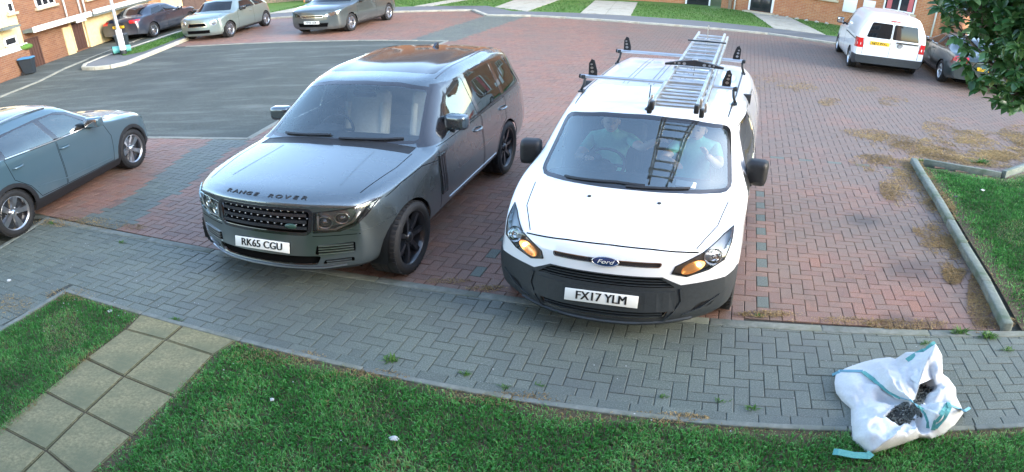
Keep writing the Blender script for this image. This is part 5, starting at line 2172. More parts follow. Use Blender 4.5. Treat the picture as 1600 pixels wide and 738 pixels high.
def court_kind(b):
    w, ang, i, j = b
    if in_poly(w.x, w.y, BAND1) or in_poly(w.x, w.y, BAND2):
        return 'grey'
    if ang == 1 and i in (0, -24) and j < 42:
        return 'grey'
    if ang == 0 and 41 <= j <= 42 and i > -26:
        return 'grey' if j == 42 or (i + j) % 8 == 0 else 'red'
    return 'red'


KR = {'red': ('paver_red_object', 'paver_red_attr'), 'grey': ('paver_grey_object', 'paver_grey_attr')}
lay(court, RED, KR, grey_fn=court_kind)
lay(path, FIELD, {'grey': KR['grey']}, org=ORG + Vector((.03, .02, 0)), rot=.285, single=240)
bv_, bf_ = block_mesh(.195, .095)
me_ = bpy.data.meshes.new('brick')
me_.from_pydata(bv_, [], bf_)
me_.materials.append(M['paver_grey_object'])
x_ = -3.9
while x_ < 4.6:                                     # a stretcher course along the lower edging
    inst('brick', me_, path, (x_ + .10, lo_edge(x_ + .1) + .053, rnd.gauss(0, .001)), (rnd.gauss(0, .004), rnd.gauss(0, .004), -.281 + rnd.gauss(0, .006)))
    x_ += .2 * math.cos(.281)


# ------------------------------------------------------------------ kerbs and edgings, stone by stone
def stones(name, label, cat, pts, w, h, z0, mat, L=.9, kind=None, side=0., gap=.006, bev=.008, part='kerb_stone', parent=None):
    """a row of stones along a line; w wide, top at z0 + h"""
    root = parent
    if root is None:
        root = bpy.data.objects.new(name, None)
        finish(root, None, (pts[0][0], pts[0][1], 0))
        root.empty_display_size = .1
        tag(root, label, cat, kind=kind)
    r = random.Random(5)
    for (x0, y0), (x1, y1) in zip(pts[:-1], pts[1:]):
        d = Vector((x1 - x0, y1 - y0, 0))
        T = d.length
        n = max(1, round(T / L))
        a = math.atan2(d.y, d.x)
        nn = Vector((-math.sin(a), math.cos(a), 0)) * side
        for i in range(n):
            c = Vector((x0, y0, 0)) + d * ((i + .5) / n) + nn
            m = MB()
            m.box((0, 0, -.04), (T / n - gap, w, h + .08), bev=bev)
            o = m.build(part, mat, root)
            o.location = c + Vector((0, 0, z0 + h / 2 + r.gauss(0, .001))) - root.location
            o.rotation_euler = (r.gauss(0, .004), r.gauss(0, .003), a + r.gauss(0, .003))
    return root


stones('path_edging', 'long flush concrete edging between red parking bays and grey block path', 'edging', [(-5.29, hi_edge(-5.29)), (-2, hi_edge(-2)), (1.5, hi_edge(1.5)), (4.0, hi_edge(4.0))], .10, .02, -.013, 'concrete_edge', .92, side=-.05)
stones('path_edging', 'narrow concrete edging between grey block path and the front lawn', 'edging', [(-3.9, lo_edge(-3.9)), (-1, lo_edge(-1)), (2, lo_edge(2)), (5.2, lo_edge(5.2))], .05, .03, -.014, 'concrete_edge', .92, side=-.03)
stones('path_edging', 'short concrete edging along the left side of the small lawn', 'edging', [(-3.9, lo_edge(-3.9)), (-4.12, 3.6), (-4.35, 2.3)], .05, .03, -.014, 'concrete_edge', .92, side=.02)
stones('path_edging', 'concrete edging between grey path and the crossover parking bay', 'edging', [(-5.29, hi_edge(-5.29)), (-5.31, 5.0), (-5.62, 2.3)], .06, .02, -.013, 'concrete_edge', .92)
stones('lawn_kerb', 'raised concrete kerb along the lawn right of the red paving', 'kerb', [(5.61, 8.78), (5.0, 7.0), (4.5, 5.64), (4.18, 4.74), (3.86, 3.93)], .095, .10, 0, 'concrete_kerb', .8, side=-.04, bev=.014)
stones('lawn_edging', 'thin edging board behind the raised kerb at the back of the right lawn', 'edging', [(5.72, 8.74), (6.69, 8.10)], .05, .10, 0, 'concrete_kerb', 1.3)
stones('lawn_edging', 'stone edging slanting up to the right picture edge behind the lawn', 'edging', [(6.72, 8.08), (7.9, 8.72)], .08, .13, 0, 'concrete_kerb', 1.3)
stones('road_edging', 'pale flush concrete edging where the road meets the near red paving', 'edging', [(-7.6, 10.58), (-5.54, 10.32), (-3.9, 10.1), (-3.72, 11.16), (-3.66, 12.85), (-1.70, 19.80)], .11, .02, -.012, 'concrete_mid', 1.0)
stones('road_edging', 'pale flush concrete edging where the road meets the far red paving', 'edging', [(-1.66, 19.86), (-4.18, 20.51), (-6.74, 21.0), (-9.8, 21.5)], .12, .02, -.011, 'concrete_mid', 1.0)
FARK = [(-9.8, 27.85), (-3.65, 27.58), (-1.34, 27.5), (-.83, 25.77), (.66, 25.51), (4.07, 24.02), (7.95, 22.75), (9.82, 21.43), (12.6, 19.9), (17, 17.9)]
stones('far_kerb', 'pale kerb between far red paving and the pavement of the houses', 'kerb', FARK, .14, .07, 0, 'concrete_pale', 1.2)

# far pavement, lawns and slab paths
sheet('far_pavement', FARK + [(17.5, 20.2), (13.6, 21.8), (11.0, 23.0), (8.47, 24.34), (6.44, 25.14), (2.23, 26.44), (.03, 26.9), (-.9, 28.9), (-3.89, 29.3), (-10, 29.7)], .05, 'asphalt_pale', thick=.06)
sheet('far_garden', [(-10, 29.6), (-3.89, 29.25), (-.9, 28.8), (.03, 26.8), (2.23, 26.35), (6.44, 25.05), (8.47, 24.25), (11, 22.9), (13.6, 21.7), (17.5, 20), (30, 20), (30, 60), (-40, 60), (-12, 36)], .046, 'far_turf')
for i, (poly, lab) in enumerate((
        ([(2.35, 26.3), (4.05, 25.85), (5.1, 31), (3.4, 31.4)], 'pale slab path crossing the far lawn left of the ladder'),
        ([(8.62, 24.2), (10.2, 23.4), (10.7, 28.35), (9.4, 29.5)], 'pale slab path leading to the dark front door'),
        ([(-.6, 28.3), (.55, 26.75), (2.0, 31.5), (.2, 31.5)], 'pale slab path behind the grey crossing strip'),
        ([(-3.7, 29.25), (-3.0, 29.2), (-1.2, 32.5), (-2.0, 32.5)], 'narrow pale path behind the dark grey hatchback'),
        ([(-9.7, 29.5), (-8.2, 29.4), (-5.6, 33.5), (-7.6, 33.8)], 'pale path between the two hatchbacks'))):
    n = 5
    root = thing('garden_path', lab, 'path', (*poly[0], 0))
    a, b, c, d = [Vector((*p, 0)) for p in poly]
    for k in range(n):
        for s in range(2):
            q = lambda u, v: a.lerp(b, u).lerp(d.lerp(c, u), v)
            us, vs = (s / 2 + .004, (s + 1) / 2 - .004), (k / n + .003, (k + 1) / n - .003)
            m = MB()
            m.prism([tuple(q(us[0], vs[0]).xy - root.location.xy), tuple(q(us[1], vs[0]).xy - root.location.xy), tuple(q(us[1], vs[1]).xy - root.location.xy), tuple(q(us[0], vs[1]).xy - root.location.xy)], .05,
                    Matrix.Translation((0, 0, .012 + .001 * ((k + s) % 3))))
            m.build('slab', 'concrete_pale', root)

# left pavement in front of the terrace, island with grass
stones('left_kerb', 'pale kerb line of the pavement in front of the terrace', 'kerb', [(-12.1, 11), (-12.37, 15.08), (-12.4, 16.98), (-12.77, 18.95), (-12.9, 20.7), (-13.0, 25)], .10, .03, 0, 'concrete_mid', 1.2)
sheet('left_pavement', [(-12.12, 10), (-12.42, 16.98), (-12.8, 18.95), (-12.95, 25), (-13.4, 31), (-22, 34), (-22, 10)], .022, 'asphalt', thick=.04)
ISL = [(-12.04, 19.05), (-11.75, 18.45), (-11.21, 18.22), (-10.75, 18.25), (-10.45, 18.7), (-10.42, 20.45), (-10.43, 23.5), (-10.6, 26.5), (-11.3, 27.6), (-11.75, 24.5), (-11.95, 22), (-12.1, 20.3)]
isl = sheet('traffic_island', ISL, .10, 'asphalt_pale', thick=.1)
stones('traffic_island', None, None, ISL + [ISL[0]], .13, .115, 0, 'concrete_pale', .7, parent=isl)
sheet('island_grass', [(-11.75, 20.6), (-11.2, 20.0), (-10.75, 20.5), (-10.72, 23.5), (-10.85, 26.3), (-11.2, 26.8), (-11.5, 24.5)], .112, 'far_turf')

# ------------------------------------------------------------------ slab path at the lower left
L_ = [at(222, 489), at(196, 515), at(134, 561), at(69, 612)]
C_ = [at(288, 508), at(259, 532), at(194, 589), at(133, 645), at(72, 705)]
R_ = [at(369, 533), at(334, 556), at(273, 621), at(207, 683)]
L_ += [L_[-1] * 2 - L_[-2] + Vector((.0, .02, 0)), L_[-1] * 3 - L_[-2] * 2]
C_ += [C_[-1] * 2 - C_[-2]]
R_ += [R_[-1] * 2 - R_[-2], R_[-1] * 3 - R_[-2] * 2]
sheet('slab_bed', [(p.x - .06, p.y + .02) for p in L_[:5]] + [(p.x + .06, p.y - .02) for p in R_[:5]][::-1], -.006, 'soil')
sp = thing('slab_path', 'mossy concrete slab path crossing the lawn at the lower left', 'path', tuple(C_[2]))
for k in range(5):
    for A_, B_ in ((L_, C_), (C_, R_)):
        q = [A_[k], B_[k], B_[k + 1], A_[k + 1]]
        c = sum(q, Vector()) / 4
        q = [p + (c - p).normalized() * .009 for p in q]
        bm = bmesh.new()
        vs = [bm.verts.new((p.x - c.x, p.y - c.y, 0)) for p in q]
        f = bm.faces.new(vs)
        e = bmesh.ops.extrude_face_region(bm, geom=[f])
        bmesh.ops.translate(bm, vec=(0, 0, .05), verts=[g for g in e['geom'] if isinstance(g, bmesh.types.BMVert)])
        bmesh.ops.recalc_face_normals(bm, faces=bm.faces)
        bmesh.ops.bevel(bm, geom=[g for g in bm.edges if all(v.co.z > .04 for v in g.verts)], offset=.008, segments=2, affect='EDGES')
        m = MB()
        m.bm(bm, None, False)
        o = m.build('slab', 'slab', sp)
        o.location = c - sp.location + Vector((0, 0, -.042 + rnd.gauss(0, .0012)))
        o.rotation_euler = (rnd.gauss(0, .002), rnd.gauss(0, .002), 0)

# ------------------------------------------------------------------ lawns
LAWN_F = [(-2.0, lo_edge(-2.0) - .05), (5.2, lo_edge(5.2) - .05), (5.2, 1.2), (-2.5, 1.2), (-2.33, 2.7), (-2.19, 3.62), (-2.08, 4.1)]
LAWN_L = [(-3.86, lo_edge(-3.9) - .06), (-2.94, lo_edge(-2.94) - .06), (-2.99, 3.9), (-3.06, 3.1), (-3.12, 1.6), (-4.4, 1.6), (-4.08, 3.6)]
LAWN_R = [(5.62, 8.62), (6.69, 8.0), (7.9, 8.6), (10.5, 7.0), (7, 2.5), (5.2, hi_edge(5.2) + .03), (3.98, hi_edge(3.98) + .03), (4.28, 4.7), (4.6, 5.6), (5.1, 7.0)]
for nm, pl, mt in (('front_lawn_soil', LAWN_F, 'soil'), ('side_lawn_soil', LAWN_L, 'soil'), ('right_lawn_soil', LAWN_R, 'soil')):
    sheet(nm, pl, -.004, mt)


def grass_mat(name, stops):
    t = NT(name)
    f = t.n('Attribute', attribute_name='tone').outputs['Fac']
    col = t.ramp(f, stops)
    b = t.n('BsdfPrincipled', i_Roughness=.55)
    t.link(col, b.inputs['Base Color'])
    b.inputs['Specular IOR Level'].default_value = .3
    tr = t.n('BsdfTranslucent')
    t.link(col, tr.inputs['Color'])
    mx = t.n('MixShader', i_0=.3)
    t.link(b.outputs[0], mx.inputs[1])
    t.link(tr.outputs[0], mx.inputs[2])
    t.link(mx.outputs[0], t.out.inputs[0])
    M[name] = t.m


grass_mat('grass', [(0, (.018, .09, .013)), (.35, (.034, .17, .024)), (.6, (.07, .28, .05)), (.8, (.15, .41, .11)), (.93, (.25, .40, .15)), (1, (.26, .20, .08))])
grass_mat('dry', [(0, (.17, .12, .06)), (.5, (.32, .23, .11)), (1, (.48, .35, .16))])
grass_mat('weed', [(0, (.03, .085, .012)), (.5, (.06, .15, .025)), (1, (.11, .22, .05))])


def dist_to_poly(x, y, poly):
    d = 9
    n = len(poly)
    for i in range(n):
        a, b = poly[i], poly[(i + 1) % n]
        ex, ey = b[0] - a[0], b[1] - a[1]
        t = max(0, min(1, ((x - a[0]) * ex + (y - a[1]) * ey) / (ex * ex + ey * ey)))
        d = min(d, math.hypot(x - a[0] - ex * t, y - a[1] - ey * t))
    return d


def vnoise(x, y, s):
    from mathutils import noise as nz
    return nz.noise(Vector((x * s, y * s, 3.7)))


def blades(name, label, poly, density, hmin, hmax, wid, mat='grass', z=0., edge=None, seed=1, lim=None, dry=.0, broad=.0, shift=0.):
    r = random.Random(seed)
    x0, x1 = min(p[0] for p in poly), max(p[0] for p in poly)
    y0, y1 = min(p[1] for p in poly), max(p[1] for p in poly)
    V, T, F = [], [], []
    n = int((x1 - x0) * (y1 - y0) * density)
    for _ in range(n):
        x, y = r.uniform(x0, x1), r.uniform(y0, y1)
        if not in_poly(x, y, poly):
            continue
        if lim and not lim(x, y):
            continue
        c = vnoise(x, y, 2.3) * .5 + vnoise(x, y, 7) * .35
        tone = .45 + shift + c * .7 + r.gauss(0, .2)
        hh = r.uniform(hmin, hmax) * (1 + c * .5)
        if edge:
            d = min(dist_to_poly(x, y, poly), 1)
            e = min(1, d / (edge * (1 + 1.1 * vnoise(x, y, 3))) if edge * (1 + 1.1 * vnoise(x, y, 3)) > .01 else 1)
            if r.random() > .15 + .85 * e:
                continue
            tone += (1 - e) * .5
            hh *= .55 + .45 * e
        if dry and vnoise(x + 9, y, 1.6) > .28 and r.random() < dry:
            tone = r.uniform(.85, 1)
            hh *= .7
        a = r.uniform(0, 2 * PI)
        ln = r.uniform(.2, .85)
        ca, sa = math.cos(a), math.sin(a)
        wd = wid * r.uniform(.7, 1.3)
        if broad and r.random() < broad:
            wd *= 4
            hh *= .6
            ln = .9
            tone += .12
        px, py = -sa * wd / 2, ca * wd / 2
        b = len(V)
        mx, my = x + ca * hh * ln * .35, y + sa * hh * ln * .35
        tx, ty = x + ca * hh * ln, y + sa * hh * ln
        V += [(x - px, y - py, z), (x + px, y + py, z), (mx + px * .8, my + py * .8, z + hh * .62), (mx - px * .8, my - py * .8, z + hh * .62),
              (tx + px * .12, ty + py * .12, z + hh * (1 - ln * .35)), (tx - px * .12, ty - py * .12, z + hh * (1 - ln * .35))]
        F += [(b, b + 1, b + 2, b + 3), (b + 3, b + 2, b + 4, b + 5)]
        tone = min(1, max(0, tone))
        T += [tone, tone]
    me = quick_mesh(name, V, F)
    me.attributes.new('tone', 'FLOAT', 'FACE').data.foreach_set('value', np.array(T, np.float32))
    me.materials.append(M[mat])
    return tag(finish(bpy.data.objects.new(name, me)), label, 'grass', kind='stuff')


inview = lambda x, y: abs(math.atan2(x, y * .92 + 1.3)) < .72 and at_y(Vector((x, y, 0))) < 760
blades('front_grass', 'short green lawn along the bottom of the picture', LAWN_F, 11000, .02, .055, .0045, edge=.13, seed=1, lim=inview, dry=.28, broad=.10)
blades('side_grass', 'small patch of lawn left of the slab path', LAWN_L, 10500, .022, .045, .0042, edge=.05, seed=2, lim=inview, dry=.5, broad=.05)
blades('right_grass', 'lawn behind the raised kerb at the right', LAWN_R, 6000, .03, .06, .006, edge=.26, seed=3, lim=inview, dry=.4, broad=.06, shift=-.22)
blades('island_blades', 'grass strip on the traffic island by the lamp post', [(-11.75, 20.6), (-11.2, 20.0), (-10.75, 20.5), (-10.72, 23.5), (-10.85, 26.3), (-11.2, 26.8), (-11.5, 24.5)], 700, .03, .06, .012, 'weed', z=.112, seed=4)
blades('far_grass', 'far lawns in front of the brick houses', [(-9.8, 29.75), (-3.89, 29.35), (-.9, 29.0), (.03, 27.0), (2.23, 26.55), (6.44, 25.25), (8.47, 24.45), (11, 23.1), (13.6, 21.9), (13.6, 25.2), (8.5, 30), (-9, 33)], 150, .03, .07, .018, 'weed', z=.046, seed=5,
       lim=lambda x, y: not any(in_poly(x, y, p) for p in ([(2.35, 26.3), (4.05, 25.85), (5.1, 31), (3.4, 31.4)], [(8.62, 24.2), (10.2, 23.4), (10.7, 28.35), (9.4, 29.5)], [(-.6, 28.3), (.55, 26.75), (2.0, 31.5), (.2, 31.5)], [(-3.7, 29.25), (-3.0, 29.2), (-1.2, 32.5), (-2.0, 32.5)], [(-9.7, 29.5), (-8.2, 29.4), (-5.6, 33.5), (-7.6, 33.8)])))


# dry needles and moss swept over the red paving, weeds in the joints
def litter(name, label, spots, mat, per, lmin, lmax, w, seed, z=.003, flat=True):
    r = random.Random(seed)
    V, F, T = [], [], []
    for px, py, rx, ry, dens in spots:
        for _ in range(int(per * dens)):
            for _t in range(6):
                a, d = r.uniform(0, 2 * PI), math.sqrt(r.random())
                d *= 1.35
                p = at(px + rx * d * math.cos(a), py + ry * d * math.sin(a))
                if vnoise(p.x, p.y, 1.6) + .5 * vnoise(p.x, p.y, 6) > -.25 + .5 * d * r.random() + r.gauss(0, .22):
                    break
            else:
                continue
            L = r.uniform(lmin, lmax)
            b = r.uniform(0, 2 * PI)
            c, s = math.cos(b) * L / 2, math.sin(b) * L / 2
            nx, ny = -s / L * w, c / L * w
            zz = z + r.random() * .012
            k = len(V)
            V += [(p.x - c - nx, p.y - s - ny, zz), (p.x + c - nx, p.y + s - ny, zz + r.uniform(0, .012)), (p.x + c + nx, p.y + s + ny, zz + r.uniform(0, .012)), (p.x - c + nx, p.y - s + ny, zz + .002)]
            F.append((k, k + 1, k + 2, k + 3))
            T.append(min(1, max(0, .5 + .6 * vnoise(p.x, p.y, 2) + r.gauss(0, .2))))
    me = quick_mesh(name, V, F)
    me.attributes.new('tone', 'FLOAT', 'FACE').data.foreach_set('value', np.array(T, np.float32))
    me.materials.append(M[mat])
    return tag(finish(bpy.data.objects.new(name, me)), label, 'debris', kind='stuff')


litter('dry_needles', 'yellow-brown needles swept over red paving near the right kerb', [
    (1210, 132, 45, 13, .5), (1245, 140, 26, 8, .3), (1297, 160, 14, 5, .25), (1355, 140, 14, 4, .15), (1395, 158, 18, 6, .3), (1345, 212, 34, 8, .6), (1385, 222, 40, 9, .7), (1440, 232, 40, 10, 1.0), (1470, 200, 22, 12, .5),
    (1365, 252, 30, 8, .5), (1395, 262, 36, 12, .9), (1420, 292, 34, 26, 1.8), (1460, 345, 26, 40, 1.8), (1490, 400, 18, 34, 1.0), (1530, 470, 14, 40, .8), (1515, 228, 60, 18, 3.4), (1560, 236, 60, 20, 3.8), (1500, 245, 60, 12, 2.6), (1590, 225, 30, 22, 2.4)],
    'dry', 2300, .015, .045, .003, 11)
litter('moss_debris', 'brown moss and crumbs along the edging of the red bays', [
    (1430, 508, 60, 7, .8), (1310, 503, 60, 5, .3), (1200, 492, 40, 4, .4), (1560, 505, 22, 8, .5), (120, 348, 60, 6, .8), (190, 356, 30, 4, .3), (760, 452, 26, 4, .2), (700, 440, 30, 3, .15), (430, 560, 60, 10, .5), (560, 590, 60, 9, .4), (800, 625, 80, 8, .4), (1000, 655, 80, 8, .4),
    (20, 480, 30, 14, .3), (110, 462, 30, 8, .3)], 'dry', 1500, .006, .022, .004, 12)


def tuft(px, py, n, h, label):
    r = random.Random(int(px * 7 + py))
    p = at(px, py)
    V, F, T = [], [], []
    for _ in range(n):
        a = r.uniform(0, 2 * PI)
        L = h * r.uniform(.5, 1.2)
        el = r.uniform(.25, 1.2)
        w = h * r.uniform(.10, .2)
        o = (r.gauss(0, h * .35), r.gauss(0, h * .2))
        c, s = math.cos(a), math.sin(a)
        k = len(V)
        for t, ww in ((0, .4), (.5, 1), (1, .1)):
            z = L * math.sin(el) * t * (1 - .35 * t)
            d = L * math.cos(el) * t
            V += [(o[0] + c * d - s * w * ww / 2, o[1] + s * d + c * w * ww / 2, z), (o[0] + c * d + s * w * ww / 2, o[1] + s * d - c * w * ww / 2, z)]
        F += [(k, k + 1, k + 3, k + 2), (k + 2, k + 3, k + 5, k + 4)]
        q = r.uniform(.2, 1)
        T += [q, q]
    me = quick_mesh('weed', V, F)
    me.attributes.new('tone', 'FLOAT', 'FACE').data.foreach_set('value', np.array(T, np.float32))
    me.materials.append(M['weed'])
    o = finish(bpy.data.objects.new('weed', me), None, (p.x, p.y, 0))
    return tag(o, label, 'weed', 'weeds growing in paving joints')


for px, py, n, h, lab in ((612, 563, 46, .07, 'spreading weed in the grey path right of the slab path, largest of the row'), (728, 586, 26, .05, 'flat weed in the path joint right of the spreading one'), (788, 606, 20, .045, 'pale green weed by the edging below the van number plate'),
                          (845, 603, 14, .04, 'tiny weed in the path below the van grille'), (1036, 620, 18, .045, 'small weed in the path left of the rubble bag'), (1126, 628, 18, .045, 'low weed halfway between van and rubble bag'), (1176, 640, 26, .05, 'dense weed at the lawn edge left of the rubble bag'),
                          (1500, 520, 60, .09, 'tall weed in the corner left of the raised kerb end'), (1545, 527, 70, .08, 'wide weed clump at the end of the raised kerb'), (1575, 548, 30, .06, 'weed in grey paving beyond the raised kerb end'), (1445, 537, 30, .05, 'weed behind the rubble bag on the grey path'), (1185, 495, 34, .05, 'weed on the edging beside the van wheel'),
                          (80, 350, 40, .06, 'grass tuft at the left corner of the path edging'), (190, 380, 24, .05, 'grass tuft on the edging left of the grey car'), (275, 500, 40, .05, 'weeds along the top of the slab path'), (1522, 352, 30, .09, 'weed at the middle of the raised kerb'), (1532, 255, 50, .16, 'tall weed behind the thin edging board'), (1438, 252, 40, .08, 'grass tuft at the upper end of the raised kerb')):
    tuft(px, py, n, h, lab)


# ------------------------------------------------------------------ houses
def brick_mat(name, c1, c2, mortar, scale=1., axis='x', var=(.42, .13, .06)):
    t = NT(name)
    co = t.coord()
    mp = t.n('Mapping', i_Rotation=(PI / 2, 0, 0))
    t.link(co, mp.inputs[0])
    b = t.n('TexBrick', i_Scale=1., i_Color1=c1, i_Color2=c2, i_Mortar=mortar)
    b.inputs['Mortar Size'].default_value = .006
    b.inputs['Brick Width'].default_value = .225
    b.inputs['Row Height'].default_value = .075
    b.inputs['Mortar Smooth'].default_value = .2
    t.link(mp.outputs[0], b.inputs['Vector'])
    n = t.noise(1.4, 5, .6)
    col = t.mix(t.ramp(n, [(.4, 0.), (.7, .5)]), b.outputs['Color'], var)
    col = t.mix(t.ramp(t.noise(60, 3), [(.35, .25), (.6, 0.)]), col, (.12, .06, .04))
    M[name] = t.pbr(col, .85, 0, t.bump(t.math('MULTIPLY', b.outputs['Fac'], -1.), .5, .006))


brick_mat('brick_orange', (.42, .15, .055), (.52, .22, .085), (.46, .36, .25))
brick_mat('brick_brown', (.17, .07, .035), (.25, .115, .055), (.22, .18, .13), var=(.20, .08, .035))
grained('render_cream', (.60, .47, .24), (.68, .55, .30), 8, .9, bump=.2, dirt=((.38, .32, .20), 1.6, .5, .75))
plain('upvc', (.78, .78, .76), .35)
plain('door_dark', (.012, .014, .018), .3, coat=.4)
grained('door_brown', (.06, .03, .022), (.09, .045, .032), 15, .5)
grained('roof_tile', (.075, .048, .036), (.115, .078, .058), 12, .85, bump=.4)
grained('canopy_grey', (.10, .125, .12), (.14, .165, .155), 14, .7)
grained('timber', (.20, .15, .095), (.28, .21, .14), 12, .85, bump=.4)
plain('house_glass', (.018, .02, .024), .04, spec=.8)
plain('curtain', (.5, .12, .12), .8)
plain('stone_sill', (.48, .40, .27), .85)


class Wall:
    """a facade: local x along the wall, y into the house, z up"""

    def __init__(s, name, label, cat, a, b, height, mat, depth=6., roof=0., roofmat='roof_tile', z0=-.06, over=.3):
        a, b = Vector((*a, 0)), Vector((*b, 0))
        d = b - a
        s.L = d.length
        s.root = thing(name, label, cat, tuple(a), math.atan2(d.y, d.x))
        m = MB()
        m.box((s.L / 2, depth / 2, (height + z0) / 2), (s.L, depth, height - z0))
        s.wall = m.build('wall', mat, s.root)
        if roof:
            m = MB()
            x0, x1 = -over, s.L + over
            y0, y1 = -over, depth + over
            vs = [(x0, y0, height), (x1, y0, height), (x1, y1, height), (x0, y1, height), (x0, depth / 2, height + roof), (x1, depth / 2, height + roof)]
            m.add(vs, [(0, 1, 5, 4), (2, 3, 4, 5), (1, 2, 5), (3, 0, 4), (3, 2, 1, 0)])
            m.build('roof', roofmat, s.root)
            m = MB()
            m.box((s.L / 2, -over - .02, height - .02), (s.L + over * 2, .1, .12))
            m.build('gutter', 'upvc', s.root)

    def window(s, x0, x1, z0, z1, panes=2, sill=True, glassmat='house_glass', curtain=False):
        w, h = x1 - x0, z1 - z0
        f = MB()
        t = .06
        f.box(((x0 + x1) / 2, -.0, z0 + t / 2), (w, .08, t))
        f.box(((x0 + x1) / 2, -.0, z1 - t / 2), (w, .08, t))
        for i in range(panes + 1):
            x = x0 + t / 2 + (w - t) * i / panes
            f.box((x, -.002, (z0 + z1) / 2), (t, .084, h - .002))
        o = f.build('window', 'upvc', s.root)
        for i in range(panes):
            g = MB()
            a = x0 + t + (w - t) * i / panes
            b = x0 + (w - t) * (i + 1) / panes
            g.box(((a + b) / 2, -.012, (z0 + z1) / 2), (b - a, .03, h - t * 2))
            g.build('pane', glassmat, o)
            if curtain:
                g = MB()
                g.box((a + (b - a) * (.3 if i == 0 else .75), -.03, (z0 + z1) / 2), ((b - a) * .35, .006, h - t * 2.4))
                g.build('curtain', 'curtain', o)
        if sill:
            g = MB()
            g.box(((x0 + x1) / 2, -.05, z0 - .06), (w + .2, .14, .1), bev=.01)
            g.build('sill', 'stone_sill', o)
        return o

    def door(s, x0, x1, z0, z1, mat='door_dark', frame='upvc', panels=True, planks=0):
        o = None
        m = MB()
        m.box(((x0 + x1) / 2, -.01, (z0 + z1) / 2), (x1 - x0, .06, z1 - z0))
        o = m.build('door', mat, s.root)
        f = MB()
        for x in (x0 - .035, x1 + .035):
            f.box((x, -.02, (z0 + z1) / 2 + .03), (.07, .1, z1 - z0 + .06))
        f.box(((x0 + x1) / 2, -.02, z1 + .035), (x1 - x0, .1, .07))
        f.build('door_frame', frame, o)
        if panels:
            for i in range(2):
                for j in range(2):
                    p = MB()
                    w, h = (x1 - x0) * .34, (z1 - z0) * (.26 if j == 0 else .4)
                    p.box((x0 + (x1 - x0) * (.28 + .44 * i), -.045, z0 + (z1 - z0) * (.2 if j == 0 else .65)), (w, .02, h), bev=.008)
                    p.build('panel', mat, o)
            h = MB()
            h.tube([(x1 - .1, -.09, (z0 + z1) / 2), (x1 - .22, -.09, (z0 + z1) / 2)], .014, 6)
            h.build('handle', 'chrome', o)
        if planks:
            for i in range(planks):
                p = MB()
                w = (x1 - x0) / planks
                p.box((x0 + w * (i + .5), -.045, (z0 + z1) / 2), (w - .02, .016, z1 - z0 - .04))
                p.build('plank', mat, o)
        return o

    def block(s, name, mat, x0, x1, y0, y1, z0, z1, bev=0, parent=None):
        m = MB()
        m.box(((x0 + x1) / 2, (y0 + y1) / 2, (z0 + z1) / 2), (x1 - x0, y1 - y0, z1 - z0), bev=bev)
        return m.build(name, mat, parent or s.root)


# right: orange brick house with dark front door
A2, B2 = Vector((9.19, 29.87)), Vector((14.31, 25.06))
u2 = (B2 - A2).normalized()
P0, P1 = A2 - u2 * 1.0, A2 + u2 * 8.05
hR = Wall('brick_house', 'orange brick house with dark panelled front door behind the small white van', 'house', tuple(P0), tuple(P1), 5.0, 'brick_orange', 6.5, 2.6)
o_ = 1.0
hR.door(o_ + .33, o_ + 1.27, .14, 2.1)
hR.block('step', 'stone_sill', o_ + .15, o_ + 1.45, -.35, -.02, -.05, .12, .01)
hR.block('meter_box', 'upvc', o_ + 4.22, o_ + 4.74, -.08, .05, .72, 1.35, .01)
hR.block('meter_box', 'upvc', o_ + 5.0, o_ + 5.46, -.08, .05, .97, 1.4, .01)
hR.window(o_ + 5.78, o_ + 7.0, 1.12, 2.2, 2, curtain=True)
hR.window(o_ + 5.78, o_ + 7.0, 3.3, 4.4, 2)
hR.window(o_ + 2.4, o_ + 3.4, 3.3, 4.4, 2)
hR.window(o_ + .3, o_ + 1.2, 3.4, 4.4, 2)
hR.window(o_ + 2.0, o_ + 3.9, 1.18, 2.2, 3)
m = MB()
m.tube([(o_ - .35, -.07, 0), (o_ - .35, -.07, 4.9)], .035, 8)
m.build('downpipe', 'upvc', hR.root)
m = MB()
m.tube([(o_ + 7.85, -.07, 0), (o_ + 7.85, -.07, 4.9)], .035, 8)
m.build('downpipe', 'upvc', hR.root)
hR.block('timber_post', 'timber', o_ - .62, o_ - .5, -.12, .0, -.05, 2.2)
# terrace that goes on to the left of it, and further right
hC = Wall('brick_house', 'orange brick terrace with white windows above the far lawns, cut by the top picture edge', 'house', (-7.5, 35.2), (8.1, 31.2), 6.6, 'brick_orange', 6.5, 3.0)
for i in range(4):
    x = 1.0 + i * 4.0
    hC.window(x, x + 1.5, 1.0, 2.2, 2)
    hC.window(x, x + 1.3, 4.2, 5.5, 2)
    hC.window(x + 2.2, x + 3.1, 4.2, 5.5, 2)
    hC.door(x + 2.2, x + 3.1, .05, 2.1, 'door_dark' if i % 2 else 'door_brown')
hD = Wall('brick_house', 'brick house partly seen behind the leafy branches at the right', 'house', (16.2, 22.6), (22.5, 15.5), 5.0, 'brick_orange', 6.5, 2.6)
hD.window(1.0, 2.4, 1.0, 2.2, 2)
hD.window(1.0, 2.4, 3.3, 4.4, 2)
hD.window(5.0, 6.4, 3.3, 4.4, 2)
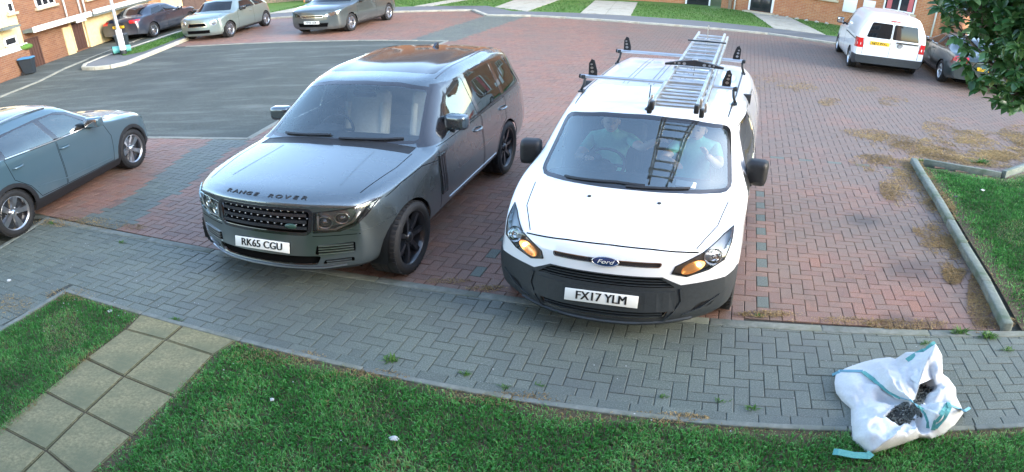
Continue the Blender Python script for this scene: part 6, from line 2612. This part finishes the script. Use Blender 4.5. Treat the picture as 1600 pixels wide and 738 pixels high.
# low planting stones and ornaments along the foot of the right house
rr_ = random.Random(9)
gl = ['stone edging the flower bed of the brick house, %s' % q for q in ('nearest the door', 'second from the door', 'third from the door', 'in the middle', 'nearest the white van', 'half hidden by the white van')]
for i in range(6):
    m = MB()
    bm = bmesh.new()
    bmesh.ops.create_icosphere(bm, subdivisions=2, radius=.09)
    for v_ in bm.verts:
        v_.co *= 1 + rr_.uniform(-.2, .2)
        v_.co.z *= .7
    m.bm(bm)
    p = A2 + u2 * (1.7 + i * .42) + Vector((-.25, -.28))
    tag(m.build('garden_stone', 'concrete_pale', None, (p.x, p.y, .08)), gl[i], 'stone', 'stones along the flower bed')

# left terrace: rendered and brick fronts behind the pavement; local x runs away from the camera
grained('white_board', (.62, .62, .57), (.70, .70, .65), 12, .6)
XW = -14.5


class LeftWall(Wall):
    def __init__(s, name, label, y0, y1, height, mat, roof=1.6, depth=5.):
        super().__init__(name, label, 'house', (XW, y0), (XW, y1), height, mat, depth, 0, z0=-.1)
        s.y0 = y0
        # roof: eaves over the pavement
        m = MB()
        vs = [(-.1, -.3, height), (s.L + .1, -.3, height), (s.L + .1, depth, height + roof), (-.1, depth, height + roof), (-.1, depth, height), (s.L + .1, depth, height)]
        m.add(vs, [(0, 1, 2, 3), (0, 3, 4), (1, 5, 2), (0, 4, 5, 1), (3, 2, 5, 4)])
        m.build('roof', 'roof_tile', s.root)

    def x(s, y):
        return y - s.y0


a = LeftWall('terraced_house', 'cream rendered house at the left picture edge with small window', 12.5, 19.72, 4.2, 'render_cream')
a.window(a.x(19.32), a.x(19.66), 2.32, 2.72, 1)
a.window(a.x(18.68), a.x(19.34), 1.12, 1.46, 1, sill=False)
a.window(a.x(17.2), a.x(18.2), 2.3, 3.3, 2)
a.block('canopy', 'canopy_grey', a.x(18.3), a.x(19.2), -.45, -.01, 1.78, 1.86)
b = LeftWall('terraced_house', 'brown brick terraced house with brown garage door and white-edged canopy', 19.74, 23.5, 4.2, 'brick_brown')
b.window(b.x(20.9), b.x(22.05), 2.25, 3.2, 3)
b.door(b.x(19.78), b.x(20.38), -.06, 1.12, 'door_brown', 'door_brown', False, 4)
b.door(b.x(22.6), b.x(23.36), .10, 1.28, 'door_brown', 'render_cream', False, 4)
b.block('render_panel', 'render_cream', b.x(22.02), b.x(22.52), -.05, -.01, -.06, 1.2)
b.block('canopy', 'canopy_grey', b.x(19.78), b.x(23.44), -.42, -.01, 1.42, 1.55)
b.block('canopy_fascia', 'white_board', b.x(19.76), b.x(23.46), -.48, -.43, 1.40, 1.62)
b.block('sign_board', 'white_board', b.x(22.3), b.x(22.95), -.52, -.485, 1.30, 1.56)
for y in (22.5, 23.45):
    m = MB()
    m.tube([(b.x(y), -.06, 1.6), (b.x(y), -.06, 4.1)], .04, 8)
    m.build('downpipe', 'upvc', b.root)
c = LeftWall('terraced_house', 'brick terraced house with cream ground floor and long grey canopy left of the lamp post', 23.52, 29.0, 4.2, 'brick_brown')
c.block('render_panel', 'render_cream', c.x(23.56), c.x(28.9), -.06, -.01, .05, 1.34)
c.block('canopy', 'canopy_grey', c.x(23.54), c.x(28.98), -.5, -.01, 1.36, 1.5)
c.block('canopy_fascia', 'white_board', c.x(23.53), c.x(28.99), -.56, -.51, 1.46, 1.66)
c.window(c.x(24.1), c.x(25.6), 2.1, 3.1, 3)
c.window(c.x(26.8), c.x(28.3), 2.1, 3.1, 3)
m = MB()
m.tube([(c.x(23.75), -.07, 1.6), (c.x(23.75), -.07, 4.1)], .04, 8)
m.build('downpipe', 'upvc', c.root)
# garden wall with white pierced coping in front of the cream house
gw = thing('garden_wall', 'brown brick garden wall with white pierced coping at the left edge', 'wall', (XW + .42, 15.0, 0), PI / 2)
m = MB()
m.box((2.1, 0, .42), (4.2, .12, .98))
m.build('wall', 'brick_brown', gw)
for i in range(9):
    m = MB()
    z = .93
    x = .25 + i * .47
    for dz in (.0, .17):
        m.box((x, 0, z + dz + .015), (.45, .10, .03))
    for dx in (-.21, -.07, .07, .21):
        m.box((x + dx, 0, z + .1), (.03, .09, .14))
    m.build('pierced_block', 'white_board', gw)
m = MB()
m.ball((4.15, 0, .98), (.32, .2, .12), 10)
m.build('hedge_top', 'far_turf', gw)
# end building facing the camera beyond the dark saloon, timber fence
d_ = Wall('brick_house', 'peeling brick and plaster building behind the dark navy saloon', 'house', (-17.8, 31.4), (-13.6, 34.6), 4.2, 'brick_orange', 4.5, 1.5)
d_.block('render_panel', 'render_cream', .9, 1.7, -.05, -.01, -.05, 3.2)
d_.block('render_panel', 'render_cream', 2.5, 3.5, -.05, -.01, -.05, 3.2)
d_.door(3.6, 4.6, -.05, 1.9, 'door_brown', 'door_brown', False, 4)
fe = thing('timber_fence', 'vertical board timber fence above the pale hatchback', 'fence', (-13.5, 34.6, 0), math.atan2(.4, 5.0))
for i in range(30):
    m = MB()
    m.box((.085 + i * .17, 0, .85 + rr_.uniform(-.02, .02)), (.155, .022, 1.75))
    m.build('board', 'timber', fe)
for z in (.4, 1.3):
    m = MB()
    m.box((2.55, .04, z), (5.1, .05, .08))
    m.build('rail', 'timber', fe)
bw = thing('boundary_wall', 'low orange brick wall behind the pale hatchback', 'wall', (-8.7, 33.8, 0), -.1)
m = MB()
m.box((1.3, 0, .5), (3.6, .22, 1.1))
m.build('wall', 'brick_orange', bw)
m = MB()
m.box((1.3, 0, 1.08), (3.66, .28, .06))
m.build('coping', 'stone_sill', bw)

# house that carries the camera: its wall is behind the view and shows in the car paint
hK = Wall('brick_house', 'brick house front behind the camera that is mirrored in the van paint', 'house', (7.5, -.35), (-7.5, -.35), 5.2, 'brick_orange', 7, 2.6)
hK.window(2.0, 3.6, 3.2, 4.4, 2)
hK.window(9.5, 11.1, 3.2, 4.4, 2)
hK.window(2.0, 3.8, .9, 2.2, 3)
hK.door(9.6, 10.5, 0, 2.1)


# ------------------------------------------------------------------ street furniture on the left
def wheelie_bin(loc, rz, label, lid, sc=.6):
    v = thing('wheelie_bin', label, 'bin', loc, rz)
    def taper(zs, mat, name, parent):
        m = MB()
        vs = []
        for z, w, d in zs:
            vs += [(-w / 2 * sc, -d / 2 * sc, z * sc), (w / 2 * sc, -d / 2 * sc, z * sc), (w / 2 * sc, d / 2 * sc, z * sc), (-w / 2 * sc, d / 2 * sc, z * sc)]
        n = len(zs)
        fs = [(0, 3, 2, 1), tuple(4 * (n - 1) + q for q in range(4))]
        for i in range(n - 1):
            for q in range(4):
                fs.append((4 * i + q, 4 * i + (q + 1) % 4, 4 * i + 4 + (q + 1) % 4, 4 * i + 4 + q))
        m.add(vs, fs)
        return m.build(name, mat, parent)
    taper([(.06, .44, .5), (.9, .56, .68), (.93, .60, .72), (.97, .60, .72)], 'bin_body', 'body', v)
    taper([(.97, .62, .75), (1.0, .62, .75), (1.05, .5, .6)], lid, 'lid', v)
    m = MB()
    m.tube([(-.25 * sc, .40 * sc, .95 * sc), (.25 * sc, .40 * sc, .95 * sc)], .016, 6)
    m.build('handle', 'bin_body', v)
    for s in (-1, 1):
        m = MB()
        m.cyl((s * .2 * sc, .28 * sc, .1 * sc), (s * .27 * sc, .28 * sc, .1 * sc), .1 * sc, 14)
        m.build('wheel', 'rubber', v)
    return v


plain('bin_body', (.02, .028, .035), .5)
plain('bin_blue', (.05, .19, .36), .45)
plain('bin_teal', (.12, .40, .36), .45)
plain('bin_dark', (.02, .025, .03), .5)
wheelie_bin((-13.75, 18.55, .022), PI / 2 + .2, 'black wheelie bin with bright blue lid in front of the garage door', 'bin_blue', .62)
wheelie_bin((-11.9, 21.35, .1), .2, 'dark wheelie bin standing behind the lamp post on the island', 'bin_dark', .62)
g = thing('fallen_bin', 'teal plastic bin lying on its side at the foot of the lamp post', 'bin', (-11.55, 20.55, .12), .5)
m = MB()
m.cyl((-.28, 0, .15), (.3, 0, .15), .15, 18, .12, caps=False)
m.build('tub', 'bin_teal', g)
m = MB()
m.tube([(-.28, .155 * math.cos(q), .15 + .155 * math.sin(q)) for q in np.linspace(0, 2 * PI, 18, endpoint=False)], .018, 6, closed=True)
m.build('rim', 'bin_dark', g)
plain('lamp_grey', (.42, .46, .47), .5, .3)
plain('band_white', (.75, .77, .76), .5)
lp = thing('lamp_post', 'slim grey lamp post with pale band on the traffic island', 'lamp post', (-11.37, 20.32, .1))
m = MB()
m.cyl((0, 0, .9), (0, 0, 5.5), .055, 14, .04)
m.build('pole', 'lamp_grey', lp)
m = MB()
m.cyl((0, 0, .16), (0, 0, .95), .10, 16)
m.build('base_column', 'band_white', lp)
m = MB()
m.cyl((0, 0, 0), (0, 0, .18), .105, 16)
m.build('foot', 'bin_dark', lp)
m = MB()
m.tube([(0, 0, 5.5), (.3, -.05, 5.62), (.8, -.1, 5.66)], .035, 8)
m.box((1.0, -.12, 5.66), (.5, .18, .09), bev=.03)
m.build('lamp_head', 'lamp_grey', lp)


# ------------------------------------------------------------------ rubble bag
grained('woven_bag', (.50, .53, .54), (.57, .60, .61), 60, .65, bump=.3, dirt=((.40, .42, .42), 3, .5, .78))
grained('bag_strap', (.055, .25, .235), (.10, .34, .315), 90, .6, bump=.3)
plain('bag_blue', (.12, .30, .38), .6)
grained('rubble_base', (.02, .022, .02), (.05, .052, .045), 60, .9)


def bagpx(x, y):
    return 1280 + x / 3.688, 520 + y / 3.688


def build_bag():
    c0 = at(*bagpx(525, 440), 0)
    v = thing('rubble_bag', 'slumped white bulk bag with teal straps and dark gravel on the path', 'bag', (c0.x, c0.y, 0))
    # outline of the slumped bag on the ground and its heights (picture place, height of that point)
    out = [(88, 290, .05), (95, 345, .03), (135, 400, 0), (182, 440, 0), (184, 530, 0), (188, 622, 0), (235, 660, 0), (285, 705, 0), (345, 690, 0), (420, 668, 0), (500, 640, 0), (575, 612, 0), (650, 618, 0), (715, 590, 0),
           (775, 540, 0), (832, 465, .02), (820, 430, .05), (790, 370, .06), (788, 320, .10), (745, 262, .14), (712, 238, .16), (708, 130, .26), (672, 64, .34), (600, 110, .24), (500, 112, .16), (440, 152, .10), (405, 142, .10), (330, 150, .08), (250, 170, .06), (150, 205, .06), (95, 240, .06)]
    hole = [(390, 482), (452, 428), (535, 408), (557, 392), (562, 350), (576, 310), (640, 336), (606, 380), (576, 415), (572, 458), (520, 500), (470, 530)]
    cx, cy = 540, 425
    hole = [(cx + (x - cx) * 1.16, cy + (y - cy) * 1.16) for x, y in hole]
    def hit_ray(poly, a):
        best = None
        n = len(poly)
        dx, dy = math.cos(a), math.sin(a)
        for i in range(n):
            p, q = poly[i], poly[(i + 1) % n]
            ex, ey = q[0] - p[0], q[1] - p[1]
            den = dx * ey - dy * ex
            if abs(den) < 1e-9:
                continue
            t = ((p[0] - cx) * ey - (p[1] - cy) * ex) / den
            s = ((p[0] - cx) * dy - (p[1] - cy) * dx) / den
            if t > 0 and -1e-6 <= s <= 1 + 1e-6 and (best is None or t > best[0]):
                h = (p[2] * (1 - s) + q[2] * s) if len(p) > 2 else 0
                best = (t, h)
        return best
    from mathutils import noise as nz
    NA, NRW = 150, 26
    V = []
    for i in range(NA):
        a = 2 * PI * i / NA
        to, ho = hit_ray(out, a)
        ti, _ = hit_ray(hole, a) or (30, 0)
        for j in range(NRW):
            t = j / (NRW - 1)
            r = to + (ti - to) * t
            x, y = cx + math.cos(a) * r, cy + math.sin(a) * r
            # height: up from the ground in a bulge, then a sagging lip round the opening
            hm = .145 + .03 * math.sin(a * 3 + 1) + .025 * math.sin(a * 5)
            z = ho * (1 - t) + hm * math.sin(min(1, t * 1.5) * PI / 2) ** .7 * (1 - .28 * max(0, t - .55) / .45)
            if t < 1e-6:
                z = ho
            P = at(*bagpx(x, y), z)
            f = .45 * nz.noise(Vector((P.x * 6, P.y * 6, 1))) + 1.1 * (.35 - abs(nz.noise(Vector((P.x * 7 + P.y * 3, P.y * 6, 4))))) + .5 * (.3 - abs(nz.noise(Vector((P.x * 17, P.y * 14, 2))))) + .12 * nz.noise(Vector((P.x * 40, P.y * 40, 7)))
            fold = (1 - 2.2 * abs(math.sin(a * 4.5 + 2.2 * nz.noise(Vector((math.cos(a) * 2, math.sin(a) * 2, t))))) ** .8) * math.sin(t * PI)
            k = min(1, t * 3)
            P.z = max(.002 if t == 0 else .004, P.z + (f * .06 + fold * .022) * k)
            V.append((P.x - c0.x, P.y - c0.y, P.z))
    F = [(i * NRW + j, ((i + 1) % NA) * NRW + j, ((i + 1) % NA) * NRW + j + 1, i * NRW + j + 1) for i in range(NA) for j in range(NRW - 1)]
    # turned-in lip going down inside
    b = len(V)
    for i in range(NA):
        p = Vector(V[i * NRW + NRW - 1])
        c = Vector((0, 0, p.z))
        q = p + (p - c).normalized() * .03
        V.append((q.x, q.y, p.z - .09))
    F += [(i * NRW + NRW - 1, ((i + 1) % NA) * NRW + NRW - 1, b + (i + 1) % NA, b + i) for i in range(NA)]
    me = bpy.data.meshes.new('sack')
    me.from_pydata(V, [], F)
    me.polygons.foreach_set('use_smooth', [True] * len(F))
    me.materials.append(M['woven_bag'])
    sk = finish(bpy.data.objects.new('sack', me), v)
    bm = bmesh.new()
    bm.from_mesh(me)
    bvh = BVHTree.FromBMesh(bm)
    bm.free()
    # gravel inside
    r = random.Random(4)
    m = MB()
    n = 24
    ring = [(hit_ray(hole, 2 * PI * i / n)[0] + 26) for i in range(n)]
    vs = [at(*bagpx(cx, cy), .11) - c0] + [at(*bagpx(cx + math.cos(2 * PI * i / n) * ring[i], cy + math.sin(2 * PI * i / n) * ring[i]), .085) - c0 for i in range(n)]
    m.add(vs, [(0, i + 1, (i + 1) % n + 1) for i in range(n)], True)
    m.build('fill', 'rubble_base', v)
    m = MB()
    for _ in range(900):
        a = r.uniform(0, 2 * PI)
        d = math.sqrt(r.random())
        k = (hit_ray(hole, a)[0] + 16) * d
        p = at(*bagpx(cx + math.cos(a) * k, cy + math.sin(a) * k), .118 - .02 * d) - c0
        s = r.uniform(.005, .012)
        M3 = Matrix.Translation(p + Vector((0, 0, r.uniform(-.004, .006)))) @ Matrix.Rotation(r.uniform(0, 6), 4, (r.random(), r.random(), .3)) @ Matrix.Diagonal((s, s * r.uniform(.6, 1), s * r.uniform(.5, .9), 1))
        m.add([(1, 0, 0), (-1, 0, 0), (0, 1, 0), (0, -1, 0), (0, 0, 1), (0, 0, -1)], [(0, 2, 4), (2, 1, 4), (1, 3, 4), (3, 0, 4), (2, 0, 5), (1, 2, 5), (3, 1, 5), (0, 3, 5)], False, M3)
    t = NT('gravel')
    t.pbr(t.ramp(t.noise(30, 2), [(.35, (.06, .07, .06)), (.55, (.15, .16, .14)), (.7, (.27, .28, .25))]), .8)
    M['gravel'] = t.m
    tag(m.build('gravel', 'gravel', v, fix=False), kind='stuff')
    # straps laid over the cloth
    def strap(pts, w, mat, lift=.006, free=False):
        P = []
        for (x0, y0, *z0), (x1, y1, *z1) in zip(pts[:-1], pts[1:]):
            for k in range(6):
                f = k / 6
                P.append((x0 + (x1 - x0) * f, y0 + (y1 - y0) * f, (z0[0] if z0 else .2) * (1 - f) + (z1[0] if z1 else .2) * f))
        P.append((*pts[-1][:2], pts[-1][2] if len(pts[-1]) > 2 else .2))
        C = Vector((0, 0, CAM_H)) - c0
        L = []
        for x, y, z in P:
            q = at(*bagpx(x, y), z) - c0
            if not free:
                h = bvh.ray_cast(C, (q - C).normalized())
                if h[0] is not None:
                    q = h[0] + Vector((0, 0, lift))
            L.append(q)
        mm = MB()
        vs = []
        for i, p in enumerate(L):
            tg = (L[min(i + 1, len(L) - 1)] - L[max(i - 1, 0)])
            sd = tg.cross(Vector((0, -.4, 1))).normalized() * (w / 2)
            vs += [p - sd, p + sd, p + sd + Vector((0, 0, .004)), p - sd + Vector((0, 0, .004))]
        fs = []
        for i in range(len(L) - 1):
            for q in range(4):
                fs.append((4 * i + q, 4 * i + (q + 1) % 4, 4 * i + 4 + (q + 1) % 4, 4 * i + 4 + q))
        fs += [(0, 1, 2, 3), tuple(len(vs) - 4 + q for q in range(4))]
        mm.add(vs, fs, False)
        mm.build('strap', mat, v)
    strap([(75, 245, .03), (120, 225, .08), (250, 226, .2)], .022, 'bag_blue')
    strap([(250, 228), (330, 290), (400, 345), (470, 380)], .034, 'bag_strap')
    strap([(470, 380), (520, 395), (570, 425)], .024, 'bag_blue', .012)
    strap([(572, 425), (612, 470), (630, 520), (628, 556)], .032, 'bag_strap')
    strap([(655, 566), (668, 520), (700, 480), (742, 412)], .03, 'bag_strap')
    strap([(742, 412), (750, 445), (720, 500), (668, 560)], .024, 'bag_strap', .014)
    strap([(745, 420), (800, 440), (840, 452), (868, 434, .02)], .02, 'bag_blue')
    strap([(672, 66, .34), (620, 105, .30), (560, 135, .24), (508, 170, .2)], .05, 'bag_strap', .01)
    strap([(80, 688, .05), (110, 690, .06), (200, 708, .05), (282, 712, .05), (300, 695, .06)], .045, 'bag_strap', free=True)
    # the raised corner flap
    m = MB()
    pts = [(672, 64, .36), (706, 140, .27), (712, 240, .18), (575, 300, .23), (590, 240, .26), (640, 150, .31)]
    q = [at(*bagpx(x, y), z) - c0 for x, y, z in pts]
    m.add(q + [p + Vector((.004, .006, -.006)) for p in q], [(0, 1, 5), (1, 2, 4, 5), (2, 3, 4), (6, 11, 7), (7, 11, 10, 8), (8, 10, 9)], True)
    m.build('corner_flap', 'woven_bag', v)
    m = MB()
    pts = [(672, 64, .36), (640, 150, .30), (590, 240, .25), (575, 300, .22), (530, 270, .22), (500, 190, .2), (510, 120, .22), (600, 112, .30)]
    q = [at(*bagpx(x, y), z) - c0 for x, y, z in pts]
    m.add(q + [p + Vector((.004, .006, -.006)) for p in q], [(0, 1, 6, 7), (1, 2, 5, 6), (2, 3, 4, 5), (15, 14, 9, 8), (14, 13, 10, 9), (13, 12, 11, 10)], True)
    m.build('corner_flap', 'woven_bag', v)


build_bag()

# ------------------------------------------------------------------ leafy shrub hanging in from the right
def leaf_mat(name, fac_kind):
    t = NT(name)
    f = t.n('Attribute', attribute_name='tone').outputs['Fac'] if fac_kind == 'attr' else t.n('ObjectInfo').outputs['Random']
    col = t.ramp(f, [(0, (.024, .075, .024)), (.5, (.058, .15, .05)), (.85, (.12, .24, .09)), (1, (.24, .37, .15))])
    b = t.n('BsdfPrincipled', i_Roughness=.26)
    t.link(col, b.inputs['Base Color'])
    tr = t.n('BsdfTranslucent')
    t.link(t.mix(.5, col, (.10, .22, .03)), tr.inputs['Color'])
    mx = t.n('MixShader', i_0=.25)
    t.link(b.outputs[0], mx.inputs[1])
    t.link(tr.outputs[0], mx.inputs[2])
    t.link(mx.outputs[0], t.out.inputs[0])
    M[name] = t.m


leaf_mat('leaf_one', 'object')
leaf_mat('leaf_many', 'attr')
plain('leaf_rib', (.16, .22, .09), .5)
grained('bark', (.07, .055, .04), (.12, .095, .07), 30, .9, bump=.5)


def ray_at(px, py, dist):
    lon = (px - 800) / CAM_A
    d, y = math.cos(lon), (py - 369) / CAM_B + CAM_K
    v = Vector((math.sin(lon), d * math.cos(CAM_P) - y * math.sin(CAM_P), -d * math.sin(CAM_P) - y * math.cos(CAM_P)))
    return Vector((0, 0, CAM_H)) + v.normalized() * dist


LV = [(0, 0, 0), (.30, -.24, .05), (.30, .24, .05), (.30, 0, -.02), (.65, -.21, .03), (.65, .21, .03), (.65, 0, -.045), (1, 0, -.11)]
LF = [(0, 1, 3), (0, 3, 2), (1, 4, 6), (1, 6, 3), (3, 6, 5), (3, 5, 2), (4, 7, 6), (6, 7, 5)]


def build_shrub():
    r = random.Random(21)
    root = ray_at(1640, 330, 6.9)
    v = thing('evergreen_shrub', 'leafy evergreen shrub with pointed leaves overhanging the upper right corner', 'shrub', (5.9, 5.4, 0))
    base = Vector((5.9, 5.4, 0))
    # crown points: a mass filling the corner of the picture and going on outside it
    tips = []
    mass = [(1605, 30, 85, 55), (1570, 50, 58, 46), (1525, 10, 58, 26), (1605, 110, 66, 52), (1566, 100, 40, 28), (1596, 148, 34, 22), (1680, 60, 110, 90), (1560, -50, 100, 50), (1650, -60, 120, 60), (1680, 160, 70, 50), (1490, 4, 38, 16)]
    for cx, cy, rx, ry in mass:
        for _ in range(int(rx * ry / 52)):
            a, d = r.uniform(0, 2 * PI), math.sqrt(r.random())
            px, py = cx + rx * d * math.cos(a), cy + ry * d * math.sin(a)
            tips.append(ray_at(px, py, r.uniform(6.1, 7.9)))
    for px, py in ((1506, 98), (1498, 62), (1515, 112), (1470, 14), (1522, 126), (1552, 158), (1490, 30), (1575, 168), (1530, 140), (1598, 165), (1482, 44), (1512, 80)):
        tips.append(ray_at(px, py, 6.4))
    fork = base + Vector((.2, .1, .5))
    m = MB()
    m.tube([base, base + Vector((.1, .05, .25)), fork], [.07, .06, .055], 10)
    m.build('trunk', 'bark', v, tuple(-base))
    hubs = [ray_at(px, py, 7.0) for px, py in ((1600, 60), (1560, 100), (1640, 130), (1540, 40), (1600, 0), (1680, 50), (1590, 150), (1510, 60))]
    for h in hubs:
        m = MB()
        mid = fork.lerp(h, .5) + Vector((.15, .0, .12))
        m.tube([fork, mid, h], [.045, .03, .016], 8)
        m.build('limb', 'bark', v, tuple(-base))
    tw = MB()
    leaves = []
    for tip in tips:
        h = min(hubs, key=lambda q: (q - tip).length)
        k = h.lerp(tip, .55) + Vector((r.gauss(0, .04), r.gauss(0, .04), r.gauss(0, .04)))
        tw.tube([h.lerp(tip, .1), k, tip], [.007, .005, .003], 5, caps=False)
        ax = (tip - k).normalized()
        for i in range(r.randint(8, 13)):
            a = i * 2.4 + r.uniform(-.3, .3)
            along = r.uniform(-.14, .02)
            sp = r.uniform(.5, 1.25)
            u = ax.orthogonal().normalized()
            w = ax.cross(u)
            d = (ax * math.cos(sp) + (u * math.cos(a) + w * math.sin(a)) * math.sin(sp)).normalized()
            d.z -= .12
            d.normalize()
            up = Vector((r.gauss(0, .35), r.gauss(0, .35) - .25, 1))
            sd = d.cross(up).normalized()
            n = sd.cross(d)
            L = r.uniform(.09, .155)
            leaves.append((tip + ax * along, Matrix((d, sd, n)).transposed(), L))
    tag(tw.build('twigs', 'bark', v, tuple(-base), fix=False), kind='stuff')
    def pix(p):
        q = p - Vector((0, 0, CAM_H))
        dd = q.y * math.cos(CAM_P) - q.z * math.sin(CAM_P)
        yy = -(q.z * math.cos(CAM_P) + q.y * math.sin(CAM_P))
        return 800 + CAM_A * math.atan2(q.x, dd), 369 + CAM_B * (yy / math.hypot(q.x, dd) - CAM_K)
    cand = []
    for i, (p, R3, L) in enumerate(leaves):
        x, y = pix(p)
        if 1430 < x < 1598 and 3 < y < 200:
            cand.append((p.length / L * 0 + p.length, i))
    cand.sort()
    one = set(i for _, i in cand[:300])
    me = bpy.data.meshes.new('leaf')
    me.from_pydata(LV, [], LF)
    me.polygons.foreach_set('use_smooth', [True] * len(LF))
    me.materials.append(M['leaf_one'])
    V, F, T = [], [], []
    for i, (p, R3, L) in enumerate(leaves):
        if i in one:
            o = inst('leaf', me, v)
            o.matrix_local = Matrix.Translation(p - base) @ R3.to_4x4() @ Matrix.Scale(L, 4)
        else:
            b = len(V)
            V += [tuple(p - base + R3 @ Vector(q) * L) for q in LV]
            F += [tuple(q + b for q in f) for f in LF]
            T += [min(1, max(0, r.gauss(.42, .25)))] * len(LF)
    mm = quick_mesh('foliage', V, F)
    mm.attributes.new('tone', 'FLOAT', 'FACE').data.foreach_set('value', np.array(T, np.float32))
    mm.polygons.foreach_set('use_smooth', [True] * len(F))
    mm.materials.append(M['leaf_many'])
    tag(finish(bpy.data.objects.new('foliage', mm), v), kind='stuff')


build_shrub()

# ------------------------------------------------------------------ litter
plain('paper', (.45, .46, .45), .8)


def scrap(px, py, s, label, group=None, mat='paper'):
    r = random.Random(int(px + py))
    p = at(px, py, .0)
    m = MB()
    n = 9
    vs = [(0, 0, .012 + s * .35)] + [(math.cos(2 * PI * i / n) * s * r.uniform(.6, 1), math.sin(2 * PI * i / n) * s * r.uniform(.5, 1), .004 + r.uniform(0, s * .5)) for i in range(n)]
    vs += [(x, y, max(.001, z - .006)) for x, y, z in vs]
    fs = [(0, i + 1, (i + 1) % n + 1) for i in range(n)] + [(n + 1, n + 2 + (i + 1) % n, n + 2 + i) for i in range(n)] + [(i + 1, n + 2 + i, n + 2 + (i + 1) % n, (i + 1) % n + 1) for i in range(n)]
    m.add(vs, fs)
    o = m.build('paper_scrap', mat, None, (p.x, p.y, .02 if py > 600 or px > 1450 else 0))
    return tag(o, label, 'litter', group)


scrap(616, 690, .035, 'crumpled white paper scrap lying on the front lawn')
scrap(15, 439, .028, 'white scrap on the grey paving at the left picture edge')
scrap(1534, 300, .045, 'white scrap on the right lawn behind the raised kerb')
scrap(172, 487, .03, 'white petal scrap on the small lawn beside the slab path')
scrap(426, 629, .02, 'tiny white scrap on the front lawn right of the slab path')
scrap(1492, 310, .04, 'dark pebble on the soil behind the raised kerb', mat='bin_dark')
r_ = random.Random(8)
V, F = [], []
for _ in range(240):
    if r_.random() < .7:
        px, py = r_.gauss(110, 110), r_.gauss(430, 45)
    else:
        px, py = r_.uniform(100, 1500), r_.uniform(420, 700)
    p = at(px, py)
    if p.y < 2.3 or not (in_poly(p.x, p.y, GREY) or in_poly(p.x, p.y, LAWN_L) or in_poly(p.x, p.y, LAWN_F)):
        continue
    s = r_.uniform(.002, .007)
    a = r_.uniform(0, PI)
    z = .003 if in_poly(p.x, p.y, GREY) else .035
    k = len(V)
    for q in range(4):
        V.append((p.x + s * math.cos(a + q * PI / 2), p.y + s * math.sin(a + q * PI / 2) * .8, z + r_.uniform(0, .004)))
    F.append((k, k + 1, k + 2, k + 3))
me = quick_mesh('petals', V, F)
me.materials.append(M['paper'])
tag(finish(bpy.data.objects.new('petals', me)), 'tiny pale petals scattered over grey path and lawn', 'petals', kind='stuff')
